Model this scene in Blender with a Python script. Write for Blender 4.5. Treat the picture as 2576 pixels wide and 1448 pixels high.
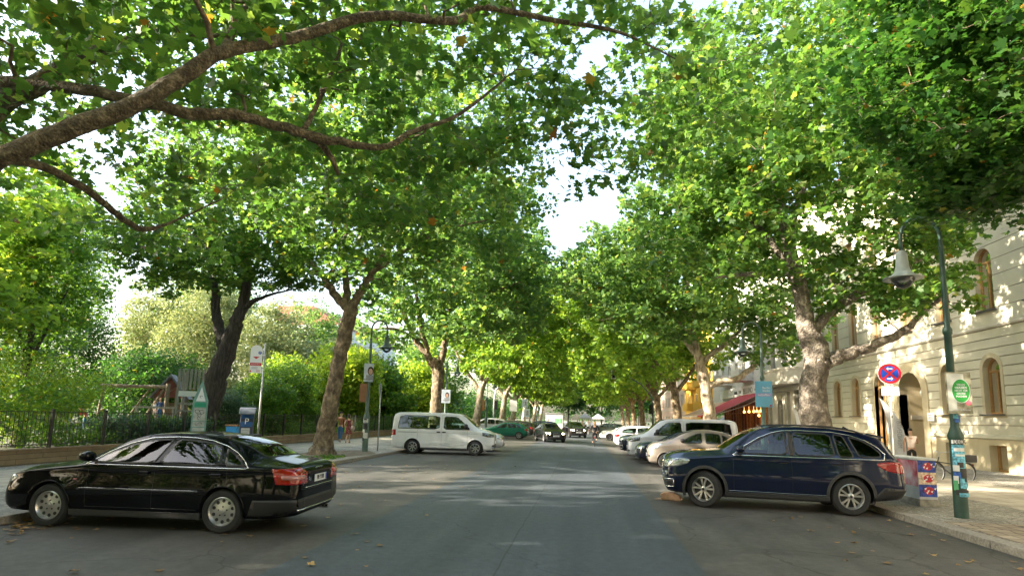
import bpy, bmesh, math, random
import numpy as np
from mathutils import Vector, Matrix
from mathutils.bvhtree import BVHTree
from mathutils.geometry import delaunay_2d_cdt

for o in list(bpy.data.objects): bpy.data.objects.remove(o)
SC = bpy.context.scene
C = SC.collection
R = math.radians
# ------------------------------------------------------------------ camera
CAMH = 1.8
psi, th, rho = R(7.379), R(7.652), R(1.47)
fw = Vector((-math.sin(psi)*math.cos(th), math.cos(psi)*math.cos(th), math.sin(th)))
r0 = Vector((math.cos(psi), math.sin(psi), 0)); u0 = r0.cross(fw)
rr = r0*math.cos(rho)+u0*math.sin(rho); uu = -r0*math.sin(rho)+u0*math.cos(rho)
cd = bpy.data.cameras.new('camera'); cam = bpy.data.objects.new('camera', cd); C.objects.link(cam)
cam.matrix_world = Matrix(((rr.x, uu.x, -fw.x, 0), (rr.y, uu.y, -fw.y, 0), (rr.z, uu.z, -fw.z, CAMH), (0, 0, 0, 1)))
cd.sensor_width = 36; cd.lens = 1431/2576*36; cd.shift_y = (858-724)/2576
cd.clip_start = .1; cd.clip_end = 3000
SC.camera = cam
# ------------------------------------------------------------------ light
SUN_EL, SUN_AZ = 24, 198      # azimuth of the sun seen from the scene, degrees ccw from +X (from the left, a little behind)
w = bpy.data.worlds.new('World'); SC.world = w; w.use_nodes = True
nt = w.node_tree; bg = nt.nodes['Background']
sky = nt.nodes.new('ShaderNodeTexSky'); sky.sky_type = 'NISHITA'; sky.sun_disc = False
sky.sun_elevation = R(SUN_EL); sky.sun_rotation = R(90-SUN_AZ)
sky.air_density = 1.3; sky.dust_density = 3.5; sky.ozone_density = 1.0
hs_ = nt.nodes.new('ShaderNodeHueSaturation'); hs_.inputs['Saturation'].default_value = .85; hs_.inputs['Value'].default_value = 1.2
nt.links.new(sky.outputs[0], hs_.inputs['Color']); nt.links.new(hs_.outputs[0], bg.inputs[0]); bg.inputs[1].default_value = .115
sd = bpy.data.lights.new('sun', 'SUN'); sd.energy = 4.6; sd.angle = R(.55); sd.color = (1, .89, .73)
sun = bpy.data.objects.new('sun', sd); C.objects.link(sun)
sv = Vector((math.cos(R(SUN_AZ))*math.cos(R(SUN_EL)), math.sin(R(SUN_AZ))*math.cos(R(SUN_EL)), math.sin(R(SUN_EL))))
sun.rotation_euler = sv.to_track_quat('Z', 'Y').to_euler()
SC.view_settings.view_transform = 'Standard'; SC.view_settings.look = 'None'; SC.view_settings.gamma = 1
SC.view_settings.exposure = 2.45
SC.render.engine = 'CYCLES'
try:
    SC.cycles.max_bounces = 8; SC.cycles.transparent_max_bounces = 16; SC.cycles.diffuse_bounces = 4
except Exception: pass
rng = np.random.default_rng(7); random.seed(7)

# ------------------------------------------------------------------ materials
def nmat(name):
    m = bpy.data.materials.new(name); m.use_nodes = True
    t = m.node_tree; b = t.nodes['Principled BSDF']
    return m, t, b
def N(t, typ, **k):
    n = t.nodes.new(typ)
    for a, v in k.items(): setattr(n, a, v)
    return n
_mc = {}
def mat(name, col, rough=.6, metal=0, var=.12, scale=6, bump=0, bscale=40, coat=0, spec=.5, emit=None, col2=None, stretch=None):
    if name in _mc: return _mc[name]
    m, t, b = nmat(name); _mc[name] = m
    b.inputs['Roughness'].default_value = rough; b.inputs['Metallic'].default_value = metal
    b.inputs['Coat Weight'].default_value = coat; b.inputs['Coat Roughness'].default_value = .03
    b.inputs['Specular IOR Level'].default_value = spec
    tc = N(t, 'ShaderNodeTexCoord'); src = tc.outputs['Object']
    if stretch:
        mp = N(t, 'ShaderNodeMapping'); mp.inputs['Scale'].default_value = stretch; t.links.new(src, mp.inputs[0]); src = mp.outputs[0]
    no = N(t, 'ShaderNodeTexNoise'); no.inputs['Scale'].default_value = scale; no.inputs['Detail'].default_value = 6
    t.links.new(src, no.inputs['Vector'])
    cr = N(t, 'ShaderNodeValToRGB')
    c2 = col2 if col2 else tuple(c*(1+var) for c in col)
    c1 = col if col2 else tuple(c*(1-var) for c in col)
    cr.color_ramp.elements[0].color = (*c1, 1); cr.color_ramp.elements[1].color = (*c2, 1)
    cr.color_ramp.elements[0].position = .35; cr.color_ramp.elements[1].position = .65
    t.links.new(no.outputs[0], cr.inputs[0]); t.links.new(cr.outputs[0], b.inputs['Base Color'])
    if bump:
        n2 = N(t, 'ShaderNodeTexNoise'); n2.inputs['Scale'].default_value = bscale; n2.inputs['Detail'].default_value = 5
        t.links.new(src, n2.inputs['Vector'])
        bp = N(t, 'ShaderNodeBump'); bp.inputs['Strength'].default_value = bump; bp.inputs['Distance'].default_value = .02
        t.links.new(n2.outputs[0], bp.inputs['Height']); t.links.new(bp.outputs[0], b.inputs['Normal'])
    if emit:
        b.inputs['Emission Color'].default_value = (*emit[0], 1); b.inputs['Emission Strength'].default_value = emit[1]
    return m
def paint(name, col, flake=.0, coat=1):
    if name in _mc: return _mc[name]
    m = mat(name, col, rough=.38, metal=flake, var=.04, scale=3, coat=coat, spec=.15 if coat == 1 else .02)
    return m
def glass(name, tint):
    m, t, b = nmat(name); _mc[name] = m
    t.nodes.remove(b); out = t.nodes['Material Output']
    tr = N(t, 'ShaderNodeBsdfTransparent'); tr.inputs[0].default_value = (*tint, 1)
    gl = N(t, 'ShaderNodeBsdfGlossy'); gl.inputs['Roughness'].default_value = .015
    lw = N(t, 'ShaderNodeFresnel'); lw.inputs['IOR'].default_value = 1.75
    mx = N(t, 'ShaderNodeMixShader'); t.links.new(lw.outputs[0], mx.inputs[0]); t.links.new(tr.outputs[0], mx.inputs[1]); t.links.new(gl.outputs[0], mx.inputs[2])
    t.links.new(mx.outputs[0], out.inputs[0]); return m
GL = glass('car glass', (.42, .52, .48)); GLD = glass('privacy glass', (.06, .07, .07)); GLW = glass('window pane', (.25, .28, .3))
GLL = glass('lamp glass', (.8, .85, .85))
def leafmat(name, cols, trans, tw=.5, warm=0.006):
    m, t, b = nmat(name)
    g = N(t, 'ShaderNodeNewGeometry')
    cr = N(t, 'ShaderNodeValToRGB'); e = cr.color_ramp.elements
    e[0].color = (*cols[0], 1); e[0].position = 0; e[1].color = (*cols[1], 1); e[1].position = .75
    k = e.new(.955); k.color = (*cols[2], 1)
    if warm:
        k = e.new(1-warm-.004); k.color = (*cols[2], 1); k = e.new(1-warm); k.color = (.20, .14, .02, 1); k = e.new(1.0); k.color = (.16, .07, .012, 1)
    t.links.new(g.outputs['Random Per Island'], cr.inputs[0]); t.links.new(cr.outputs[0], b.inputs['Base Color'])
    b.inputs['Roughness'].default_value = .45; b.inputs['Specular IOR Level'].default_value = .35
    tb = N(t, 'ShaderNodeBsdfTranslucent')
    mc = N(t, 'ShaderNodeMixRGB', blend_type='MULTIPLY'); mc.inputs[0].default_value = 1; mc.inputs[2].default_value = (*trans, 1)
    t.links.new(cr.outputs[0], mc.inputs[1]); t.links.new(mc.outputs[0], tb.inputs[0])
    mx = N(t, 'ShaderNodeMixShader'); mx.inputs[0].default_value = tw
    t.links.new(b.outputs[0], mx.inputs[1]); t.links.new(tb.outputs[0], mx.inputs[2])
    t.links.new(mx.outputs[0], t.nodes['Material Output'].inputs[0]); return m
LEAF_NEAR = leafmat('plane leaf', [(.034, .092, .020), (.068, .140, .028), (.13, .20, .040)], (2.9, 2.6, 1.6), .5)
LEAF_MID = leafmat('plane leaf mid', [(.05, .115, .034), (.09, .165, .045), (.16, .235, .06)], (2.7, 2.5, 1.6), .52)
LEAF_DARK = leafmat('dark leaf', [(.016, .06, .012), (.035, .095, .018), (.07, .14, .024)], (3.0, 2.8, 1.6), .4)
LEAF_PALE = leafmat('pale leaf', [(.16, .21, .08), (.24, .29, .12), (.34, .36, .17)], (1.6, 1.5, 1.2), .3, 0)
LEAF_BUSH = leafmat('bush leaf', [(.04, .11, .015), (.07, .17, .02), (.14, .25, .03)], (3.0, 2.4, 1.4), .4, .01)
LEAF_BLUE = leafmat('blue green leaf', [(.05, .11, .06), (.08, .15, .08), (.14, .2, .1)], (1.6, 1.6, 1.4), .35, 0)
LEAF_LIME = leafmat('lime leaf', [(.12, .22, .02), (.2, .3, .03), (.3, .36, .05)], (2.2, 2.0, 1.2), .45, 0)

LEAF_FAR = leafmat('sunlit far plane leaf', [(.075, .16, .022), (.14, .24, .03), (.24, .33, .05)], (2.5, 2.2, 1.4), .54)  # lighter, yellower plane leaf: sunlight on the far crowns put into the colour
def bark(name, c1, c2, c3, stretch=(3, 3, 1.1), bs=.6):
    m, t, b = nmat(name)
    tc = N(t, 'ShaderNodeTexCoord'); mp = N(t, 'ShaderNodeMapping'); mp.inputs['Scale'].default_value = stretch
    t.links.new(tc.outputs['Object'], mp.inputs[0])
    n1 = N(t, 'ShaderNodeTexNoise'); n1.inputs['Scale'].default_value = 2.2; n1.inputs['Detail'].default_value = 8; n1.inputs['Roughness'].default_value = .65
    t.links.new(mp.outputs[0], n1.inputs['Vector'])
    cr = N(t, 'ShaderNodeValToRGB'); e = cr.color_ramp.elements
    e[0].color = (*c1, 1); e[0].position = .38; e[1].color = (*c3, 1); e[1].position = .66; k = e.new(.52); k.color = (*c2, 1)
    t.links.new(n1.outputs[0], cr.inputs[0]); t.links.new(cr.outputs[0], b.inputs['Base Color'])
    v = N(t, 'ShaderNodeTexVoronoi'); v.inputs['Scale'].default_value = 6; t.links.new(mp.outputs[0], v.inputs['Vector'])
    n2 = N(t, 'ShaderNodeTexNoise'); n2.inputs['Scale'].default_value = 14; n2.inputs['Detail'].default_value = 6; t.links.new(mp.outputs[0], n2.inputs['Vector'])
    ad = N(t, 'ShaderNodeMath', operation='ADD'); t.links.new(v.outputs[0], ad.inputs[0]); t.links.new(n2.outputs[0], ad.inputs[1])
    bp = N(t, 'ShaderNodeBump'); bp.inputs['Strength'].default_value = bs; bp.inputs['Distance'].default_value = .05
    t.links.new(ad.outputs[0], bp.inputs['Height']); t.links.new(bp.outputs[0], b.inputs['Normal'])
    b.inputs['Roughness'].default_value = .85; return m
BARK = bark('plane bark', (.085, .06, .036), (.19, .14, .085), (.38, .30, .19), (2.2, 2.2, 1.6), .9)
BARKP = bark('pale plane bark', (.16, .12, .08), (.38, .31, .22), (.55, .48, .37), (2, 2, 1), .35)
BARKD = bark('furrowed bark', (.03, .025, .022), (.065, .054, .046), (.12, .10, .085), (7, 7, .6), 1)
BARKB = bark('branch bark', (.07, .055, .035), (.13, .10, .06), (.22, .18, .11), (4, 4, 4), .3)

# ------------------------------------------------------------------ object helpers
def link(o, parent=None):
    C.objects.link(o)
    if parent is not None: o.parent = parent
    return o
def tag(o, label=None, cat=None, group=None, kind=None):
    if label: o['label'] = label
    if cat: o['category'] = cat
    if group: o['group'] = group
    if kind: o['kind'] = kind
    return o
def empty(name, label=None, cat=None, loc=(0, 0, 0), rz=0, group=None, parent=None):
    o = bpy.data.objects.new(name, None); o.empty_display_size = .3
    o.location = loc; o.rotation_euler = (0, 0, rz); link(o, parent)
    return tag(o, label, cat, group)
def copy_tree(o, parent=None):
    c = o.copy(); C.objects.link(c)
    if parent is not None: c.parent = parent
    for ch in o.children: copy_tree(ch, c)
    return c
def meshobj(name, v, f, mats, parent=None, mi=None, smooth=False, loc=None, rz=None):
    me = bpy.data.meshes.new(name); me.from_pydata([tuple(p) for p in v], [], f)
    for m in (mats if isinstance(mats, (list, tuple)) else [mats]): me.materials.append(m)
    if mi is not None: me.polygons.foreach_set('material_index', mi)
    if smooth: me.polygons.foreach_set('use_smooth', [True]*len(me.polygons))
    me.update(); o = bpy.data.objects.new(name, me); link(o, parent)
    if loc is not None: o.location = loc
    if rz is not None: o.rotation_euler = (0, 0, rz)
    return o
class MB:
    def __init__(s): s.v = []; s.f = []; s.mi = []
    def face(s, pts, mi=0):
        n = len(s.v); s.v += [tuple(p) for p in pts]; s.f.append(tuple(range(n, n+len(pts)))); s.mi.append(mi); return s
    def box(s, c, d, rz=0, mi=0, tilt=None):
        x, y, z = [k/2 for k in d]; M = Matrix.Rotation(rz, 3, 'Z')
        if tilt: M = M @ Matrix.Rotation(tilt[1], 3, tilt[0])
        n = len(s.v)
        for a in ((-x,-y,-z),(x,-y,-z),(x,y,-z),(-x,y,-z),(-x,-y,z),(x,-y,z),(x,y,z),(-x,y,z)):
            p = M @ Vector(a); s.v.append((p.x+c[0], p.y+c[1], p.z+c[2]))
        for q in ((0,3,2,1),(4,5,6,7),(0,1,5,4),(1,2,6,5),(2,3,7,6),(3,0,4,7)):
            s.f.append(tuple(n+k for k in q)); s.mi.append(mi)
        return s
    def tube(s, pts, rad, n=8, mi=0, cap=True, noise=0, seed=0):
        pts = [Vector(p) for p in pts]; k = len(pts)
        if not hasattr(rad, '__len__'): rad = [rad]*k
        rs = np.random.default_rng(seed); b = len(s.v); up = Vector((0, 0, 1)); prev = None
        ph = rs.random(3)*6.28
        for i, p in enumerate(pts):
            t = (pts[min(i+1, k-1)]-pts[max(i-1, 0)])
            if t.length < 1e-9: t = Vector((0, 0, 1))
            t.normalize()
            if prev is None:
                a = Vector((1, 0, 0)) if abs(t.x) < .8 else Vector((0, 1, 0)); x = (a-t*a.dot(t)).normalized()
            else: x = (prev-t*prev.dot(t)).normalized()
            prev = x; y = t.cross(x)
            for j in range(n):
                a = 2*math.pi*j/n; r = rad[i]
                if noise: r *= 1+noise*(math.sin(3*a+ph[0]+i*.35)*.5+math.sin(2*a+ph[1]-i*.5)*.6+(rs.random()-.5)*.9)
                s.v.append(tuple(p+(x*math.cos(a)+y*math.sin(a))*r))
        for i in range(k-1):
            for j in range(n):
                s.f.append((b+i*n+j, b+i*n+(j+1) % n, b+(i+1)*n+(j+1) % n, b+(i+1)*n+j)); s.mi.append(mi)
        if cap:
            s.f.append(tuple(b+j for j in reversed(range(n)))); s.mi.append(mi)
            s.f.append(tuple(b+(k-1)*n+j for j in range(n))); s.mi.append(mi)
        return s
    def lathe(s, prof, n=20, c=(0, 0, 0), axis='Z', mi=0, sgn=1):
        b = len(s.v)
        for r, h in prof:
            for j in range(n):
                a = 2*math.pi*j/n
                if axis == 'Z': q = (r*math.cos(a), r*math.sin(a), h)
                elif axis == 'Y': q = (r*math.cos(a), h*sgn, r*math.sin(a))
                else: q = (h*sgn, r*math.cos(a), r*math.sin(a))
                s.v.append((q[0]+c[0], q[1]+c[1], q[2]+c[2]))
        for i in range(len(prof)-1):
            for j in range(n):
                s.f.append((b+i*n+j, b+i*n+(j+1) % n, b+(i+1)*n+(j+1) % n, b+(i+1)*n+j)); s.mi.append(mi)
        return s
    def prism(s, poly, fn, d0, d1, mi=0):
        """poly 2-D outline, fn(u,v,d)->xyz, extruded from d0 to d1"""
        n = len(poly); b = len(s.v)
        for d in (d0, d1):
            for u, v in poly: s.v.append(tuple(fn(u, v, d)))
        s.f.append(tuple(b+j for j in range(n))); s.mi.append(mi)
        s.f.append(tuple(b+n+j for j in reversed(range(n)))); s.mi.append(mi)
        for j in range(n):
            s.f.append((b+j, b+(j+1) % n, b+n+(j+1) % n, b+n+j)); s.mi.append(mi)
        return s
    def build(s, name, mats, parent=None, smooth=False, loc=None, rz=None, bevel=0, fixn=True):
        o = meshobj(name, s.v, s.f, mats, parent, s.mi, smooth, loc, rz)
        if fixn:
            bm = bmesh.new(); bm.from_mesh(o.data); bmesh.ops.recalc_face_normals(bm, faces=bm.faces); bm.to_mesh(o.data); bm.free()
        if bevel:
            md = o.modifiers.new('bevel', 'BEVEL'); md.width = bevel; md.segments = 2; md.limit_method = 'ANGLE'
        return o
def shade_angle(o, ang=35):
    """smooth shading with sharp edges kept above an angle"""
    me = o.data; bm = bmesh.new(); bm.from_mesh(me)
    for e in bm.edges:
        if len(e.link_faces) == 2 and e.calc_face_angle(0) > R(ang): e.smooth = False
    for f in bm.faces: f.smooth = True
    bm.to_mesh(me); bm.free(); return o
def text(body, size, m, mw, parent=None, name='lettering', depth=.003, align='CENTER', sx=1):
    cu = bpy.data.curves.new('t', 'FONT'); cu.body = body; cu.size = size; cu.extrude = depth; cu.align_x = align; cu.align_y = 'CENTER'
    o = bpy.data.objects.new('t', cu); C.objects.link(o)
    dg = bpy.context.evaluated_depsgraph_get(); me = bpy.data.meshes.new_from_object(o.evaluated_get(dg))
    bpy.data.objects.remove(o)
    me.transform(Matrix.Diagonal((sx, 1, 1, 1))); me.materials.clear(); me.materials.append(m)
    t = bpy.data.objects.new(name, me); link(t, parent); t.matrix_local = mw; return t
def frame(origin, xdir, zdir=(0, 0, 1)):
    """local x = xdir, local y = up: for lettering on a surface, faces along x × up"""
    x = Vector(xdir).normalized(); y = Vector(zdir).normalized(); z = x.cross(y)
    return Matrix(((x.x, y.x, z.x, origin[0]), (x.y, y.y, z.y, origin[1]), (x.z, y.z, z.z, origin[2]), (0, 0, 0, 1)))
def cr_path(pts, sub=5):
    """Catmull-Rom through points (any dimension)"""
    P = np.array(pts, float); n = len(P); out = []
    for i in range(n-1):
        p0 = P[max(i-1, 0)]; p1 = P[i]; p2 = P[i+1]; p3 = P[min(i+2, n-1)]
        for k in range(sub):
            t = k/sub
            out.append(.5*((2*p1)+(-p0+p2)*t+(2*p0-5*p1+4*p2-p3)*t*t+(-p0+3*p1-3*p2+p3)*t**3))
    out.append(P[-1]); return np.array(out)
def inpoly(x, y, P):
    c = False; n = len(P); j = n-1
    for i in range(n):
        if (P[i][1] > y) != (P[j][1] > y) and x < (P[j][0]-P[i][0])*(y-P[i][1])/(P[j][1]-P[i][1])+P[i][0]: c = not c
        j = i
    return c
def inset(P, d):
    n = len(P); a = sum(P[i][0]*P[(i+1) % n][1]-P[(i+1) % n][0]*P[i][1] for i in range(n)); sg = 1 if a > 0 else -1; out = []
    for i in range(n):
        p = Vector(P[i][:2]); q = Vector(P[(i+1) % n][:2]); o = Vector(P[i-1][:2])
        a1 = (p-o); a2 = (q-p)
        if a1.length < 1e-6 or a2.length < 1e-6: out.append(tuple(p)); continue
        a1.normalize(); a2.normalize()
        n1 = Vector((-a1.y, a1.x))*sg; n2 = Vector((-a2.y, a2.x))*sg; b = n1+n2
        if b.length < 1e-6: b = n1
        b.normalize(); k = max(.4, b.dot(n1)); out.append(tuple(p+b*(d/k)))
    return out
def densify(P, st):
    out = []
    n = len(P)
    for i in range(n):
        a = P[i]; b = P[(i+1) % n]; L = math.hypot(b[0]-a[0], b[1]-a[1]); k = max(1, int(math.ceil(L/st)))
        for j in range(k): out.append((a[0]+(b[0]-a[0])*j/k, a[1]+(b[1]-a[1])*j/k))
    return out
def roundpoly(P, sub=4):
    """closed smooth polygon through points"""
    Q = np.array(P, float); n = len(Q); out = []
    for i in range(n):
        p0, p1, p2, p3 = Q[i-1], Q[i], Q[(i+1) % n], Q[(i+2) % n]
        for k in range(sub):
            t = k/sub; out.append(tuple(.5*((2*p1)+(-p0+p2)*t+(2*p0-5*p1+4*p2-p3)*t*t+(-p0+3*p1-3*p2+p3)*t**3)))
    return out
def chaikin(P, it=1, r=.25):
    for _ in range(it):
        Q = []
        for i in range(len(P)):
            a = P[i]; b = P[(i+1) % len(P)]
            Q.append((a[0]*(1-r)+b[0]*r, a[1]*(1-r)+b[1]*r)); Q.append((a[0]*r+b[0]*(1-r), a[1]*r+b[1]*(1-r)))
        P = Q
    return P
def cdt(loops, st, keep):
    """triangulate area bounded by loops with grid points every st, keep(u,v) filters triangles"""
    pts = []; edges = []
    for L in loops:
        n = len(pts); pts += [tuple(p) for p in L]; edges += [(n+i, n+(i+1) % len(L)) for i in range(len(L))]
    xs = [p[0] for p in loops[0]]; ys = [p[1] for p in loops[0]]
    if st:
        for x in np.arange(min(xs)+st/2, max(xs), st):
            for y in np.arange(min(ys)+st/2, max(ys), st):
                if inpoly(x, y, loops[0]): pts.append((x, y))
    r = delaunay_2d_cdt([Vector(p) for p in pts], edges, [], 0, 1e-5)
    V = [(p.x, p.y) for p in r[0]]; F = []
    for f in r[2]:
        cx = sum(V[i][0] for i in f)/len(f); cy = sum(V[i][1] for i in f)/len(f)
        if keep(cx, cy): F.append(tuple(f))
    return V, F
# ================================================================== SETTING
def asphalt(name, c1, c2, seam=None, old=False):
    m, t, b = nmat(name)
    tc = N(t, 'ShaderNodeTexCoord'); ob = tc.outputs['Object']
    big = N(t, 'ShaderNodeTexNoise'); big.inputs['Scale'].default_value = .55 if old else .3; big.inputs['Detail'].default_value = 8; big.inputs['Roughness'].default_value = .7
    t.links.new(ob, big.inputs['Vector'])
    cr = N(t, 'ShaderNodeValToRGB'); cr.color_ramp.elements[0].color = (*c1, 1); cr.color_ramp.elements[1].color = (*c2, 1)
    cr.color_ramp.elements[0].position = .33; cr.color_ramp.elements[1].position = .68; t.links.new(big.outputs[0], cr.inputs[0])
    fine = N(t, 'ShaderNodeTexNoise'); fine.inputs['Scale'].default_value = 130; fine.inputs['Detail'].default_value = 3; t.links.new(ob, fine.inputs['Vector'])
    f2 = N(t, 'ShaderNodeValToRGB'); f2.color_ramp.elements[0].color = (.72, .72, .72, 1); f2.color_ramp.elements[1].color = (1.35, 1.33, 1.3, 1)
    f2.color_ramp.elements[0].position = .4; f2.color_ramp.elements[1].position = .62; t.links.new(fine.outputs[0], f2.inputs[0])
    mu = N(t, 'ShaderNodeMixRGB', blend_type='MULTIPLY'); mu.inputs[0].default_value = .8; t.links.new(cr.outputs[0], mu.inputs[1]); t.links.new(f2.outputs[0], mu.inputs[2])
    col = mu.outputs[0]
    md_ = N(t, 'ShaderNodeTexNoise'); md_.inputs['Scale'].default_value = 7; md_.inputs['Detail'].default_value = 7; md_.inputs['Roughness'].default_value = .75; t.links.new(ob, md_.inputs['Vector'])
    f3 = N(t, 'ShaderNodeValToRGB'); f3.color_ramp.elements[0].color = (.78, .77, .75, 1); f3.color_ramp.elements[1].color = (1.18, 1.18, 1.17, 1); f3.color_ramp.elements[0].position = .36; f3.color_ramp.elements[1].position = .64; t.links.new(md_.outputs[0], f3.inputs[0])
    m3 = N(t, 'ShaderNodeMixRGB', blend_type='MULTIPLY'); m3.inputs[0].default_value = 1; t.links.new(col, m3.inputs[1]); t.links.new(f3.outputs[0], m3.inputs[2]); col = m3.outputs[0]
    # tyre polished tracks and stains, long along the street
    mpl = N(t, 'ShaderNodeMapping'); mpl.inputs['Scale'].default_value = (1.6, .07, 1); t.links.new(ob, mpl.inputs[0])
    ln_ = N(t, 'ShaderNodeTexNoise'); ln_.inputs['Scale'].default_value = 1; ln_.inputs['Detail'].default_value = 4; t.links.new(mpl.outputs[0], ln_.inputs['Vector'])
    f4 = N(t, 'ShaderNodeValToRGB'); f4.color_ramp.elements[0].color = (.86, .86, .86, 1); f4.color_ramp.elements[1].color = (1.12, 1.12, 1.11, 1); f4.color_ramp.elements[0].position = .4; f4.color_ramp.elements[1].position = .6; t.links.new(ln_.outputs[0], f4.inputs[0])
    m4 = N(t, 'ShaderNodeMixRGB', blend_type='MULTIPLY'); m4.inputs[0].default_value = 1; t.links.new(col, m4.inputs[1]); t.links.new(f4.outputs[0], m4.inputs[2]); col = m4.outputs[0]
    # cracks
    wn = N(t, 'ShaderNodeTexNoise'); wn.inputs['Scale'].default_value = 1.3; wn.inputs['Detail'].default_value = 5; t.links.new(ob, wn.inputs['Vector'])
    va = N(t, 'ShaderNodeVectorMath', operation='MULTIPLY_ADD'); va.inputs[1].default_value = (.9, .9, 0); t.links.new(wn.outputs['Color'], va.inputs[0]); t.links.new(ob, va.inputs[2])
    vo = N(t, 'ShaderNodeTexVoronoi', feature='DISTANCE_TO_EDGE'); vo.inputs['Scale'].default_value = .38 if old else .12; t.links.new(va.outputs[0], vo.inputs['Vector'])
    lt = N(t, 'ShaderNodeMath', operation='LESS_THAN'); lt.inputs[1].default_value = .0055 if old else .0012; t.links.new(vo.outputs[0], lt.inputs[0])
    dark = lt.outputs[0]
    sp = N(t, 'ShaderNodeSeparateXYZ'); t.links.new(va.outputs[0], sp.inputs[0])
    s0 = N(t, 'ShaderNodeSeparateXYZ'); t.links.new(ob, s0.inputs[0])
    wob = N(t, 'ShaderNodeMath', operation='MULTIPLY_ADD'); wob.inputs[1].default_value = .09; t.links.new(wn.outputs[0], wob.inputs[0]); t.links.new(s0.outputs[0], wob.inputs[2])
    for sx in (seam or []):
        a = N(t, 'ShaderNodeMath', operation='SUBTRACT'); a.inputs[1].default_value = sx+.045; t.links.new(wob.outputs[0], a.inputs[0])
        ab = N(t, 'ShaderNodeMath', operation='ABSOLUTE'); t.links.new(a.outputs[0], ab.inputs[0])
        l2 = N(t, 'ShaderNodeMath', operation='LESS_THAN'); l2.inputs[1].default_value = .013; t.links.new(ab.outputs[0], l2.inputs[0])
        mxm = N(t, 'ShaderNodeMath', operation='MAXIMUM'); t.links.new(dark, mxm.inputs[0]); t.links.new(l2.outputs[0], mxm.inputs[1]); dark = mxm.outputs[0]
    if seam:
        g = N(t, 'ShaderNodeMath', operation='GREATER_THAN'); g.inputs[1].default_value = seam[0]+.045; t.links.new(wob.outputs[0], g.inputs[0])
        m2 = N(t, 'ShaderNodeMixRGB', blend_type='MULTIPLY'); t.links.new(g.outputs[0], m2.inputs[0]); m2.inputs[2].default_value = (.93, .95, .97, 1)
        t.links.new(col, m2.inputs[1]); col = m2.outputs[0]
    md = N(t, 'ShaderNodeMixRGB', blend_type='MULTIPLY'); md.inputs[2].default_value = (.45, .43, .4, 1)
    mf = N(t, 'ShaderNodeMath', operation='MULTIPLY'); mf.inputs[1].default_value = .75; t.links.new(dark, mf.inputs[0]); t.links.new(mf.outputs[0], md.inputs[0])
    t.links.new(col, md.inputs[1]); t.links.new(md.outputs[0], b.inputs['Base Color'])
    rg = N(t, 'ShaderNodeMapRange'); rg.inputs[3].default_value = .5; rg.inputs[4].default_value = .8; t.links.new(big.outputs[0], rg.inputs[0]); t.links.new(rg.outputs[0], b.inputs['Roughness'])
    bp = N(t, 'ShaderNodeBump'); bp.inputs['Strength'].default_value = .35; bp.inputs['Distance'].default_value = .01; t.links.new(fine.outputs[0], bp.inputs['Height']); t.links.new(bp.outputs[0], b.inputs['Normal'])
    return m
def cobble(name, c1, c2, scale, joint=(.06, .055, .045), jw=.035, rnd=.85, stretch=(1, 1, 1)):
    m, t, b = nmat(name); tc = N(t, 'ShaderNodeTexCoord'); mp = N(t, 'ShaderNodeMapping'); mp.inputs['Scale'].default_value = stretch
    t.links.new(tc.outputs['Object'], mp.inputs[0])
    v1 = N(t, 'ShaderNodeTexVoronoi'); v1.inputs['Scale'].default_value = scale; v1.inputs['Randomness'].default_value = rnd; t.links.new(mp.outputs[0], v1.inputs['Vector'])
    v2 = N(t, 'ShaderNodeTexVoronoi', feature='DISTANCE_TO_EDGE'); v2.inputs['Scale'].default_value = scale; v2.inputs['Randomness'].default_value = rnd; t.links.new(mp.outputs[0], v2.inputs['Vector'])
    sp = N(t, 'ShaderNodeSeparateColor'); t.links.new(v1.outputs['Color'], sp.inputs[0])
    cr = N(t, 'ShaderNodeValToRGB'); cr.color_ramp.elements[0].color = (*c1, 1); cr.color_ramp.elements[1].color = (*c2, 1); t.links.new(sp.outputs[0], cr.inputs[0])
    no = N(t, 'ShaderNodeTexNoise'); no.inputs['Scale'].default_value = .6; no.inputs['Detail'].default_value = 6; t.links.new(tc.outputs['Object'], no.inputs['Vector'])
    r2 = N(t, 'ShaderNodeValToRGB'); r2.color_ramp.elements[0].color = (.7, .68, .64, 1); r2.color_ramp.elements[1].color = (1.2, 1.18, 1.12, 1); r2.color_ramp.elements[0].position = .35; r2.color_ramp.elements[1].position = .65; t.links.new(no.outputs[0], r2.inputs[0])
    mu = N(t, 'ShaderNodeMixRGB', blend_type='MULTIPLY'); mu.inputs[0].default_value = 1; t.links.new(cr.outputs[0], mu.inputs[1]); t.links.new(r2.outputs[0], mu.inputs[2])
    st = N(t, 'ShaderNodeMapRange'); st.inputs[1].default_value = jw*.5; st.inputs[2].default_value = jw*1.6; t.links.new(v2.outputs[0], st.inputs[0])
    mx = N(t, 'ShaderNodeMixRGB'); mx.inputs[1].default_value = (*joint, 1); t.links.new(st.outputs[0], mx.inputs[0]); t.links.new(mu.outputs[0], mx.inputs[2])
    t.links.new(mx.outputs[0], b.inputs['Base Color']); b.inputs['Roughness'].default_value = .75
    bp = N(t, 'ShaderNodeBump'); bp.inputs['Strength'].default_value = .8; bp.inputs['Distance'].default_value = .012; t.links.new(st.outputs[0], bp.inputs['Height']); t.links.new(bp.outputs[0], b.inputs['Normal'])
    return m
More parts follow.
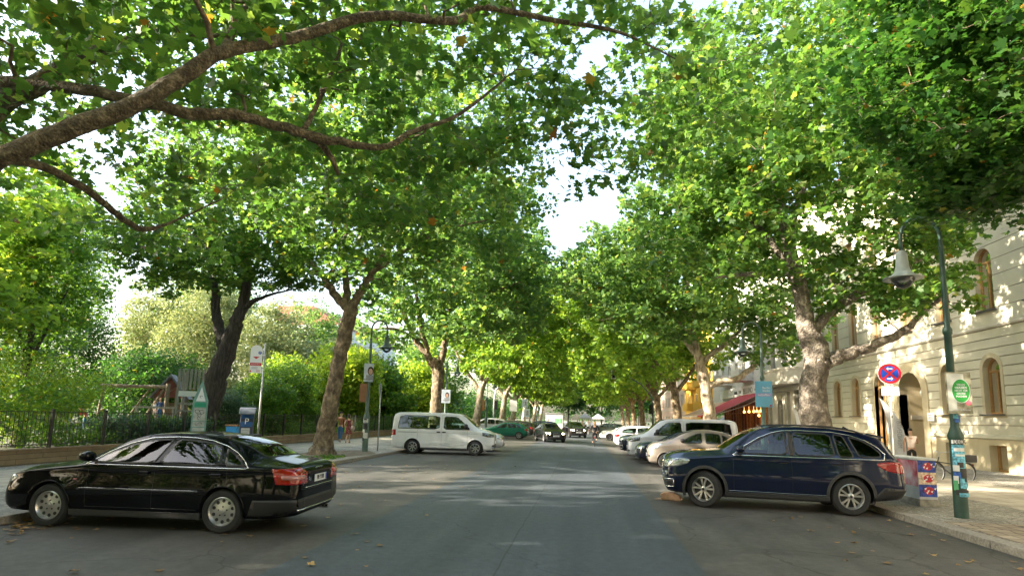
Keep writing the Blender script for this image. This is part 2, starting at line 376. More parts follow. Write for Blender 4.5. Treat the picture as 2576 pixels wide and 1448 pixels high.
def slabs(name, c1, c2, bw, bh, joint=(.1, .09, .07), mortar=.012, wall=False):
    m, t, b = nmat(name); tc = N(t, 'ShaderNodeTexCoord')
    br = N(t, 'ShaderNodeTexBrick'); br.inputs['Color1'].default_value = (*c1, 1); br.inputs['Color2'].default_value = (*c2, 1); br.inputs['Mortar'].default_value = (*joint, 1)
    br.inputs['Scale'].default_value = 1; br.inputs['Brick Width'].default_value = bw; br.inputs['Row Height'].default_value = bh; br.inputs['Mortar Size'].default_value = mortar; br.inputs['Bias'].default_value = 0
    if wall:
        sp = N(t, 'ShaderNodeSeparateXYZ'); cb = N(t, 'ShaderNodeCombineXYZ'); t.links.new(tc.outputs['Object'], sp.inputs[0])
        t.links.new(sp.outputs[1], cb.inputs[0]); t.links.new(sp.outputs[2], cb.inputs[1]); t.links.new(cb.outputs[0], br.inputs['Vector'])
    else: t.links.new(tc.outputs['Object'], br.inputs['Vector'])
    no = N(t, 'ShaderNodeTexNoise'); no.inputs['Scale'].default_value = 1.5; no.inputs['Detail'].default_value = 8; no.inputs['Roughness'].default_value = .7; t.links.new(tc.outputs['Object'], no.inputs['Vector'])
    r2 = N(t, 'ShaderNodeValToRGB'); r2.color_ramp.elements[0].color = (.65, .62, .58, 1); r2.color_ramp.elements[1].color = (1.25, 1.22, 1.16, 1); r2.color_ramp.elements[0].position = .3; r2.color_ramp.elements[1].position = .7; t.links.new(no.outputs[0], r2.inputs[0])
    mu = N(t, 'ShaderNodeMixRGB', blend_type='MULTIPLY'); mu.inputs[0].default_value = 1; t.links.new(br.outputs[0], mu.inputs[1]); t.links.new(r2.outputs[0], mu.inputs[2])
    t.links.new(mu.outputs[0], b.inputs['Base Color']); b.inputs['Roughness'].default_value = .8
    bp = N(t, 'ShaderNodeBump'); bp.inputs['Strength'].default_value = .5; bp.inputs['Distance'].default_value = .01; bp.invert = True; t.links.new(br.outputs['Fac'], bp.inputs['Height']); t.links.new(bp.outputs[0], b.inputs['Normal'])
    return m
def sheet(name, x0, x1, y0, y1, z, m, kind='structure'):
    o = meshobj(name, [(x0, y0, z), (x1, y0, z), (x1, y1, z), (x0, y1, z)], [(0, 1, 2, 3)], m); o['kind'] = kind; return o
XL, XR = -8.75, 6.22
sheet('ground', -1500, 1500, -1500, 1500, -.03, mat('earth', (.07, .055, .035), .95, var=.3, scale=.5, bump=.4, col2=(.05, .07, .025)))
sheet('road', XL, XR, -40, 420, 0, asphalt('old asphalt', (.056, .054, .050), (.104, .099, .091), None, True))
sheet('carriageway', -3.58, 1.46, -40, 420, .004, asphalt('newer asphalt', (.052, .063, .077), (.074, .088, .104), [-1.02]))
COB = cobble('mosaic paving', (.20, .19, .17), (.42, .40, .36), 13)
SETT = cobble('large sett paving', (.26, .20, .15), (.44, .37, .29), 3.6, (.05, .045, .035), .035, .28)
SLAB = slabs('granite slab paving', (.34, .31, .26), (.42, .39, .33), 1.0, .8)
GRAN = mat('granite kerb stone', (.26, .235, .20), .75, var=.25, scale=25, bump=.3, bscale=60)
DIRT = mat('tree pit soil', (.13, .10, .07), .95, scale=3, bump=.8, bscale=30, col2=(.24, .19, .13))
for nm, x0, x1 in (('pavement', -15.8, XL-.14), ('pavement', XR+.3, 16.55)):
    b = MB(); b.box(((x0+x1)/2, 190, .03), (x1-x0, 460, .18)); o = b.build(nm, COB); o['kind'] = 'structure'
for nm, x0, x1 in (('kerb', XL-.14, XL), ('kerb', XR, XR+.3)):
    b = MB(); y = -40; k = 0
    while y < 150:
        L = 1.0+.25*math.sin(k*7.3); b.box(((x0+x1)/2+.006*math.sin(k*3.1), y+L/2, .03), (x1-x0, L-.012, .188+.006*math.sin(k*5))); y += L; k += 1
    b.box(((x0+x1)/2, 285, .03), (x1-x0, 270, .19))
    o = b.build(nm, GRAN, bevel=.012); o['kind'] = 'structure'
sheet('footpath', -14.9, -12.1, -40, 420, .124, SLAB)
sheet('footpath', 9.3, 12.6, -40, 420, .124, SLAB)
sheet('driveway_paving', XR+.31, 9.29, -40, 11.7, .124, SETT)
# soil round the near left tree, worn edge
pp = [(-10.3+1.35*math.cos(a)*(1+.1*math.sin(3*a)), 22.9+2.9*math.sin(a)*(1+.08*math.cos(4*a)), .128) for a in np.linspace(0, 6.28, 40)[:-1]]
o = meshobj('tree_pit', pp, [tuple(range(39))], DIRT); o['kind'] = 'structure'
pp = [(7.9+.9*math.cos(a), 20.9+1.3*math.sin(a), .128) for a in np.linspace(0, 6.28, 30)[:-1]]
o = meshobj('tree_pit', pp, [tuple(range(29))], DIRT); o['kind'] = 'structure'
# park floor
sheet('park_ground', -400, -16.1, -60, 420, .12, mat('park soil and grass', (.022, .035, .010), .95, scale=1.2, bump=.5, col2=(.045, .05, .022)))

# low wall and iron fence
WALLM = slabs('long brown stone courses', (.20, .145, .095), (.27, .21, .14), 1.6, .145, (.09, .07, .05), .008, True)
b = MB(); b.box((-15.95, 32, .32), (.26, 76, .40)); b.box((-15.95, 32, .545), (.34, 76.04, .05))
o = b.build('low_wall', WALLM, bevel=.01); tag(o, 'low brown stone wall under the iron railings of the park', 'wall')
IRON = mat('black painted iron', (.018, .02, .018), .45, var=.3, scale=20)
fe = empty('iron_fence', 'black iron railings standing on the low stone wall beside the park', 'fence', (-15.95, 0, .57))
pb = MB()
for k in range(1, 15): pb.tube([(0, k*.129, .06), (0, k*.129, 1.06)], .009, 6)
pb.box((0, .965, 1.06), (.035, 1.87, .02)); pb.box((0, .965, .10), (.03, 1.87, .02))
panel = pb.build('railing_panel', IRON, fe, loc=(0, 3.9, 0))
qb = MB(); qb.box((0, 0, .56), (.075, .075, 1.12)); qb.box((0, 0, 1.13), (.09, .09, .03)); post = qb.build('post', IRON, fe, loc=(0, 3.9, 0))
for k in range(1, 34):
    for src in (panel, post):
        c = src.copy(); C.objects.link(c); c.location = (0, 3.9+k*1.93, 0)

# ------------------------------------------------------------------ facades
CREAM = mat('cream render', (.54, .50, .38), .85, var=.06, scale=1.2, bump=.15, bscale=120)
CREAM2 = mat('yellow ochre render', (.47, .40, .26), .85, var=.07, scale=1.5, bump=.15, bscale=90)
GROOVE = mat('darker joint', (.30, .26, .18), .9, var=.2, scale=3)  # groove backing and lips, darker than the wall face
WHITEP = mat('pale render trim', (.54, .51, .43), .8, var=.05, scale=2)
WOOD = mat('brown window wood', (.30, .16, .05), .5, var=.25, scale=12, stretch=(1, 1, 6))
LEAD = mat('dark sheet metal', (.05, .05, .055), .5)
CURT = mat('pale curtain', (.45, .47, .5), .8, var=.2, scale=9, stretch=(1, 6, .3))
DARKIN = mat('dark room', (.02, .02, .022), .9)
def arch(c, w_, z0, z1, n=12):
    r = w_/2; P = [(c-r, z0), (c+r, z0), (c+r, z1-r)]
    P += [(c+r*math.cos(a), z1-r+r*math.sin(a)) for a in np.linspace(0, math.pi, n)[1:-1]]
    return P+[(c-r, z1-r)]
def rect(c, w_, z0, z1): return [(c-w_/2, z0), (c+w_/2, z0), (c+w_/2, z1), (c-w_/2, z1)]
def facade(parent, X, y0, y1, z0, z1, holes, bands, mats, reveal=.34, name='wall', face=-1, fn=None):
    """wall in the plane X seen from the street; holes are outlines in (Y,Z); bands = list of (za,zb) raised courses"""
    if fn is None: fn = lambda u, v, d: (X-face*d, u, v)       # d>0 goes into the wall
    b = MB(); hs = [h for h in holes if min(p[0] for p in h) < y1 and max(p[0] for p in h) > y0]
    def panel(a, c, za, zb, d, mi):
        loops = [[(a, za), (c, za), (c, zb), (a, zb)]]
        hh = [h for h in hs if min(p[1] for p in h) < zb and max(p[1] for p in h) > za]
        V, F = cdt(loops+hh, 0, lambda x, y: a < x < c and za < y < zb and not any(inpoly(x, y, h) for h in hh))
        n = len(b.v)
        for u, v in V: b.v.append(fn(u, v, d))
        for f in F: b.f.append(tuple(n+i for i in f)); b.mi.append(mi)
        return hh
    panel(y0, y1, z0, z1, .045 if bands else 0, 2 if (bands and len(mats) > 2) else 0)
    for za, zb in bands:
        hh = panel(y0+.002, y1-.002, za, zb, 0, 0)
        for z in (za, zb):
            us = np.arange(y0, y1, .08)
            for u in us:
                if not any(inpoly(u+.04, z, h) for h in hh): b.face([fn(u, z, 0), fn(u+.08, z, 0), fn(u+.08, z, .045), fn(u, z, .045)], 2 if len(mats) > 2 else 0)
    for h in hs:
        n = len(h)
        for i in range(n):
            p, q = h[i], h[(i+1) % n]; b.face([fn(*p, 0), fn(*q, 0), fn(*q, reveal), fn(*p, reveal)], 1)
    return b.build(name, mats, parent, fixn=False)
def window(parent, h, X, face=-1, depth=.22, fm=None, pane=None, bars='T', curtain=True, name='window'):
    """frame ring + mullions, pane as sub-part"""
    fm = fm or WOOD; fn = lambda u, v, d: (X-face*(depth-d), u, v)
    hi = inset(h, .075); b = MB(); n = len(h)
    for d0, d1 in ((0, .06),):
        for i in range(n):
            p, q = h[i], h[(i+1) % n]; pi, qi = hi[i], hi[(i+1) % n]
            b.face([fn(*p, .06), fn(*q, .06), fn(*qi, .06), fn(*pi, .06)]); b.face([fn(*pi, .06), fn(*qi, .06), fn(*qi, 0), fn(*pi, 0)])
    us = [p[0] for p in h]; vs = [p[1] for p in h]; c = (min(us)+max(us))/2; w_ = max(us)-min(us); za, zb = min(vs), max(vs)
    zt = zb-w_*.55
    if 'T' in bars:
        b.box((fn(c, 0, .03)[0], c, zt), (.07, w_-.06, .09)); b.box((fn(c, 0, .025)[0], c, (za+zt)/2), (.06, .085, zt-za-.05))
    f = b.build(name, fm, parent, fixn=True)
    g = MB(); g.face([fn(*p, .015) for p in hi]); o = g.build('pane', pane or GLW, f, fixn=False)
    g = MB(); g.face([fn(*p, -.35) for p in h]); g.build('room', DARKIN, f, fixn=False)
    if curtain:
        g = MB()
        for s in (-1, 1):
            cx = c+s*w_*.33; g.box((fn(0, 0, -.08)[0], cx, (za+zb)/2-.1), (.02, w_*.26, zb-za-.35))
        g.build('curtain', CURT, f)
    return f
# --- cream house
Hs = empty('cream_house', 'large cream rendered town house with arched windows and an arched portal', 'building', (16.5, 30, 0))
def loc0(o, p): o.location = (-p.location.x, -p.location.y, -p.location.z); return o
low = [arch(y, 1.0, 2.45, 4.75) for y in (39.9, 37.35, 28.35, 25.5, 22.65, 19.8, 17)]
door = arch(34.5, 1.15, .28, 4.7); portal = arch(31.45, 2.15, .17, 4.62, 18)
base = [rect(y, 1.0, .14, 1.2) for y in (28.35, 25.5, 22.65, 19.8, 17)]
up = [arch(y, 1.05, 6.7, 9.35) for y in (39.9, 37.35, 34.5, 31.45, 28.35, 25.5, 22.65, 19.8, 17)]
up2 = [rect(y, 1.05, 11, 13.3) for y in (39.9, 37.35, 34.5, 31.45, 28.35, 25.5, 22.65, 19.8, 17)]
big = [arch(31.45, 3.1, .1, 5.12, 18)]
surr = [arch(y, 1.34, 2.3, 4.95) for y in (39.9, 37.35, 28.35, 25.5, 22.65, 19.8, 17)]+[arch(34.5, 1.5, .28, 4.9)]
Y0, Y1 = 14, 41.6
loc0(facade(Hs, 16.5, Y0, Y1, .1, 1.42, base+[door, portal], [], [CREAM2, CREAM2], .4), Hs)
gb = [(1.62+k*.392, 1.62+(k+1)*.392-.036) for k in range(11)]
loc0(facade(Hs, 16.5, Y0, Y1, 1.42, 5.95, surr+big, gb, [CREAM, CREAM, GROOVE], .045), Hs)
# smooth surrounds, proud of the grooved wall
for s, h in zip(surr, low+[door]):
    b = MB(); n = len(s); fn = lambda u, v, d: (16.5+d, u, v)
    for i in range(n):
        p, q, pi, qi = s[i], s[(i+1) % n], h[i], h[(i+1) % n]
        b.face([fn(*p, -.018), fn(*q, -.018), fn(*qi, -.018), fn(*pi, -.018)]); b.face([fn(*p, -.018), fn(*p, .05), fn(*q, .05), fn(*q, -.018)]); b.face([fn(*pi, -.018), fn(*qi, -.018), fn(*qi, .34), fn(*pi, .34)])
    loc0(b.build('window_surround', CREAM2, Hs, fixn=False), Hs)
b = MB(); s, h = big[0], arch(31.45, 2.15, .1, 4.62, 18); fn = lambda u, v, d: (16.5+d, u, v); n = len(s)
for i in range(1, n):
    p, q, pi, qi = s[i], s[(i+1) % n], h[i], h[(i+1) % n]
    if p[1] < .2 and q[1] < .2: continue
    b.face([fn(*p, -.06), fn(*q, -.06), fn(*qi, -.06), fn(*pi, -.06)]); b.face([fn(*p, -.06), fn(*p, .05), fn(*q, .05), fn(*q, -.06)]); b.face([fn(*pi, -.06), fn(*qi, -.06), fn(*qi, 1.6), fn(*pi, 1.6)])
loc0(b.build('portal_surround', CREAM2, Hs, fixn=False), Hs)
b = MB(); b.box((18.1, 31.45, 2.4), (.1, 2.6, 4.8)); loc0(b.build('portal_back', CREAM2, Hs), Hs)
b = MB(); b.box((18.02, 30.98, 1.25), (.06, .8, 2.25)); b.box((18.02, 31.9, 1.25), (.06, .8, 2.25)); b.box((17.98, 31.45, 2.7), (.1, 2.2, .18)); loc0(b.build('portal_door', mat('dark door wood', (.20, .13, .08), .5), Hs), Hs)
b = MB()
for k, (z, r) in enumerate(((2.3, .06), (2.36, .09), (2.44, .12))): b.box((17.3, 30.43, z), (.6, r, .06)); b.box((17.3, 32.47, z), (.6, r, .06))
loc0(b.build('portal_cornice', WHITEP, Hs), Hs)
b = MB(); b.lathe([(0, -.2), (.12, -.17), (.19, -.06), (.2, .02), (.15, .13), (.05, .19), (0, .2)], 16, (16.75, 30.7, 3.55)); b.tube([(16.9, 30.45, 3.9), (16.75, 30.7, 3.75)], .015, 6)
loc0(shade_angle(b.build('globe_lamp', mat('opal glass globe', (.8, .8, .78), .25), Hs)), Hs)
b = MB(); b.box((16.43, 27.8, 1.45), (.22, 27.6, .14)) if False else None
def course(za, pts, m, nm, ya=Y0, yb=Y1):
    b = MB(); n = len(pts)
    segs = [(ya, 29.88), (33.02, 33.72), (35.28, yb)] if za < 4 else [(ya, yb)]
    for a, c in segs:
        b.prism([(16.5+p[0], za+p[1]) for p in pts], lambda u, v, d: (u, d, v), a, c)
    return loc0(b.build(nm, m, Hs), Hs)
course(1.42, [(.05, 0), (-.05, .02), (-.10, .05), (-.10, .17), (-.05, .20), (.05, .20)], CREAM, 'string_course')
course(5.95, [(.05, 0), (-.04, 0), (-.06, .03), (-.10, .06), (-.10, .12), (.05, .15)], WHITEP, 'string_course')
gb2 = [(6.1+k*.66, 6.1+(k+1)*.66-.026) for k in range(7)]
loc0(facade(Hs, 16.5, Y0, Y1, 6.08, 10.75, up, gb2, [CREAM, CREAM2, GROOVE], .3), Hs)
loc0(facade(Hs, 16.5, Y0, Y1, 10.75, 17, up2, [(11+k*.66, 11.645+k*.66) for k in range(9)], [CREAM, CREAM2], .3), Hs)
course(10.7, [(.05, 0), (-.12, 0), (-.18, .1), (-.18, .2), (.05, .22)], WHITEP, 'string_course')
course(16.6, [(.05, 0), (-.3, .1), (-.5, .3), (-.5, .5), (.05, .55)], WHITEP, 'cornice')
for h in low+up+up2: loc0(window(Hs, h, 16.5, depth=.26), Hs)
loc0(window(Hs, door, 16.5, depth=.26, curtain=False), Hs)
for h in base: loc0(window(Hs, h, 16.5, depth=.36, bars='', curtain=False), Hs)
sb = MB()
for h in low+up+up2:
    c = sum(p[0] for p in h[:2])/2; sb = MB(); sb.box((16.42, c, h[0][1]-.03), (.24, 1.22, .045)); loc0(sb.build('sill', LEAD, Hs), Hs)
b = MB(); b.box((22, 27.8, 8.5), (10.9, 27.5, 17)); 
b = MB(); b.face([(16.5, Y1, .1), (28, Y1, .1), (28, Y1, 17), (16.5, Y1, 17)]); b.face([(16.5, Y0, .1), (28, Y0, .1), (28, Y0, 17), (16.5, Y0, 17)])
loc0(b.build('side_wall', CREAM, Hs, fixn=False), Hs)
b = MB(); b.prism([(16.3, 17.1), (20, 20.5), (28, 20.5), (28, 17.1)], lambda u, v, d: (u, d, v), Y0, Y1); loc0(b.build('roof', mat('red roof tile', (.28, .10, .06), .8, bump=.4), Hs), Hs)
b = MB(); b.tube([(16.38, 41.45, .2), (16.38, 41.45, 16.5)], .06, 10); loc0(b.build('drainpipe', mat('zinc pipe', (.3, .31, .3), .45, .5), Hs, smooth=True), Hs)
PLA = mat('white enamel plate', (.7, .72, .75), .3, var=.03); INK = mat('black lettering', (.02, .02, .03), .5); 
for nm, y, z, ww, hh, tx in (('wall_sign', 29.6, 2.35, .5, .38, ('PRAXIS', 'IM HOF')), ('wall_plate', 27.3, 1.68, .3, .13, ('',)), ('info_board', 33.55, 2.0, .42, .75, ('',))):
    b = MB(); b.box((16.36 if nm == 'wall_sign' else 16.42, y, z), (.03, ww, hh)); o = b.build(nm, PLA, bevel=.004)
    tag(o, {'wall_sign': 'white notice plate on the cream wall right of the portal', 'wall_plate': 'small blank white plate low on the cream wall beside the lamp post', 'info_board': 'white notice board on the cream wall left of the portal'}[nm], 'sign')
    if nm == 'wall_sign':
        for k in range(3):
            b = MB(); b.box((16.343, y, z+.1-k*.09), (.003, .34-.06*(k % 2), .035)); b.build('lettering', INK, o)

# --- generic town house along the right side
def townhouse(name, label, y0, y1, X, H, wallm, revm, wy, rows, ww=1.1, wh=1.7, balc=None, cat='building', shop=None, face=-1, roofm=None, winm=None):
    P = empty(name, label, cat, (X, (y0+y1)/2, 0))
    hs = [rect(y, ww, z, z+wh) for z in rows for y in wy]
    loc0(facade(P, X, y0, y1, 3.9 if shop else .1, H, hs, [], [wallm, revm], .2, face=face), P)
    for h in hs: loc0(window(P, h, X, face=face, depth=.15, fm=winm or WHITEP, curtain=False), P)
    b = MB(); D = -face*12
    b.face([(X, y0, .1), (X+D, y0, .1), (X+D, y0, H), (X, y0, H)]); b.face([(X, y1, .1), (X+D, y1, .1), (X+D, y1, H), (X, y1, H)]); loc0(b.build('side_wall', wallm, P, fixn=False), P)
    b = MB(); b.prism([(X+face*.3, H), (X-face*5, H+3.5), (X-face*12, H+3.5), (X-face*12, H)], lambda u, v, d: (u, d, v), y0, y1)
    loc0(b.build('roof', roofm or mat('red roof tile', (.28, .10, .06), .8), P), P)
    for z in rows[1:]:
        b = MB(); b.box((X+face*.05, (y0+y1)/2, z-.55), (.14, y1-y0, .16)); loc0(b.build('string_course', WHITEP, P), P)
    for y, z, L in (balc or []):
        b = MB(); x = X+face*.65; b.box((x, y, z), (1.3, L, .15)); b.box((X+face*1.26, y, z+.55), (.07, L, .95)); b.box((x, y-L/2+.035, z+.55), (1.2, .07, .95)); b.box((x, y+L/2-.035, z+.55), (1.2, .07, .95))
        b.box((X+face*1.26, y, z+1.1), (.05, L, .05))
        loc0(b.build('balcony', wallm, P), P)
    return P
# corner house with bay
GREYC = mat('warm grey render', (.50, .46, .38), .85, var=.07, scale=1)
GREY2 = mat('grey stone base', (.34, .32, .27), .85, var=.1, scale=1)
Bh = empty('corner_house', 'grey cream corner house with a rounded balcony bay over an arched door', 'building', (16.4, 48, 0))
hs = [arch(50.6, 1.3, .2, 3.9), rect(46.8, 1.3, 1.0, 4.6), rect(43.4, 1.2, 1.2, 4.4)]+[rect(y, 1.2, z, z+2.2) for z in (6.6, 10.3, 13.9) for y in (43.3, 46.2, 49.4, 52.2)]
loc0(facade(Bh, 16.4, 41.65, 53.6, .1, 18, hs, [], [GREYC, GREY2], .35), Bh)
for h in hs: loc0(window(Bh, h, 16.4, depth=.25, fm=mat('grey green frame', (.22, .22, .18), .5), curtain=False), Bh)
b = MB(); bp = [(16.4, 44.9), (15.3, 46.1), (15.0, 47.2), (15.0, 50.4), (15.3, 51.5), (16.4, 52.7)]
for z0_, z1_, e in ((4.95, 5.15, .12), (5.15, 6.05, 0), (6.05, 6.2, .08)):
    q = [(p[0]-e, p[1]) for p in bp]; b.prism(q, lambda u, v, d: (u, v, d), z0_, z1_)
for k in range(30):
    y = 46.2+k*.18
    if y < 51.3: b.tube([(14.985 if 47.2 < y < 50.4 else 15.16, y-.06, 5.3), (14.985 if 47.2 < y < 50.4 else 15.16, y+.06, 5.9)], .02, 5, mi=1)
loc0(b.build('balcony', [GREYC, WHITEP], Bh), Bh)
b = MB(); s = arch(50.6, 1.9, .2, 4.25); h = arch(50.6, 1.3, .2, 3.9); n = len(s)
for i in range(n):
    p, q, pi, qi = s[i], s[(i+1) % n], h[i], h[(i+1) % n]; b.face([(16.33, *p), (16.33, *q), (16.33, *qi), (16.33, *pi)]); b.face([(16.33, *p), (16.42, *p), (16.42, *q), (16.33, *q)])
loc0(b.build('door_surround', GREYC, Bh, fixn=False), Bh)
b = MB(); b.box((16.3, 44.95, 2.3), (.22, .55, 4.3)); b.box((16.3, 48.7, 2.3), (.22, .6, 4.3)); b.box((16.3, 53.2, 2.3), (.22, .5, 4.3)); b.box((16.28, 47.6, 4.65), (.3, 11.6, .3)); loc0(b.build('pilaster', GREY2, Bh), Bh)
b = MB(); b.prism([(16.2, 18), (20, 21), (28, 21), (28, 18)], lambda u, v, d: (u, d, v), 41.7, 53.6); loc0(b.build('roof', _mc['red roof tile'], Bh), Bh)
b = MB(); b.box((16.27, 44.15, 1.55), (.04, .5, 1.3)); tag(b.build('notice_board', PLA, bevel=.004), 'tall white notice panel on the corner house beside the big plane trunk', 'sign')
# cafe house
WR = mat('red brown shop timber', (.17, .045, .02), .45, var=.3, scale=6, stretch=(1, 1, 5)); WO = mat('orange stained timber', (.42, .15, .04), .45, var=.25, scale=6)
Ch = townhouse('cafe_house', 'white house with a timber cafe front and awnings', 53.7, 76, 16.4, 17.5, mat('white grey render', (.5, .49, .46), .85), GREY2,
    [55.5, 58.5, 61.5, 64.5, 67.5, 70.5, 73.5], (6.6, 10.2, 13.8), balc=[(60, 6.1, 3.4), (68, 6.1, 3.4)], shop=True)
b = MB()
for y in np.arange(53.9, 70, 1.05): b.box((16.35, y, 2.0), (.22, .14, 3.8), mi=int(y*10) % 2)
b.box((16.38, 62, 3.75), (.26, 16.4, .35)); b.box((16.38, 62, .45), (.2, 16.4, .7)); b.box((16.38, 62, 2.9), (.14, 16.4, .1), mi=1)
for y in np.arange(54.4, 70, .35): b.box((16.42, y, 2.5), (.06, .04, 2.6), mi=1)
loc0(b.build('shop_front', [WR, WO], Ch), Ch)
b = MB(); b.face([(16.5, 53.8, .1), (16.5, 76, .1), (16.5, 76, 3.9), (16.5, 53.8, 3.9)]); loc0(b.build('shop_window', GLW, Ch, fixn=False), Ch)
b = MB(); b.box((18.5, 65, 2), (.1, 22, 4)); b.box((17.5, 65, .12), (2, 22, .05)); loc0(b.build('shop_interior', mat('warm cafe wall', (.22, .09, .03), .8), Ch), Ch)
b = MB()
for y, z in ((55, 3.0), (56.2, 3.0), (57.2, 3.0), (58.8, 3.0), (55.6, 2.6), (60.5, 3.0)): b.lathe([(0, -.14), (.11, -.08), (.13, 0), (.07, .12), (0, .16)], 10, (16.05, y, z)); b.tube([(16.05, y, z+.1), (16.05, y, z+.5)], .01, 5)
loc0(b.build('pendant_lamp', mat('lit amber globe', (.9, .45, .1), .4, emit=((1, .5, .12), 1.2)), Ch), Ch)
b = MB(); b.box((16.2, 62.5, 5.1), (.12, 17, .95)); o = b.build('shop_sign', mat('white sign board', (.72, .72, .72), .5, var=.03)); tag(o, 'long white shop sign board reading BELLUNO above the red awning', 'sign')
text('CAFE', .42, INK, frame((16.13, 62.3, 5.05), (0, -1, 0)), o, sx=1.1); text('BELLUNO', .74, INK, frame((16.13, 59.4, 5.08), (0, -1, 0)), o, sx=1.05); text('m', .5, INK, frame((16.13, 56.9, 5.1), (0, -1, 0)), o)
text('OSTERIA', .62, INK, frame((16.13, 55.2, 5.1), (0, -1, 0)), o, sx=.55)
b = MB(); b.box((16.128, 63.9, 5.05), (.01, 1.2, .3)); b.build('mark', INK, o)
def awning(label, ya, yb, zt, zb, x1, m, m2):
    t = empty('awning', label, 'awning', (16.2, (ya+yb)/2, zt), group='awnings over the cafe terrace')
    b = MB(); n = 14
    for k in range(n):
        y0_, y1_ = ya+(yb-ya)*k/n, ya+(yb-ya)*(k+1)/n
        b.face([(16.2, y0_, zt), (16.2, y1_, zt), (x1, y1_, zb-.03), (x1, y0_, zb)], k % 2); b.face([(16.2, y0_, zt-.02), (16.2, y1_, zt-.02), (x1, y1_, zb-.05), (x1, y0_, zb-.02)], k % 2)
        b.face([(x1, y0_, zb), (x1, y1_, zb-.03), (x1-.01, y1_, zb-.26), (x1-.01, (y0_+y1_)/2, zb-.20), (x1-.01, y0_, zb-.26)], k % 2)
    loc0(b.build('fabric', [m, m2], t, fixn=False), t)
    b = MB(); b.tube([(x1, ya, zb-.02), (x1, yb, zb-.02)], .045, 8)
    for y in (ya+.25, yb-.3):
        xm = (16.2+x1)/2+.3; b.tube([(16.2, y, zt-.45), (xm, y+.5, (zt+zb)/2-.35), (x1+.05, y, zb-.05)], .035, 6); b.tube([(16.2, y, zt-.05), (x1, y, zb-.02)], .025, 6)
    loc0(b.build('arm', mat('white painted arm', (.6, .6, .58), .4), t), t); return t
awning('red fabric awning over the cafe front, folding arms showing', 53.8, 62.4, 4.75, 2.62, 11.8, mat('red awning cloth', (.42, .035, .05), .75), mat('red awning cloth b', (.50, .05, .06), .75))
awning('beige fabric awning beyond the red one', 62.6, 74, 4.3, 2.5, 11.9, mat('beige awning cloth', (.62, .42, .25), .8), mat('beige awning cloth b', (.68, .50, .33), .8))
YEL = mat('yellow render', (.72, .42, .06), .85, var=.06)
townhouse('yellow_house', 'bright yellow block with boxy balconies beyond the cafe', 76.2, 98, 16.6, 16, YEL, YEL, [78.5, 81.5, 84.5, 88, 91, 94.5], (1.2, 4.4, 7.6, 10.8), 1.3, 1.8,
    balc=[(82, 3.6, 4.2), (82, 6.8, 4.2), (90.5, 3.6, 4.2), (90.5, 6.8, 4.2), (82, 10, 4.2), (90.5, 10, 4.2)])
townhouse('pink_house', 'pale pink and white house with a ground floor shop, far down the right pavement', 98.3, 128, 16.6, 17, mat('pale pink render', (.58, .43, .36), .85), GREY2, [101, 104.5, 108, 112, 116, 120, 124], (1.0, 4.6, 8.2, 11.8), 1.3, 1.9)
townhouse('white_house', 'white house with red roof glimpsed behind the park trees', 96, 128, -44, 17.5, mat('white render', (.52, .54, .57), .85), GREY2, [98.5, 102, 105.5, 109, 112.5, 116, 119.5, 123, 126], (1.5, 5.2, 8.9, 12.6), 1.3, 2.1, face=1, winm=LEAD)
# its flank faces the street corner: a second row of windows towards the camera
P = empty('white_wing', 'white block flank with dark windows seen between park trees', 'building', (-50, 96, 0))
hs = [rect(u, 1.3, z, z+2.1) for z in (1.5, 5.2, 8.9, 12.6) for u in (-54.5, -50.5, -46.5)]
fnw = lambda u, v, d: (u, 95.9+d, v)
o = facade(P, 0, -57, -44.0, .1, 17.5, hs, [], [_mc['white render'], GREY2], .2, fn=fnw); loc0(o, P)
for h in hs:
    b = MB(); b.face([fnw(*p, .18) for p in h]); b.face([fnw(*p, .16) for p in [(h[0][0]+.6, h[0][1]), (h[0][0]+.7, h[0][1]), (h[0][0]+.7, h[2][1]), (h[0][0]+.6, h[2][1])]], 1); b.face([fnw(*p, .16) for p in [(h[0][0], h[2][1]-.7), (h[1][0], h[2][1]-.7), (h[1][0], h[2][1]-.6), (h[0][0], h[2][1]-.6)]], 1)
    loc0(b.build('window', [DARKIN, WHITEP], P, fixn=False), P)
# ================================================================== CARS
RUB = mat('tyre rubber', (.022, .022, .023), .85, var=.2, scale=30, bump=.2)
BLKP = mat('black plastic trim', (.02, .02, .022), .5)
ALU = mat('alloy wheel silver', (.50, .50, .50), .32, .85, var=.05)
CHR = mat('chrome trim', (.75, .75, .77), .12, 1, var=.02)
REDL = mat('red lamp lens', (.30, .005, .007), .12, coat=1, var=.15, scale=40)
REDH = mat('pale lamp lens', (.42, .16, .15), .15, coat=1)
HLG = mat('clear headlamp', (.45, .48, .5), .12, .5, var=.4, scale=14, coat=1)
HLL = mat('lit headlamp', (.9, .85, .7), .2, emit=((1, .78, .5), 12))
PLT = mat('white number plate', (.72, .73, .74), .4, var=.02); SEAT = mat('car seat cloth', (.07, .07, .075), .9); SEATL = mat('light seat leather', (.30, .29, .25), .6)
ORA = mat('amber lens', (.6, .2, .02), .2, coat=1)
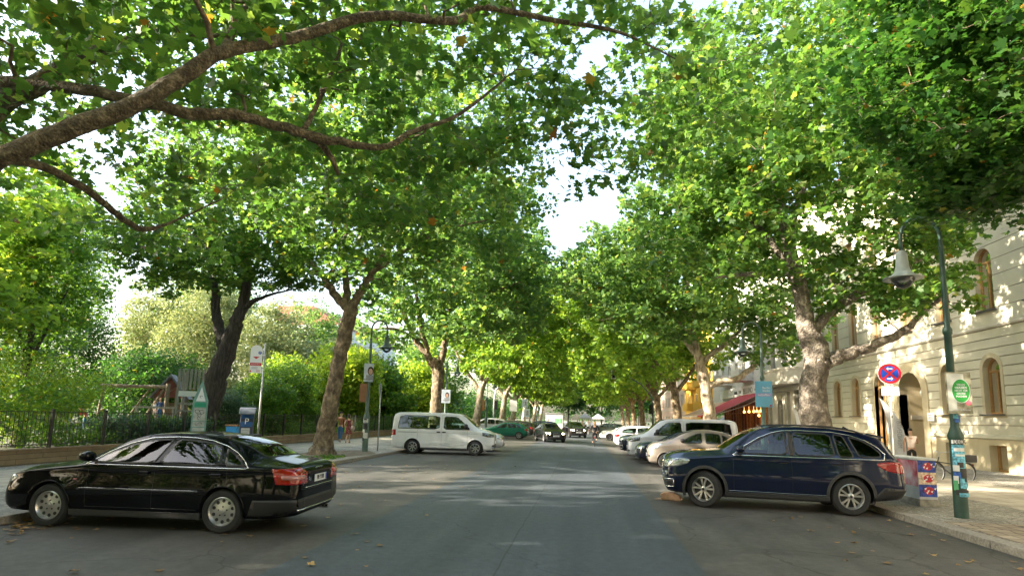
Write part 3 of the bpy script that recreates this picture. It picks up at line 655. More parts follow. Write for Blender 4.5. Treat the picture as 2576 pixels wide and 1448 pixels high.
def pchip(xs, ys, x):
    o = np.argsort(xs); xs = np.array(xs, float)[o]; ys = np.array(ys, float)[o]; h = np.diff(xs); d = np.diff(ys)/h; n = len(xs)
    m = np.zeros(n)
    for i in range(1, n-1):
        if d[i-1]*d[i] > 0: w1 = 2*h[i]+h[i-1]; w2 = h[i]+2*h[i-1]; m[i] = (w1+w2)/(w1/d[i-1]+w2/d[i])
    m[0] = d[0]; m[-1] = d[-1]; x = np.asarray(x, float)
    k = np.clip(np.searchsorted(xs, x)-1, 0, n-2); t = (x-xs[k])/h[k]
    return (2*t**3-3*t**2+1)*ys[k]+(t**3-2*t**2+t)*h[k]*m[k]+(-2*t**3+3*t**2)*ys[k+1]+(t**3-t**2)*h[k]*m[k+1]
# rows: x, z_bottom, w_sill, z_mid, w_mid, z_shoulder, w_shoulder, z_roof_edge, w_roof_edge, z_top
T = {}
T['sedan'] = dict(R=[(2.27,.32,.44,.48,.50,.58,.48,.62,.35,.64),(2.20,.24,.70,.50,.76,.66,.70,.70,.5,.72),(2.05,.21,.80,.52,.86,.76,.80,.81,.60,.84),(1.6,.20,.84,.54,.895,.84,.84,.90,.64,.93),(1.05,.19,.85,.56,.905,.90,.86,.98,.66,1.01),
 (.85,.19,.85,.56,.905,.92,.87,1.06,.66,1.10),(.30,.19,.85,.56,.905,.94,.875,1.30,.60,1.355),(0,.19,.85,.56,.905,.945,.875,1.37,.58,1.425),(-.45,.19,.85,.56,.905,.95,.875,1.395,.575,1.452),(-1.0,.19,.85,.56,.905,.955,.875,1.36,.57,1.42),(-1.5,.20,.85,.56,.905,.96,.87,1.24,.575,1.30),
 (-1.95,.21,.84,.58,.90,.965,.86,1.055,.60,1.09),(-2.2,.23,.80,.58,.88,.96,.84,1.02,.62,1.045),(-2.42,.26,.74,.58,.84,.93,.79,.985,.60,1.0),(-2.50,.34,.64,.56,.77,.85,.72,.90,.55,.91)],
 wb=1.38, wr=.318, ww=.215, arch=.355, tr=.80, nose=2.27,
 win=[[(.83,.965),(.62,1.10),(.32,1.235),(.0,1.325),(-.20,1.345),(-.40,1.352),(-.24,.965)],[(-.30,.965),(-.46,1.354),(-.72,1.345),(-1.0,1.31),(-1.20,1.255),(-1.31,.965)],[(-1.37,.965),(-1.26,1.235),(-1.42,1.165),(-1.60,1.05),(-1.68,.975)]],
 ws=[(1.02,.60),(.98,-.60),(.16,-.54),(.13,0),(.16,.54),(1.07,.3)], rw=[(-1.18,.50),(-1.90,.56),(-1.93,0),(-1.90,-.56),(-1.18,-.50),(-1.15,0)],
 doors=[(.78,-.28),(-.28,-1.42)], cowl=.98, deck=-1.97, belt=.965)
T['suv'] = dict(R=[(2.33,.42,.5,.62,.64,.78,.6,.88,.4,.91),(2.26,.30,.78,.62,.85,.88,.78,.98,.58,1.02),(2.05,.27,.86,.66,.93,.97,.88,1.06,.66,1.10),(1.5,.26,.90,.70,.965,1.04,.91,1.13,.72,1.17),(1.08,.26,.91,.70,.968,1.07,.92,1.17,.72,1.21),
 (.80,.26,.91,.70,.968,1.09,.92,1.33,.70,1.38),(.3,.26,.91,.7,.968,1.10,.92,1.60,.665,1.655),(0,.26,.91,.7,.968,1.105,.92,1.655,.655,1.715),(-.5,.26,.91,.7,.968,1.11,.92,1.68,.65,1.745),(-1.1,.26,.91,.7,.968,1.12,.92,1.665,.64,1.735),(-1.7,.27,.91,.7,.965,1.13,.91,1.59,.63,1.67),
 (-2.1,.30,.88,.7,.95,1.14,.89,1.49,.63,1.58),(-2.33,.33,.85,.68,.93,1.12,.87,1.30,.66,1.38),(-2.47,.36,.78,.68,.88,1.04,.82,1.09,.66,1.12),(-2.54,.42,.70,.66,.80,.90,.75,.97,.6,.99)],
 wb=1.467, wr=.375, ww=.255, arch=.43, tr=.84, nose=2.33,
 win=[[(.80,1.13),(.60,1.27),(.30,1.45),(.04,1.56),(-.12,1.60),(-.24,1.61),(-.27,1.13)],[(-.40,1.13),(-.38,1.615),(-1.16,1.60),(-1.21,1.13)],[(-1.26,1.13),(-1.21,1.595),(-1.42,1.57),(-1.58,1.13)],[(-1.66,1.13),(-1.50,1.56),(-1.75,1.50),(-1.97,1.37),(-2.10,1.24),(-2.08,1.15)]],
 priv=(1,2,3), ws=[(1.05,.66),(1.11,0),(1.05,-.66),(.14,-.60),(.09,0),(.14,.60)], rw=[(-1.95,.56),(-2.36,.60),(-2.38,0),(-2.36,-.60),(-1.95,-.56),(-1.92,0)],
 doors=[(.86,-.33),(-.33,-1.36)], cowl=1.04, deck=-2.36, belt=1.13)
T['van'] = dict(R=[(2.38,.34,.6,.56,.70,.80,.66,.88,.5,.90),(2.30,.24,.80,.56,.88,.88,.80,.98,.62,1.02),(2.05,.22,.88,.60,.94,1.0,.88,1.10,.70,1.14),(1.62,.21,.90,.6,.952,1.10,.90,1.22,.74,1.27),(1.35,.21,.90,.6,.952,1.12,.90,1.42,.75,1.47),
 (.85,.21,.90,.6,.952,1.14,.91,1.80,.76,1.86),(.45,.21,.90,.6,.952,1.15,.915,1.88,.77,1.94),(0,.21,.90,.6,.952,1.15,.915,1.90,.775,1.965),(-1.5,.22,.90,.6,.952,1.15,.915,1.90,.775,1.97),(-2.2,.24,.90,.6,.95,1.15,.91,1.88,.77,1.95),(-2.40,.28,.89,.6,.94,1.13,.90,1.82,.75,1.89),(-2.50,.32,.86,.6,.92,1.12,.88,1.62,.74,1.68),(-2.53,.36,.82,.6,.90,1.10,.85,1.3,.74,1.35)],
 wb=1.5, wr=.335, ww=.225, arch=.395, tr=.86, nose=2.38,
 win=[[(1.13,1.17),(1.17,1.26),(.92,1.52),(.64,1.74),(.50,1.79),(-.02,1.79),(-.04,1.17)],[(-.22,1.17),(-.22,1.81),(-2.16,1.81),(-2.24,1.19),(-2.20,1.17)]],
 priv=(), ws=[(1.50,.70),(1.57,0),(1.50,-.70),(.72,-.66),(.66,0),(.72,.66)], rw=None,
 doors=[(1.12,-.12),(-.12,-1.28)], cowl=1.48, deck=-9, belt=1.17)
T['micra'] = dict(R=[(1.88,.30,.42,.5,.5,.62,.45,.68,.3,.70),(1.80,.22,.66,.5,.72,.74,.64,.82,.46,.86),(1.55,.20,.75,.52,.80,.84,.74,.94,.54,1.0),(1.1,.20,.78,.55,.825,.92,.79,1.03,.60,1.09),(.88,.20,.78,.55,.828,.94,.795,1.13,.61,1.19),(.4,.20,.78,.55,.83,.96,.80,1.36,.58,1.42),(0,.20,.78,.55,.83,.97,.80,1.455,.57,1.515),
 (-.4,.20,.78,.55,.83,.975,.795,1.465,.565,1.535),(-.9,.20,.78,.55,.83,.98,.785,1.41,.56,1.485),(-1.3,.20,.77,.56,.825,.98,.76,1.28,.56,1.36),(-1.6,.22,.75,.56,.81,.97,.74,1.08,.56,1.14),(-1.76,.26,.68,.56,.76,.90,.68,.97,.5,1.01),(-1.84,.34,.55,.55,.66,.78,.58,.85,.4,.88)],
 wb=1.215, wr=.295, ww=.175, arch=.335, tr=.735, nose=1.88,
 win=[[(.66,1.0),(.46,1.17),(.22,1.30),(.02,1.375),(-.16,1.405),(-.16,1.0)],[(-.27,1.0),(-.27,1.415),(-.60,1.405),(-.84,1.365),(-.86,1.0)],[(-.91,1.0),(-.90,1.35),(-1.10,1.28),(-1.28,1.16),(-1.32,1.04),(-1.26,1.0)]],
 ws=[(1.0,.52),(1.05,0),(1.0,-.52),(.16,-.52),(.12,0),(.16,.52)], rw=[(-1.25,.46),(-1.58,.5),(-1.6,0),(-1.58,-.5),(-1.25,-.46),(-1.22,0)],
 doors=[(.70,-.22),(-.22,-1.02)], cowl=1.0, deck=-1.6, belt=1.0)
T['hatch'] = dict(R=[(2.10,.32,.44,.48,.5,.58,.48,.64,.35,.66),(2.03,.24,.70,.50,.76,.68,.69,.74,.5,.77),(1.85,.21,.78,.52,.84,.78,.78,.85,.58,.89),(1.4,.20,.82,.54,.87,.85,.82,.93,.62,.97),(1.0,.19,.83,.56,.88,.90,.84,1.0,.64,1.04),(.78,.19,.83,.56,.88,.91,.845,1.10,.63,1.15),(.25,.19,.83,.56,.88,.93,.85,1.32,.58,1.375),(-.1,.19,.83,.56,.88,.935,.85,1.38,.57,1.44),
 (-.6,.19,.83,.56,.88,.94,.845,1.375,.565,1.44),(-1.2,.20,.82,.56,.88,.95,.83,1.31,.56,1.38),(-1.6,.21,.81,.57,.87,.96,.81,1.19,.56,1.25),(-1.86,.23,.78,.57,.85,.95,.79,1.02,.58,1.06),(-2.0,.28,.70,.57,.80,.88,.74,.93,.54,.95),(-2.06,.36,.60,.56,.72,.8,.66,.84,.45,.86)],
 wb=1.3, wr=.315, ww=.2, arch=.35, tr=.77, nose=2.10,
 win=[[(.72,.955),(.50,1.12),(.20,1.26),(.0,1.315),(-.22,1.335),(-.2,.955)],[(-.28,.955),(-.30,1.337),(-.7,1.33),(-.98,1.30),(-1.08,.955)],[(-1.15,.955),(-1.05,1.285),(-1.28,1.22),(-1.5,1.06),(-1.48,.97)]],
 ws=[(.92,.56),(.97,0),(.92,-.56),(.1,-.52),(.06,0),(.1,.52)], rw=[(-1.38,.48),(-1.84,.54),(-1.86,0),(-1.84,-.54),(-1.38,-.48),(-1.36,0)],
 doors=[(.72,-.25),(-.25,-1.2)], cowl=.92, deck=-1.86, belt=.955)
e = dict(T['hatch']); e['R'] = [r for r in e['R'] if r[0] > -1]+[(-1.2,.20,.82,.56,.88,.95,.83,1.36,.56,1.425),(-1.9,.21,.81,.57,.87,.96,.81,1.29,.56,1.35),(-2.2,.23,.79,.57,.86,.95,.80,1.17,.57,1.22),(-2.36,.28,.74,.57,.83,.92,.77,.98,.56,1.0),(-2.44,.36,.64,.56,.74,.82,.68,.86,.48,.88)]
e['win'] = e['win'][:2]+[[(-1.15,.955),(-1.05,1.315),(-1.8,1.235),(-2.0,1.12),(-2.02,.97)]]; e['rw'] = [(-2.0,.48),(-2.30,.53),(-2.32,0),(-2.30,-.53),(-2.0,-.48),(-1.98,0)]; e['deck'] = -2.32
T['estate'] = e
def section(r, nseg=5):
    x, zb, ws, zm, wm, zs, wsd, zr, wr_, zt = r
    P = [(0, zb), (ws*.8, zb), (ws, zb+.05), (wm-.008, zm-.14), (wm, zm), (wsd+(wm-wsd)*.35, zm+(zs-zm)*.7), (wsd, zs), (wsd*.5+wr_*.5+.012, (zs+zr)/2), (wr_, zr), (wr_*.88, zr+(zt-zr)*.62), (wr_*.5, zt-(zt-zr)*.12), (0, zt)]
    return cr_path(P, nseg)
def wheel(parent, x, y, r, w, style, steer=0, rimm=ALU):
    s = 1 if y > 0 else -1
    b = MB(); ri = r*.66
    b.lathe([(ri, -w/2+.03), (ri+.02, -w/2), (r-.03, -w/2+.005), (r-.008, -w/2+.03), (r, -w/4), (r, w/4), (r-.008, w/2-.03), (r-.03, w/2-.005), (ri+.02, w/2), (ri, w/2-.03), (ri-.015, -w/2+.03), (ri, -w/2+.03)], 40, axis='Y', sgn=s)
    o = b.build('wheel', RUB, parent, loc=(x, y, r)); shade_angle(o, 40); o.rotation_euler = (0, 0, steer)
    b = MB(); ro = ri+.004; f = w/2-.035
    b.lathe([(ro, f+.012), (ro-.014, f+.018), (ro-.03, f-.005), (ro-.04, f-.06)], 40, axis='Y', sgn=s)
    dk = 1
    b.lathe([(0, f-.075), (ro-.03, f-.075)], 24, axis='Y', sgn=s, mi=1)
    def pt(rad, a, h): return (rad*math.cos(a), s*h, rad*math.sin(a))
    if style == 'holes':
        b.lathe([(0, f-.012), (ri*.25, f-.018), (ri*.5, f-.03), (ri*.9, f-.03), (ro-.02, f-.01)], 40, axis='Y', sgn=s)
        for k in range(10):
            a = 2*math.pi*(k+.5)/10; c = pt(ri*.72, a, f-.026)
            b.lathe([(0, .002), (ri*.115, .002), (ri*.125, -.004)], 14, (c[0], c[1], c[2]), 'Y', 1, s)
        for k in range(5):
            a = 2*math.pi*k/5+.3; c = pt(ri*.32, a, f-.016); b.lathe([(0, .003), (ri*.055, .003), (ri*.06, -.004)], 10, c, 'Y', 1, s)
        b.lathe([(0, f), (ri*.13, f-.002), (ri*.15, f-.02)], 16, axis='Y', sgn=s)
    else:
        n, wd, pair = {'star': (5, .10, .0), 'twin': (5, .052, .24), 'seven': (7, .075, 0), 'ten': (10, .04, 0)}[style]
        for k in range(n):
            for q in ((-pair, pair) if pair else (0,)):
                a0 = 2*math.pi*k/n+.35+q*.35; a1 = 2*math.pi*k/n+.35+q
                p0 = Vector(pt(ri*.18, a0, f-.02)); p1 = Vector(pt(ro-.02, a1, f-.008)); d = (p1-p0).normalized(); t = Vector((-d.z, 0, d.x)); i = Vector((0, -s*.04, 0)); h = ri*wd
                A = [p0-t*h*1.2, p0+t*h*1.2, p1+t*h*1.5, p1-t*h*1.5]; B = [p+i for p in A]; m = (p0+p1)/2+Vector((0, s*.004, 0))
                b.face(A); 
                for z in range(4): b.face([A[z], A[(z+1) % 4], B[(z+1) % 4], B[z]])
        b.lathe([(0, f-.002), (ri*.14, f-.005), (ri*.24, f-.02), (ri*.26, f-.06)], 18, axis='Y', sgn=s)
        b.lathe([(0, f+.001), (ri*.11, f-.001), (ri*.11, f-.006)], 14, axis='Y', sgn=s, mi=1)
    r_ = b.build('rim', [rimm, BLKP], o); shade_angle(r_, 30)
    return o
def make_car(typ, name, label, pm, loc, rz, cat='car', group=None, style='star', sc=(1, 1, 1), priv=None, seatm=None, steer=0, detail=True, extra=None, cladd=None, fmt=None, rimm=ALU, sill=BLKP, lit=False, plate=None, chrome=True, lower=None):
    S = T[typ]; P = empty(name, label, cat, loc, rz, group)
    rows = S['R']; xs = [r[0] for r in rows]; cols = [[r[k] for r in rows] for k in range(10)]
    n = 120 if detail else 60; L0, L1 = rows[0][0], rows[-1][0]
    u = np.linspace(0, 1, n); u = u-.035*np.sin(2*math.pi*u)      # denser at the ends
    X = L0+(L1-L0)*u; V = [pchip(xs, cols[k], X) for k in range(1, 10)]
    sec = [section((X[i], *[V[k][i] for k in range(9)]), 5 if detail else 3) for i in range(n)]; m = len(sec[0])
    bm = bmesh.new(); grid = []
    for i in range(n):
        row = [bm.verts.new((X[i], p[0], p[1])) for p in sec[i]]
        left = [row[0]]+[bm.verts.new((X[i], -p[0], p[1])) for p in sec[i][1:-1]]+[row[-1]]
        grid.append(row+left[-2:0:-1])
    M = len(grid[0])
    for i in range(n-1):
        for j in range(M): bm.faces.new((grid[i][j], grid[i][(j+1) % M], grid[i+1][(j+1) % M], grid[i+1][j]))
    for row in (grid[0], grid[-1]):
        c = bm.verts.new((row[0].co.x, 0, sum(v.co.z for v in row)/M)); cen = c
        prev = row
        for t_ in (.66, .33):
            nr = [bm.verts.new(v.co.lerp(c.co, 1-t_)) for v in row]
            for j in range(M): bm.faces.new((prev[j], prev[(j+1) % M], nr[(j+1) % M], nr[j]))
            prev = nr
        for j in range(M): bm.faces.new((prev[j], prev[(j+1) % M], c))
    bmesh.ops.recalc_face_normals(bm, faces=bm.faces)
    bvh = BVHTree.FromBMesh(bm)
    # --- projection of outlines on to the skin
    def ray(u, v, phi):
        if phi == 'top': o, d = Vector((u, v, 5)), Vector((0, 0, -1))
        else:
            a = R(phi); d0 = Vector((math.cos(a), math.sin(a), 0)); ua = Vector((-math.sin(a), math.cos(a), 0)); o = d0*6+ua*u; o.z = v; d = -d0
        h = bvh.ray_cast(o, d)
        return (h[0], h[1]) if h[0] is not None else (None, None)
    def patch(poly, phi, mats, nm, par, off=.004, st=.06, border=0, side=1, thick=.012, smooth=True):
        poly = densify(poly, .05); loops = [poly]; inn = None
        if border: inn = inset(poly, border); loops.append(inn)
        Vv, F = cdt(loops, st, lambda x, y: inpoly(x, y, poly))
        pts = []; ok = []
        for (a, b_) in Vv:
            p, nn = ray(a, b_, phi); ok.append(p is not None); pts.append((p+nn*off) if p is not None else Vector((0, 0, 0)))
        F2 = [f for f in F if all(ok[i] for i in f)]; mi = []
        for f in F2:
            cx = sum(Vv[i][0] for i in f)/3; cy = sum(Vv[i][1] for i in f)/3; mi.append(1 if border and not inpoly(cx, cy, inn) else 0)
        if not F2: return None
        if side < 0: pts = [Vector((p.x, -p.y, p.z)) for p in pts]; F2 = [tuple(reversed(f)) for f in F2]
        o = meshobj(nm, pts, F2, mats, par, mi, smooth)
        if thick:
            b2 = bmesh.new(); b2.from_mesh(o.data); be = [e for e in b2.edges if e.is_boundary]; r = bmesh.ops.extrude_edge_only(b2, edges=be)
            for v in [g for g in r['geom'] if isinstance(g, bmesh.types.BMVert)]:
                q = bvh.find_nearest(Vector((v.co.x, abs(v.co.y) if False else v.co.y, v.co.z)))
                if q[0] is not None: v.co = v.co-q[1]*thick
            b2.to_mesh(o.data); b2.free()
        return o
    def line(pts2, phi, rad, m_, nm, side=1, off=.0, closed=False, par=P, n=6, dens=.06):
        if closed: q = densify(pts2, dens); q.append(q[0])
        else:
            q = []
            for a, b_ in zip(pts2[:-1], pts2[1:]):
                k = max(1, int(math.hypot(b_[0]-a[0], b_[1]-a[1])/dens)); q += [(a[0]+(b_[0]-a[0])*i/k, a[1]+(b_[1]-a[1])*i/k) for i in range(k)]
            q.append(pts2[-1])
        out = []
        for a, b_ in q:
            p, nn = ray(a, b_, phi)
            if p is not None: p = p+nn*off; out.append((p.x, p.y*side, p.z))
        if len(out) > 1: return MB().tube(out, rad, n).build(nm, m_, par, smooth=True)
    sides = (1, -1)
    sy = lambda u: u if True else 0
    # side outlines are given in (x,z): phi 90 has u=-x
    side2 = lambda poly: [(-a, b_) for a, b_ in poly]
    priv_ = S.get('priv', ()) if priv is None else priv
    holes = []
    for wi, poly in enumerate(S['win']):
        pp = chaikin(poly, 1, .12); holes.append(pp)
        for s in sides: patch(side2(pp), 90, [GLD if wi in priv_ else GL, BLKP], 'side_window', P, .004, .12, .028, s, .01)
    wsP = chaikin(S['ws'], 1, .1); patch(wsP, 'top', [GL, BLKP], 'windscreen', P, .004, .1, .03, 1, .01)
    if S['rw']: rwP = chaikin(S['rw'], 1, .1); patch(rwP, 'top', [GLD if priv_ else GL, BLKP], 'rear_window', P, .004, .1, .03, 1, .01)
    hin = [inset(h, .014) for h in holes]; win_ = inset(wsP, .014); rin = inset(rwP, .014) if S['rw'] else None
    # arches
    wbx = S['wb']; wr = S['wr']; ar = S['arch']; zc = wr+.01
    dele = []
    for f in bm.faces:
        c = f.calc_center_median(); nrm = f.normal
        if abs(c.y) > .35 and any(inpoly(c.x, c.z, h) for h in hin) and abs(nrm.y) > .3: dele.append(f); continue
        if nrm.z > .2 and (inpoly(c.x, c.y, win_) or (rin and inpoly(c.x, c.y, rin))) and c.z > S['belt']-.05: dele.append(f); continue
        if abs(c.y) > .3 and nrm.z < .8:
            for ax in (wbx, -wbx):
                if all((v.co.x-ax)**2+(v.co.z-zc)**2 < ar*ar for v in f.verts): dele.append(f); break
    bmesh.ops.delete(bm, geom=list(set(dele)), context='FACES')
    for v in bm.verts:
        if abs(v.co.y) > .3:
            for ax in (wbx, -wbx):
                dx, dz = v.co.x-ax, v.co.z-zc; q = math.hypot(dx, dz)
                if q < ar and v.co.z < zc+ar and q > 1e-3: v.co.x = ax+dx/q*ar; v.co.z = max(zc+dz/q*ar, v.co.z if dz < -.1 else -9)
    # split into panels
    low = lower if lower else rows[0][1]+.0
    def panel_of(f):
        c = f.calc_center_median(); nz = f.normal.z; ny = abs(f.normal.y)
        if c.x > S['nose']-.40 and c.z < S['R'][2][5]-.14: return 'front_bumper'
        if c.x < L1+.36 and c.z < .62*(S['belt']/.96) and typ != 'van': return 'rear_bumper'
        if c.x < L1+.30 and c.z < .55 and typ == 'van': return 'rear_bumper'
        if c.x > S['cowl']-.02 and nz > .55 and c.z > S['R'][2][5]-.12: return 'bonnet'
        if c.x < S['deck'] and nz > .5 and c.z > .8: return 'boot_lid'
        for k, (a, b_) in enumerate(S['doors']):
            if b_ < c.x < a and abs(c.y) > .5 and .30 < c.z < S['belt']-.02 and (math.hypot(c.x+wbx, c.z-zc) > ar+.05) and (math.hypot(c.x-wbx, c.z-zc) > ar+.05): return 'door%d%s' % (k, 'l' if c.y > 0 else 'r')
        return 'body'
    bm.faces.ensure_lookup_table(); names = [panel_of(f) for f in bm.faces]
    mtmp = bpy.data.meshes.new('t'); bm.to_mesh(mtmp); bm.free()
    Vc = [v.co.copy() for v in mtmp.vertices]; Nn = [v.normal.copy() for v in mtmp.vertices]; Fc = [tuple(p.vertices) for p in mtmp.polygons]
    for nm in sorted(set(names)):
        idx = {}; vv = []; ff = []; vn = []
        for f, q in zip(Fc, names):
            if q != nm: continue
            g = []
            for i in f:
                if i not in idx: idx[i] = len(vv); vv.append(Vc[i]); vn.append(Nn[i])
                g.append(idx[i])
            ff.append(tuple(g))
        if len(ff) < 3: continue
        o = meshobj('door' if nm.startswith('door') else nm, vv, ff, [pm], P, None, True)
        o.data.normals_split_custom_set_from_vertices(vn)
        if nm == 'body': body = o
    bpy.data.meshes.remove(mtmp)
    # arches: liner and lip
    lip = cladd or pm
    for ax in (wbx, -wbx):
        for s in sides:
            A = np.linspace(-.35, math.pi+.35, 24); b = MB(); pts = []
            for a in A:
                x, z = ax+ar*math.cos(a), zc+ar*math.sin(a); p, nn = ray(-x*1.0, max(z, rows[3][1]+.03), 90) if True else None
                # ray just outside of the arch
                x2, z2 = ax+(ar+.02)*math.cos(a), zc+(ar+.02)*math.sin(a); p, nn = ray(-x2, max(z2, .24), 90)
                pts.append((x, (p.y if p is not None else S['tr'])*s, z))
            for k in range(len(pts)-1):
                p, q = pts[k], pts[k+1]; b.face([p, q, (q[0], q[1]-s*.42, q[2]), (p[0], p[1]-s*.42, p[2])])
            b.face([(pts[k][0], pts[k][1]-s*.42, pts[k][2]) for k in range(len(pts))]); b.build('wheel_arch', BLKP, P, fixn=False)
            if cladd:
                b = MB(); wd = .055
                for k in range(len(A)-1):
                    qd = []
                    for kk, rr_ in ((k, ar-.004), (k+1, ar-.004), (k+1, ar+wd), (k, ar+wd)):
                        a = A[kk]; x2, z2 = ax+rr_*math.cos(a), zc+rr_*math.sin(a); p, nn = ray(-x2, max(z2, .25), 90)
                        yy = p.y if (p is not None and rr_ > ar) else abs(pts[kk][1]); qd.append((x2, (yy+.012)*s, z2))
                    b.face(qd)
                b.build('arch_cladding', cladd, P, fixn=False, smooth=True)
            MB().tube([(p[0], p[1], p[2]) for p in pts[2:-2]], .011, 6).build('arch_lip', lip, P, smooth=True)
            wheel(P, ax, s*(S['tr']-.02), wr, S['ww'], style, steer if ax > 0 else 0, rimm)
    b = MB(); b.box((0, 0, .24+.04), (2*wbx-.55, 1.5, .12)); b.box((0, 0, .33), (L0-L1-.7, .9, .2)); b.build('underbody', BLKP, P)
    for s in sides:
        b = MB(); zz = rows[4][1]+.02; b.box((0, s*(rows[4][2]-.01), zz+.03), (2*wbx-2*ar+.04, .07, .11)); b.build('sill', sill, P, bevel=.02)
    # interior
    zb = S['belt']-.14; sm = seatm or SEAT
    b = MB(); b.box(((S['cowl']+L1+.5)/2-.05, 0, zb-.30), (S['cowl']-L1-.75, 1.35, .1)); b.build('cabin_floor', SEAT, P)
    b = MB(); b.box((S['cowl']-.22, 0, zb+.02), (.5, 1.36, .26)); b.build('dashboard', SEAT, P, bevel=.06)
    for k, sx in enumerate((-.15, -1.0) if typ != 'van' else (.25, -.65, -1.55)):
        for s in sides:
            b = MB(); b.box((sx-.03, s*.37, zb+.05), (.13, .48, .62), tilt=('Y', -.22)); o = b.build('seat', sm, P, bevel=.05)
            b = MB(); b.box((sx-.14, s*.37, zb+.50), (.09, .25, .17), tilt=('Y', -.15)); b.tube([(sx-.1, s*.37-.05, zb+.3), (sx-.13, s*.37-.05, zb+.46)], .008, 5); b.tube([(sx-.1, s*.37+.05, zb+.3), (sx-.13, s*.37+.05, zb+.46)], .008, 5); b.build('headrest', sm, o, bevel=.03)
    b = MB(); cc = Vector((S['cowl']-.52, .37, zb+.16)); ring = []
    for k in range(17):
        a = 2*math.pi*k/16; ring.append((cc.x-.08*math.sin(a), cc.y+.18*math.cos(a), cc.z+.16*math.sin(a)))
    b.tube(ring, .013, 6, cap=False).build('steering_wheel', BLKP, P)
    # seams, handles
    wsw = S['belt']
    for k, (a, b_) in enumerate(S['doors']):
        for s in sides:
            if typ == 'van' and k == 1 and s < 0: pass
            for x in (a, b_):
                if typ == 'van': ln = [(-x, .32), (-x, wsw-.03)]
                else:
                    ln = [(-x, max(.32, 0)), (-x, wsw-.03)]
                    if abs(x+wbx) < ar+.12: ln = [(-x-.0, zc+ar*.97), (-x, wsw-.03)] if abs(x+wbx) < ar else ln
                line(ln, 90, .0035, BLKP, 'door_seam', s, -.0015)
            line([(-a, .33), (-b_ if abs(b_+wbx) > ar else -(-wbx+ar+.04), .33)], 90, .0035, BLKP, 'door_seam', s, -.0015)
            hx = b_+.17; p, nn = ray(-hx, wsw-.13, 90)
            if typ == 'van': hx = (b_+.12 if k == 0 else a-.15)
            if p is not None:
                b = MB(); b.box((hx, s*(p.y+.012), wsw-.12), (.19, .035, .032)); b.box((hx, s*(p.y+.001), wsw-.128), (.15, .012, .06), mi=1)
                b.build('door_handle', [pm if typ != 'van' else BLKP, BLKP], P, bevel=.008)
    # mirrors
    mx = S['win'][0][0][0]-.10
    for s in sides:
        p, nn = ray(-mx, wsw+.0, 90); my = (p.y if p is not None else .85)
        big_ = typ == 'van'
        b = MB(); b.tube([(mx, s*(my-.03), wsw+.03), (mx+.02, s*(my+.08), wsw+.06)], .022, 6, mi=1)
        h = .13 if big_ else .075
        q = len(b.v); b.lathe([(0, -.10), (h*.75, -.085), (h, -.03), (h*1.02, .04), (h*.9, .07), (0, .075)], 14, (mx+.02, s*(my+.15), wsw+.03+h), 'X', 0, -1)
        for i in range(q, len(b.v)):
            x, y, z = b.v[i]; b.v[i] = (x, s*(my+.13)+(y-s*(my+.15))*(1.0 if big_ else 1.35), z)
        b.build('wing_mirror', [BLKP if typ in ('van', 'micra') else pm, BLKP], P, smooth=True)
    K = dict(P=P, patch=patch, line=line, ray=ray, S=S, side2=side2, L0=L0, L1=L1, pm=pm)
    if fmt: fmt(K)
    if sc != (1, 1, 1): P.scale = sc
    return P
def yz(phi, p):      # 3-D guide corner -> (u,z) for a diagonal projection
    a = R(phi); return (-math.sin(a)*p[0]+math.cos(a)*p[1], p[2])
def lamps(K, phi, corners, m_, nm, border=0, sub=True, off=.005):
    poly = [yz(phi, c) for c in corners]; poly = chaikin(poly, 2, .2) if sub else poly
    for s in (1, -1): K['patch'](poly, phi, m_ if isinstance(m_, list) else [m_, BLKP], nm, K['P'], off, .04, border, s, .012)
def plate_(K, x, z, tx, front=True, w_=.52, h_=.11, tilt=0):
    b = MB(); s = 1 if front else -1; b.box((x, 0, z), (.012, w_, h_), mi=0); b.box((x+s*.007, s*(w_/2-.022), z), (.002, .04, h_-.01), mi=1)
    o = b.build('number_plate', [PLT, mat('plate blue', (.02, .05, .4), .4)], K['P'])
    if tx: text(tx, .1, INK, frame((x+s*.008, -.02*s, z), (0, s, 0)), o, sx=.72)
    return o
def std_front(K, hl=HLG, grille=None):
    n = K['S']['nose']; hz = K['S']['R'][2][5]
    w1 = K['S']['R'][2][6]
    lamps(K, 30, [(n-.05, w1*.45, hz-.15), (n-.05, w1*.50, hz-.04), (n-.35, w1+.02, hz-.0), (n-.30, w1+.02, hz-.13)], hl, 'headlight')
    K['patch']([(-.34, hz-.14), (.34, hz-.14), (.36, hz-.05), (-.36, hz-.05)], 0, [BLKP], 'grille', K['P'], .004, .06)
    K['patch']([(-.55, .30), (.55, .30), (.5, .42), (-.5, .42)], 0, [BLKP], 'lower_grille', K['P'], .004, .06)
def std_rear(K, z0=.72, z1=.92, x=.03, phi=150):
    L1 = K['L1']; r = K['S']['R'][-3]; w1 = r[6]
    lamps(K, phi, [(L1+.02, w1*.62, z0), (L1+.02, w1*.62, z1), (L1+.30, w1+.02, z1), (L1+.26, w1+.02, z0)], REDL, 'taillight')
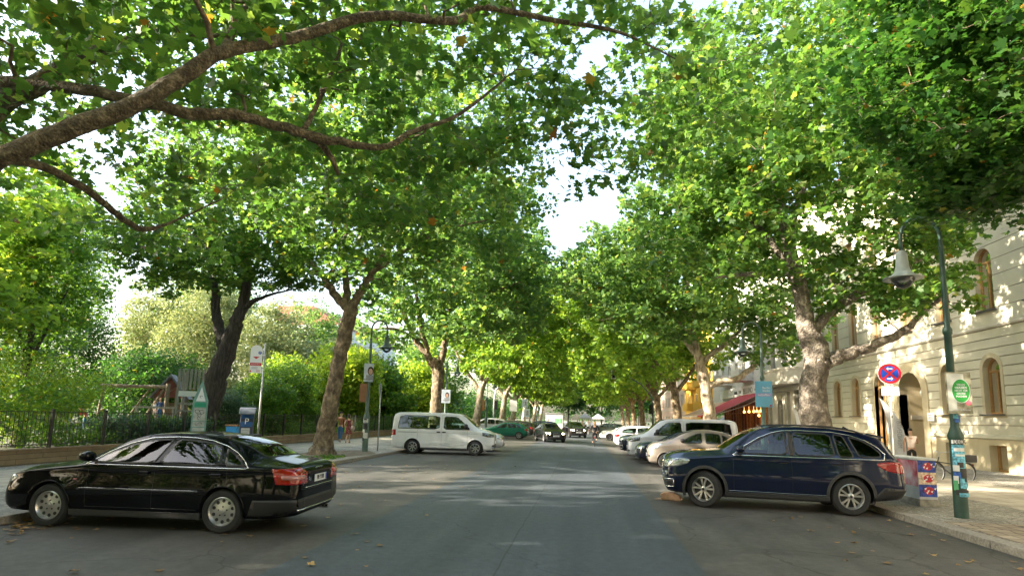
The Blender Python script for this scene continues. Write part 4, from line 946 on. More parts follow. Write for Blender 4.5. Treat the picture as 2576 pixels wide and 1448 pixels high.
# ---- near left: black saloon
BLACKP = paint('black car paint', (.002, .0028, .004), 0, .5); BLUEP = paint('dark blue metallic paint', (.002, .007, .032), .2)
WHP = paint('white van paint', (.80, .80, .82)); SILP = paint('silver metallic paint', (.62, .62, .65), .1); BEIP = paint('champagne metallic paint', (.25, .215, .185), .35)
GRNP = paint('dark green car paint', (.003, .11, .07)); GRYP = paint('grey metallic paint', (.13, .15, .14), .4); NAVP = paint('navy car paint', (.008, .012, .028))
def f_sedan(K):
    P = K['P']; S = K['S']; L1 = K['L1']; pa, ln = K['patch'], K['line']
    lamps(K, 25, [(2.2, .40, .60), (2.2, .42, .71), (1.98, .82, .77), (1.98, .84, .64)], HLG, 'headlight')
    pa([(-.30, .5), (.30, .5), (.36, .68), (-.36, .68)], 0, [BLKP], 'grille', P, .004, .05)
    lamps(K, 140, [(-2.50, .47, .73), (-2.50, .50, .90), (-2.44, .62, .97), (-2.16, .9, .95), (-2.22, .9, .73)], REDL, 'taillight', sub=False)
    lamps(K, 140, [(-2.48, .56, .80), (-2.48, .56, .86), (-2.28, .87, .86), (-2.28, .87, .80)], REDH, 'reversing_lamp', sub=False, off=.018)
    dlo = [(.85, .945), (.62, 1.115), (.32, 1.255), (.0, 1.345), (-.42, 1.372), (-.72, 1.365), (-1.0, 1.33), (-1.26, 1.255), (-1.46, 1.16), (-1.64, 1.04), (-1.74, .96), (-1.70, .945)]
    for s in (1, -1):
        ln([(-a, b) for a, b in dlo], 90, .0085, CHR, 'window_trim', s, .004, closed=True)
        ln([(-.92, .585), (1.0, .59)], 90, .010, BLKP, 'rubbing_strip', s, .006); ln([(-.92, .603), (1.0, .608)], 90, .0028, CHR, 'trim_line', s, .010)
        ln([(-1.05, .26), (1.0, .26)], 90, .022, BLKP, 'sill_moulding', s, -.012); ln([(-.9, .285), (.85, .285)], 90, .003, BLKP, 'trim_line', s, .012)
        ln([(-1.95, .80), (-1.2, .855), (0, .875), (1.2, .88), (2.1, .87)], 90, .0035, BLACKP, 'crease', s, .001)
        p, n_ = K['ray'](-.98+.0, .72, 90)
        if p: b = MB(); b.box((.98, s*(p.y+.004), .72), (.06, .01, .025)); b.build('side_indicator', REDH, P, bevel=.003)
    # dark lower bumper band, chrome strip, plate, badge
    for phi, u0, u1 in ((180, -.62, .62), (135, 1.1, 2.34)):
        pass
    pa([yz(125, c) for c in [(-2.4, .35, .32), (-2.4, .35, .52), (-1.86, .9, .50), (-1.80, .9, .26), (-2.0, .9, .26)]], 125, [BLKP], 'bumper_skirt', P, .008, .06)
    pa([yz(125, c) for c in [(-2.4, .35, .32), (-2.4, .35, .52), (-1.86, .9, .50), (-1.80, .9, .26), (-2.0, .9, .26)]], 125, [BLKP], 'bumper_skirt', P, .008, .06, 0, -1)
    pa([(-.60, .33), (.60, .33), (.60, .52), (-.60, .52)], 180, [BLKP], 'bumper_skirt', P, .012, .06)
    ln([(-.52, .665), (0, .665), (.52, .665)], 180, .010, CHR, 'boot_strip', 1, .004); ln([(-.72, .36), (0, .355), (.72, .36)], 180, .012, CHR, 'bumper_strip', 1, .02)
    plate_(K, -2.515, .78, 'PR·Y 970', False, .46)
    ln([(-.62, .70), (-.62, .98)], 180, .003, BLKP, 'boot_seam'); ln([(.62, .70), (.62, .98)], 180, .003, BLKP, 'boot_seam'); ln([(-.62, .64), (.62, .64)], 180, .003, BLKP, 'boot_seam')
    b = MB()
    for k in range(4):
        c = (-2.478, -.10+.068*k, .905); ring = [(c[0]-.005, c[1]+.042*math.cos(a), c[2]+.042*math.sin(a)) for a in np.linspace(0, 2*math.pi, 19)]; b.tube(ring, .0055, 5, cap=False)
    b.build('badge', CHR, P)
    text('A6', .09, CHR, frame((-2.508, .40, .78), (0, -1, 0)), P, 'badge_lettering')
    b = MB(); b.tube([(-2.3, -.45, .25), (-2.5, -.45, .25)], .03, 10).build('exhaust', CHR, P)
    ln([(-.92, .60), (-.97, .905)], 90, .003, BLKP, 'wing_seam', 1); 
make_car('sedan', 'black_saloon', 'glossy black saloon parked side on at the left kerb, tail towards the road', BLACKP, (-6.72, 8.85, 0), R(183.5), sc=(.985, 1, 1), style='holes', fmt=f_sedan, chrome=True, group='cars parked at right angles to the kerb')
def f_suv(K, near=True):
    P = K['P']; pa, ln = K['patch'], K['line']
    lamps(K, 35, [(2.24, .42, .80), (2.26, .40, .93), (2.0, .86, 1.0), (1.82, .95, .99), (1.86, .95, .90), (2.05, .9, .82)], HLG, 'headlight')
    for s in (1, -1):
        po = [(s*.05, .70), (s*.05, .95), (s*.10, 1.0), (s*.30, .98), (s*.36, .92), (s*.32, .70)]
        pa(po, 0, [BLKP], 'kidney_grille', P, .006, .05); ln(po, 0, .012, CHR, 'grille_frame', 1, .01, closed=True)
        b = MB()
        for k in range(6):
            y = s*(.10+.038*k); p, n_ = K['ray'](y, .82, 0)
            if p: b.box((p.x+.006, y, .83), (.016, .008, .22))
        b.build('grille_bars', CHR if False else BLKP, P)
    lamps(K, 30, [(2.2, .60, .62), (2.2, .60, .72), (2.1, .72, .72), (2.1, .72, .62)], HLG, 'fog_lamp'); 
    lamps(K, 30, [(2.3, .50, .40), (2.3, .46, .52), (2.05, .88, .54), (2.05, .86, .42)], BLKP, 'air_intake', sub=False)
    for s in (1, -1): ln([yz(30, c) for c in [(2.26, .50, .54), (2.05, .86, .56), (2.05, .84, .40), (2.26, .52, .40)]], 30, .012, CHR, 'intake_trim', s, .01)
    pa([(-.5, .36), (.5, .36), (.46, .54), (-.46, .54)], 0, [BLKP], 'lower_grille', P, .004, .06)
    plate_(K, 2.35, .60, 'B·YV 2', True)
    lamps(K, 145, [(-2.5, .42, .92), (-2.5, .45, 1.06), (-2.28, .94, 1.08), (-2.02, .97, 1.04), (-2.18, .96, .90), (-2.4, .8, .84)], REDL, 'taillight')
    dlo = [(.86, 1.105), (.60, 1.30), (.30, 1.475), (.02, 1.585), (-.2, 1.63), (-.5, 1.645), (-1.2, 1.63), (-1.55, 1.575), (-1.85, 1.475), (-2.05, 1.35), (-2.17, 1.22), (-2.12, 1.11), (-1.0, 1.105)]
    for s in (1, -1):
        ln([(-a, b) for a, b in dlo], 90, .011, CHR, 'window_trim', s, .004, closed=True)
        pa([(.285, 1.13), (.285, 1.605), (.38, 1.605), (.385, 1.13)], 90, [BLKP], 'door_pillar', P, .006, .08, 0, s)
        ln([(-1.85, .93), (-1.2, .985), (-.3, 1.0), (.8, 1.01), (1.9, 1.02), (2.2, 1.0)], 90, .004, K['pm'], 'crease', s, .001)
        ln([(-.98, .33), (1.02, .33)], 90, .04, BLKP, 'sill_cladding', s, -.02); ln([(-.98, .385), (1.02, .375)], 90, .004, CHR, 'trim_line', s, .006)
        ln([(.35, 0), (0, 0)], 'top', .001, BLKP, 'seam', 1) if False else None
        q = [K['ray'](x, s*.60, 'top')[0] for x in np.linspace(.12, -1.85, 12)]
        q = [(p.x, p.y, p.z+.035-(.035 if k in (0, 11) else 0)) for k, p in enumerate(q) if p]; MB().tube(q, .018, 8).build('roof_rail', BLKP, P, smooth=True)
        pa([yz(110, c) for c in [(-2.42, .4, .38), (-2.42, .5, .56), (-2.1, .96, .58), (-1.93, .96, .40), (-1.93, .96, .30)]], 110, [BLKP], 'bumper_skirt', P, .008, .06, 0, s)
    ln([(-.8, .47), (.8, .47)], 180, .014, CHR, 'bumper_strip', 1, .01); b = MB(); b.box((-2.12, 0, 1.58), (.34, 1.0, .035), tilt=('Y', -.2)); b.build('spoiler', K['pm'], P, bevel=.01)
    b = MB(); b.prism([(0, 0), (.14, 0), (.03, .06)], lambda u, v, d: (-1.62-u, d, 1.70+v), -.02, .02).build('aerial_fin', K['pm'], P, bevel=.008)
    plate_(K, -2.555, .80, '', False)
make_car('suv', 'blue_suv', 'dark blue off-road car with tinted rear windows, front wheels turned, parked facing the road', BLUEP, (4.10, 13.75, 0), R(174), sc=(.97, .98, 1.025), style='twin', fmt=f_suv, steer=R(-24), cladd=mat('grey black cladding', (.045, .045, .047), .6), seatm=SEATL, group='cars parked at right angles to the kerb')
def f_van(K):
    P = K['P']; pa, ln = K['patch'], K['line']
    lamps(K, 40, [(2.3, .52, .86), (2.3, .5, .98), (1.86, .93, 1.08), (1.86, .93, .92), (2.1, .9, .86)], [mat('smoked headlamp', (.12, .12, .13), .1, .3, var=.8, scale=12, coat=1), BLKP], 'headlight', sub=False)
    pa([(-.5, .84), (.5, .84), (.5, .93), (-.5, .93)], 0, [BLKP], 'grille', P, .004, .06); pa([(-.6, .36), (.6, .36), (.55, .52), (-.55, .52)], 0, [BLKP], 'lower_grille', P, .004, .06)
    lamps(K, 40, [(2.3, .62, .42), (2.3, .62, .50), (2.15, .76, .50), (2.15, .76, .42)], BLKP, 'fog_lamp')
    for s in (1, -1):
        pa([(2.32, .86), (2.50, .86), (2.50, 1.12), (2.34, 1.12)], 90, [REDL], 'taillight', P, .006, .04, 0, s)
        ln([(-1.6, .99), (0, 1.0), (2.3, 1.0)], 90, .004, BLKP, 'body_crease', s, -.001) if K['pm'] == WHP else ln([(-1.6, .99), (2.3, 1.0)], 90, .003, K['pm'], 'body_crease', s, .001)
        ln([(-.98, .43), (1.02, .43)], 90, .004, BLKP, 'body_crease', s, -.001)
        ln([(.12, 1.17), (.12, 1.84), (-.45, 1.84), (-.66, 1.78)], 90, .003, BLKP, 'door_seam', s, -.001)
        pa([(-1.08, 1.17), (-1.22, 1.17), (-1.2, 1.27), (-1.0, 1.42)], 90, [BLKP], 'door_corner', P, .006, .05, 0, s)
        ln([(1.30, 1.02), (2.2, 1.02)], 90, .008, BLKP, 'door_rail', s, -.002)
        b = MB(); p, n_ = K['ray'](-1.30, .80, 90); b.box((1.30, s*(p.y+.004), .80), (.05, .01, .02)); b.build('side_indicator', REDH, P)
    pa([(-.66, 1.2), (.66, 1.2), (.62, 1.74), (-.62, 1.74)], 180, [GLD, BLKP], 'rear_window', P, .008, .1, .03)
    plate_(K, 2.39, .60, '')
make_car('van', 'white_van', 'white passenger van with dark windows parked facing the road behind the near left plane tree', WHP, (-6.68, 27.7, 0), R(4), cat='van', style='seven', fmt=f_van, group='cars parked at right angles to the kerb')
make_car('van', 'silver_van', 'silver passenger van with a long dark side window, parked beside the small beige hatchback', SILP, (4.42, 28.0, 0), R(178), cat='van', style='seven', fmt=f_van, priv=(1,), group='cars parked at right angles to the kerb')
def f_micra(K):
    P = K['P']; pa, ln = K['patch'], K['line']
    lamps(K, 35, [(1.78, .42, .66), (1.72, .42, .80), (1.45, .62, .98), (1.38, .74, .95), (1.5, .8, .76)], HLG, 'headlight')
    pa([(-.34, .60), (.34, .60), (.30, .70), (-.30, .70)], 0, [BLKP], 'grille', P, .004, .05); pa([(-.5, .28), (.5, .28), (.45, .40), (-.45, .40)], 0, [BLKP], 'lower_grille', P, .004, .05)
    lamps(K, 30, [(1.75, .50, .44), (1.75, .50, .52), (1.6, .62, .52), (1.6, .62, .44)], BLKP, 'fog_lamp')
    lamps(K, 145, [(-1.82, .5, .70), (-1.80, .5, .92), (-1.56, .8, 1.02), (-1.5, .8, .84)], REDL, 'taillight')
    plate_(K, 1.895, .50, 'B·EW 51')
    for s in (1, -1):
        b = MB(); p, n_ = K['ray'](-.95, .76, 90); b.box((.95, s*(p.y+.004), .76), (.055, .012, .02)); b.build('side_indicator', REDH, P); ln([(-.8, .56), (.85, .56)], 90, .012, K['pm'], 'rubbing_strip', s, .002)
make_car('micra', 'beige_hatchback', 'small rounded champagne beige hatchback parked beside the dark blue off-road car', BEIP, (4.38, 23.75, 0), R(178), style='star', fmt=f_micra, group='cars parked at right angles to the kerb')
def f_gen(lit=False, tx='', rz0=.72, rz1=.92):
    def f(K):
        std_front(K, HLL if lit else HLG); std_rear(K, rz0, rz1); plate_(K, K['L0']+.015, .50, tx); plate_(K, K['L1']-.015, .62, '', False)
    return f
def car(typ, name, label, pm, x, y, rz, **k):
    k.setdefault('fmt', f_gen()); k.setdefault('detail', False); k.setdefault('group', 'cars parked at right angles to the kerb')
    return make_car(typ, name, label, pm, (x, y, 0), R(rz), **k)
BMWB = paint('black brown paint', (.006, .006, .006))
car('hatch', 'navy_hatchback', 'dark navy hatchback squeezed between the beige hatchback and the silver van', NAVP, 4.35, 25.75, 179, detail=True)
car('suv', 'navy_suv', 'dark navy off-road car parked just beyond the silver van', paint('navy metallic', (.006, .010, .030), .3), 4.15, 31.6, 176, style='twin', fmt=lambda K: f_suv(K), cladd=BLKP, sc=(.97, .97, .95))
car('hatch', 'black_hatchback', 'black hatchback with bright side windows beyond the navy off-road car', BMWB, 4.6, 35.0, 178, sc=(1, 1, 1.06))
car('estate', 'white_estate', 'white estate car with its tail lamps to the road, right side', WHP, 4.4, 38.6, 2, sc=(1, 1, 1.04))
car('sedan', 'white_coupe', 'white low coupe with dark ten-spoke wheels pulling in on the right', WHP, 3.7, 53.5, 176, style='ten', rimm=mat('dark alloy', (.12, .12, .13), .35, .7), sc=(1, 1, .97), fmt=f_gen())
car('estate', 'grey_estate', 'grey green estate car parked farthest on the right side of the road', GRYP, 2.6, 73, 178)
car('hatch', 'silver_hatchback', 'silver hatchback whose nose sticks out beyond the white van', SILP, -6.45, 31.2, 2, fmt=f_gen())
car('hatch', 'green_hatchback', 'bright dark green hatchback seen side on past the white van, tail to the road', GRNP, -6.9, 50.3, 179, style='star', sc=(1, .96, .98))
car('estate', 'charcoal_estate', 'charcoal estate car parked right behind the green hatchback', paint('charcoal paint', (.018, .02, .018)), -7.1, 54.2, 177, sc=(1, 1, 1.10))
car('estate', 'pale_people_carrier', 'pale silver people carrier standing left behind the green hatchback', paint('pale silver paint', (.5, .5, .5), .2), -10.2, 59.5, 178, sc=(1, 1.02, 1.2), cat='car')
car('estate', 'dark_grey_estate', 'dark estate car with roof rails behind the moving black hatchback', NAVP, -5.4, 66.5, 178, sc=(1, 1, 1.08))
def f_front(grid):
    def f(K):
        P = K['P']; pa, ln = K['patch'], K['line']
        std_rear(K); plate_(K, K['L0']+.012, .50, 'B·EL 742', True)
        lamps(K, 25, [(2.02, .38, .62), (2.02, .40, .74), (1.75, .80, .80), (1.75, .82, .67)], HLG, 'headlight')
        for s in (1, -1):
            p, n_ = K['ray'](s*.52, .67, 0)
            MB().lathe([(0, .03), (.055, .02), (.07, -.02)], 14, (p.x, s*.52, .675), 'X').build('lit_lamp', HLL, P)
            if grid == 'kidney': pa([(s*.03, .58), (s*.03, .70), (s*.22, .71), (s*.25, .60)], 0, [BLKP], 'kidney_grille', P, .006, .05); ln([(s*.03, .58), (s*.03, .70), (s*.22, .71), (s*.25, .60)], 0, .008, CHR, 'grille_frame', 1, .008, closed=True)
        if grid != 'kidney':
            pa([(-.36, .60), (.36, .60), (.30, .74), (-.30, .74)], 0, [BLKP], 'grille', P, .006, .05); ln([(-.2, .74), (-.1, .62), (.1, .62), (.2, .74)], 0, .014, CHR, 'grille_frame', 1, .012)
        pa([(-.55, .28), (.55, .28), (.5, .42), (-.5, .42)], 0, [BLKP], 'lower_grille', P, .004, .06)
        for s in (1, -1): lamps(K, 25, [(2.0, .55, .30), (2.0, .55, .38), (1.9, .7, .40), (1.9, .7, .30)], BLKP, 'fog_recess') if s > 0 else None
    return f
car('hatch', 'black_moving_hatchback', 'black hatchback driving towards the camera with headlights on', BMWB, -2.75, 46.2, -72, fmt=f_front('kidney'), detail=True, group='cars driving on the road', style='star')
car('hatch', 'brown_crossover', 'dark brown crossover with lit headlight following the black hatchback', paint('dark brown paint', (.016, .010, .008), .2), -.95, 58.8, -78, fmt=f_front('v'), group='cars driving on the road', sc=(1, 1.02, 1.1), detail=True)
car('sedan', 'dark_blue_saloon', 'small looking dark blue saloon farthest in the driving lane', NAVP, -.9, 84, -80, group='cars driving on the road')
car('estate', 'red_estate', 'red car nose just showing behind the beige hatchback on the right pavement side', paint('red car paint', (.30, .01, .015)), 9.2, 38.5, 88, group='cars at the right pavement') if False else None
# ================================================================== TREES
def star_leaf(k):
    if k == 'plane':   # five pointed lobes, 11 corners, lying in x-y, stalk at the origin
        a = [(0, 0), (.36, -.06), (.52, .22), (.34, .30), (.62, .66), (.22, .60), (0, 1.0), (-.22, .60), (-.62, .66), (-.34, .30), (-.52, .22), (-.36, -.06)]
    elif k == 'tri': a = [(0, 0), (.50, .12), (.30, .38), (.48, .70), (0, 1.0), (-.48, .70), (-.30, .38), (-.50, .12)]
    elif k == 'oval': a = [(0, 0), (.26, .28), (.24, .64), (0, 1), (-.24, .64), (-.26, .28)]
    else: a = [(0, 0), (.40, .42), (0, 1), (-.40, .42)]
    v = np.array([(x, y, -.22*abs(x)-.12*y*y) for x, y in a]); return v
def leaves_mesh(name, centers, per, size, spread, kind, m, parent, loc, rs, flat=.55, tilt=.75, reject=None, droop=.0):
    n = len(centers)*per
    c = np.repeat(centers, per, axis=0)
    d = rs.normal(size=(n, 3)); d /= np.linalg.norm(d, axis=1)[:, None]; d *= (rs.random(n)**.5)[:, None]
    p = c+d*np.array([spread, spread, spread*flat])
    keep = np.linalg.norm(p-np.array([0, 0, CAMH]), axis=1) > 3.3
    keep &= p[:, 2] > 1.9 if reject is None else reject(p)
    p = p[keep]; n = len(p)
    nz = rs.normal(size=(n, 3))*tilt+np.array([0, 0, 1.0]); nz /= np.linalg.norm(nz, axis=1)[:, None]
    t = rs.normal(size=(n, 3)); t[:, 2] -= droop; t -= (t*nz).sum(1)[:, None]*nz; t /= np.linalg.norm(t, axis=1)[:, None]; b = np.cross(nz, t)
    L = star_leaf(kind); k = len(L); s = size*(.45+.95*rs.random(n))
    V = p[:, None, :]+s[:, None, None]*(L[None, :, 0, None]*b[:, None, :]+(L[None, :, 1, None]-.4)*t[:, None, :]+L[None, :, 2, None]*nz[:, None, :])
    V = V.reshape(-1, 3)-np.array(loc)
    me = bpy.data.meshes.new(name); me.vertices.add(n*k); me.vertices.foreach_set('co', V.astype(np.float32).ravel())
    me.loops.add(n*k); me.loops.foreach_set('vertex_index', np.arange(n*k, dtype=np.int32)); me.polygons.add(n)
    me.polygons.foreach_set('loop_start', np.arange(0, n*k, k, dtype=np.int32)); me.update(calc_edges=True); me.materials.append(m)
    o = bpy.data.objects.new(name, me); link(o, parent); return o
def sample(ell, n, rs, pw=.42):
    w_ = np.array([e[3]*e[4]*e[5] for e in ell])**.8; w_ = w_/w_.sum(); out = []
    for e, k in zip(ell, (w_*n).astype(int)+1):
        d = rs.normal(size=(k, 3)); d /= np.linalg.norm(d, axis=1)[:, None]; r = rs.random(k)**pw
        out.append(np.array(e[:3])+d*r[:, None]*np.array(e[3:6]))
    return np.concatenate(out)
def tree(name, label, cat, base, limbs, ell, seed, ncl=600, per=40, size=.19, spread=.62, kind='plane', lm=None, bm_=None, group=None, bb=None, cut=None, seg=14, noise=.06, twig=True, reject=None, pw=.42, tilt=.75, flat=.55):
    rs = np.random.default_rng(seed); P = empty(name, label, cat, base, 0, group)
    b = MB(); nodes = []; rad = []
    for li, L in enumerate(limbs):
        Q = cr_path(L, 6); 
        if li > 0 or True:
            j = rs.normal(size=(len(Q), 3))*np.minimum(.05, Q[:, 3:4]*(.07 if li == 0 else .16)); j[0] = 0; Q[:, :3] += j
        b.tube([tuple(q[:3]-np.array(base)) for q in Q], [max(.012, q[3]) for q in Q], seg if Q[0, 3] > .12 else 8, noise=noise, seed=seed+li)
        for q in Q[(4 if li == 0 else 1):]: nodes.append(q[:3]); rad.append(q[3])
    b.build('trunk', bm_ or BARK, P, smooth=True, fixn=False)
    cen = sample(ell, ncl, rs, pw)
    if cut is not None: cen = cen[cut(cen)]
    if twig:
        nd = np.zeros((len(nodes)+len(cen)*4, 3)); nr = np.zeros(len(nd)); k = len(nodes); nd[:k] = nodes; nr[:k] = rad
        D = np.array([np.min(np.linalg.norm(nd[:k]-c, axis=1)) for c in cen]); tb = MB()
        for ci in np.argsort(D):
            c = cen[ci]; dd = np.linalg.norm(nd[:k]-c, axis=1)+np.maximum(0, nd[:k, 2]-c[2])*.6; j = int(np.argmin(dd)); p0 = nd[j]; L = np.linalg.norm(c-p0)
            if L < .25: continue
            r_ = min(nr[j]*.62, .016+.015*L); r_ = max(r_, .009)
            mid = (p0+c)/2+rs.normal(size=3)*L*.10+np.array([0, 0, L*.10]); q1 = (p0*2+mid*2)/4+rs.normal(size=3)*L*.05; q2 = (mid*2+c*2)/4+rs.normal(size=3)*L*.05
            pts = [p0, q1, mid, q2, c]; tb.tube([tuple(q-np.array(base)) for q in pts], [r_, r_*.85, r_*.7, r_*.55, .005], 5 if r_ > .02 else 4, cap=False)
            for q, f in ((q1, .85), (mid, .7), (q2, .55), (c, .4)): nd[k] = q; nr[k] = r_*f; k += 1
        tb.build('branches', bb or BARKB, P, smooth=True, fixn=False)
    leaves_mesh('crown', cen, per, size, spread, kind, lm or LEAF_MID, P, base, rs, reject=reject, tilt=tilt, flat=flat)
    return P
BARKL = bark('shaded limb bark', (.06, .045, .025), (.11, .085, .045), (.26, .21, .13), (5, 5, 5), .7)  # plane bark darkened: shade on the near limbs put into the colour
GP = 'plane trees lining the street'
# near left tree, trunk out of frame, limbs sweeping over the road
L0 = [[(-10.6, 6.0, 0, .55), (-10.5, 5.9, 1, .42), (-10.3, 5.8, 2.2, .38), (-9.6, 5.3, 3.0, .34), (-8, 5.2, 3.35, .20), (-6.6, 4.9, 3.85, 0.116), (-5.96, 4.61, 4.06, 0.100), (-5.24, 4.75, 4.5, 0.092), (-4.65, 4.98, 4.92, 0.088), (-4.22, 5.17, 5.39, 0.080), (-4.01, 5.35, 5.72, 0.074), (-3.48, 5.87, 6.23, 0.064), (-2.69, 6.3, 6.79, 0.060), (-1.78, 6.79, 7.02, 0.052), (-1.45, 6.99, 7.36, 0.046), (-.45, 7.51, 7.48, 0.036), (.49, 8.02, 7.6, 0.024), (1.4, 8.6, 7.5, 0.012)],
      [(-9.9, 5.5, 2.8, .25), (-8.8, 5.3, 4.6, .17), (-7.9, 5.3, 5.35, 0.096), (-7.03, 5.3, 5.5, 0.068), (-5.98, 5.35, 5.41, 0.064), (-5.09, 5.39, 5.24, 0.062), (-4.56, 5.66, 5.2, 0.068), (-4.0, 6.03, 5.31, 0.064), (-3.42, 6.51, 5.3, 0.056), (-2.79, 7.08, 5.42, 0.044), (-2.42, 7.29, 5.75, 0.036), (-1.9, 7.7, 6.2, 0.028), (-1.26, 8.09, 6.98, 0.016)],
      [(-6.3, 4.75, 4.0, .055), (-6.15, 5.1, 4.42, .052), (-6.08, 5.75, 4.47, .048), (-6.1, 6.3, 4.36, .044), (-6.15, 6.95, 4.27, .038), (-6.1, 7.5, 4.6, .018), (-5.9, 8.2, 5.2, .012)],
      [(-3.7, 6.25, 5.3, .055), (-3.52, 6.6, 5.32, .045), (-3.4, 6.83, 5.21, .038), (-3.38, 7.06, 5.04, .025)],
      [(-3.57, 6.38, 5.33, .035), (-3.47, 6.62, 5.94, .03), (-3.34, 6.82, 6.82, .018)],
      [(-9.9, 5.5, 2.8, .3), (-9.6, 6.5, 5, .22), (-9, 8, 7.5, .15), (-8, 9.5, 9.5, .08)], [(-9.9, 5.5, 2.8, .3), (-10, 4, 5, .2), (-9, 2.5, 7.5, .12)], [(-4.0, 5.35, 5.72, .05), (-4.4, 6.4, 7.2, .04), (-4.2, 8, 8.5, .03)]]
def cutL0(c):       # keeps the street view and the gap of sky under the limbs free
    z0 = 4.75+.0*c[:, 0]; k = (c[:, 2] > z0-.25*(c[:, 1] > 7)); k &= ~((c[:, 1] > 12.3) & (c[:, 0] < -4) & (c[:, 2] < 9)); k &= ~((c[:, 0] > -1.5) & (c[:, 2] < 5.9))
    return k & (np.linalg.norm(c-np.array([0, 0, CAMH]), axis=1) > 4.1)
tree('plane_tree', 'plane tree whose thick bare limbs sweep across the upper left', 'tree', (-10.6, 6, 0), L0,
     [(-6, 6.5, 8.6, 5.5, 5.5, 3.6), (-2.5, 8.5, 8.2, 4.2, 4.2, 2.4), (-8.5, 9.5, 8.5, 4.5, 5, 3.8), (-3.8, 10.5, 6.6, 2.8, 2.6, 1.5), (.6, 10.5, 7.9, 3.0, 3.0, 1.7), (-5, 3.8, 7.6, 3, 2, 1.6), (2.6, 12.5, 9, 2.2, 2.6, 1.6)], 11, 840, 36, .14, .50, 'plane', LEAF_NEAR, BARKL, GP, bb=BARKB, cut=cutL0, reject=lambda p: p[:, 2] > 4.2)
L1 = [[(-10.7, 22.6, 0, .62), (-10.65, 22.6, .45, .44), (-10.5, 22.5, 1.4, .35), (-10.25, 22.4, 3, .31), (-9.95, 22.3, 4.6, .29), (-9.7, 22.3, 6.2, .29)],
      [(-9.7, 22.3, 6.1, .22), (-9.25, 22.2, 6.9, .17), (-8.8, 22.1, 7.6, .14), (-7.6, 21.9, 9.3, .11), (-6.2, 21.2, 11.2, .07)],
      [(-9.75, 22.3, 6.1, .18), (-10.0, 22.4, 7, .15), (-10.2, 22.5, 8.4, .12), (-10.3, 22.6, 11, .08)],
      [(-9.75, 22.3, 6.0, .2), (-10.6, 22.5, 6.9, .16), (-11.6, 22.6, 8, .13), (-13.4, 22.6, 9.6, .08)],
      [(-8.8, 22.1, 7.6, .1), (-7.2, 21.2, 8.2, .08), (-5.4, 20, 8.6, .06), (-3.6, 19.4, 8.8, .03)], [(-10.2, 22.5, 8, .1), (-9.5, 19.5, 9.2, .08), (-8.2, 16.5, 9.4, .05), (-7.2, 14.8, 8.6, .03)]]
tree('plane_tree', 'plane tree with a bare brown trunk leaning right, standing between black saloon and white van', 'tree', (-10.7, 22.6, 0), L1,
     [(-8.2, 21, 11.0, 6.8, 8, 4.6), (-5.5, 19.5, 9.0, 4.0, 4.5, 2.6), (-11.5, 20, 9.6, 5, 6, 3.2), (-9, 15.5, 8.4, 4.4, 2.6, 2.4), (-8, 24, 15.5, 6, 8, 3)], 12, 1000, 46, .165, .62, 'plane', LEAF_NEAR, BARK, GP, cut=lambda c: ~((c[:, 0] < -9.5) & (c[:, 1] < 19.5) & (c[:, 2] < 9.6)) & ~((c[:, 1] < 17.5) & (c[:, 2] < 7.4)), reject=lambda p: p[:, 2] > 5.6)  # last crown lobe, above the view, added to shade the facade
L2 = [[(-10.6, 40, 0, .6), (-10.6, 40, 1.2, .48), (-10.5, 40, 3, .43), (-10.5, 40, 4.8, .46), (-10.6, 40, 5.8, .36)],
      [(-10.7, 40, 5.3, .3), (-11.6, 40, 6.4, .25), (-12.6, 40, 7.8, .2), (-13.4, 40, 9.6, .15), (-14.5, 40, 12, .1)], [(-11.3, 40, 6.1, .2), (-11.9, 39.6, 8.5, .16), (-12.3, 39.5, 11, .12), (-12.5, 39, 14, .07)],
      [(-10.5, 40, 5.2, .28), (-10.1, 40, 6.8, .22), (-9.9, 40, 8.3, .19), (-9.5, 39.5, 11, .13), (-8, 39, 15, .07)], [(-9.9, 40, 8, .13), (-8.4, 39, 9.4, .1), (-6.2, 38, 10.4, .07), (-4.4, 37, 10.8, .04)], [(-12, 40, 7.2, .12), (-13.6, 39, 7.9, .1), (-15.6, 38, 7.6, .06)]]
tree('plane_tree', 'plane tree with a low V shaped fork behind the white van', 'tree', (-10.6, 40, 0), L2,
     [(-9, 39.5, 13.5, 7.0, 7.5, 6.2), (-5.5, 38.5, 11.2, 4.2, 5, 3.4), (-13.5, 39, 9.5, 4.5, 5, 3.0), (-7, 37, 7.8, 4.5, 4, 1.4)], 13, 850, 34, .25, .72, 'tri', LEAF_MID, BARK, GP, reject=lambda p: p[:, 2] > 5.3)
R1 = [[(7.9, 20.9, 0, .68), (7.9, 20.9, .6, .54), (7.88, 20.9, 1.5, .48), (7.85, 20.9, 3, .42), (8.0, 20.9, 4.2, .42), (7.75, 20.9, 5.2, .32), (7.6, 20.9, 6.4, .27), (7.35, 20.9, 7.6, .22), (7.0, 20.9, 9.5, .18), (6.4, 20.6, 12, .1)],
      [(8.1, 20.8, 3.9, .25), (8.9, 20.7, 4.25, .20), (9.6, 20.5, 4.5, .17), (10.5, 20.3, 4.95, .12), (11.2, 20, 5.7, .07), (12.2, 19.5, 6.6, .03)], [(7.8, 20.9, 4.9, .2), (8.6, 20.9, 5.8, .17), (9.8, 20.7, 6.6, .14), (11.4, 20.4, 7.6, .09), (12.8, 19.6, 9, .05)],
      [(7.45, 20.9, 7.1, .12), (6.6, 20.9, 7.15, .11), (5.6, 20.8, 7.1, .09), (4.6, 20.4, 6.9, .03)], [(7.2, 20.9, 8.2, .13), (7.8, 20.9, 10.2, .1), (9, 20.5, 12, .06)], [(7.6, 20.9, 6.3, .14), (6.5, 21.2, 8.8, .1), (4.8, 21.4, 10.4, .06)]]
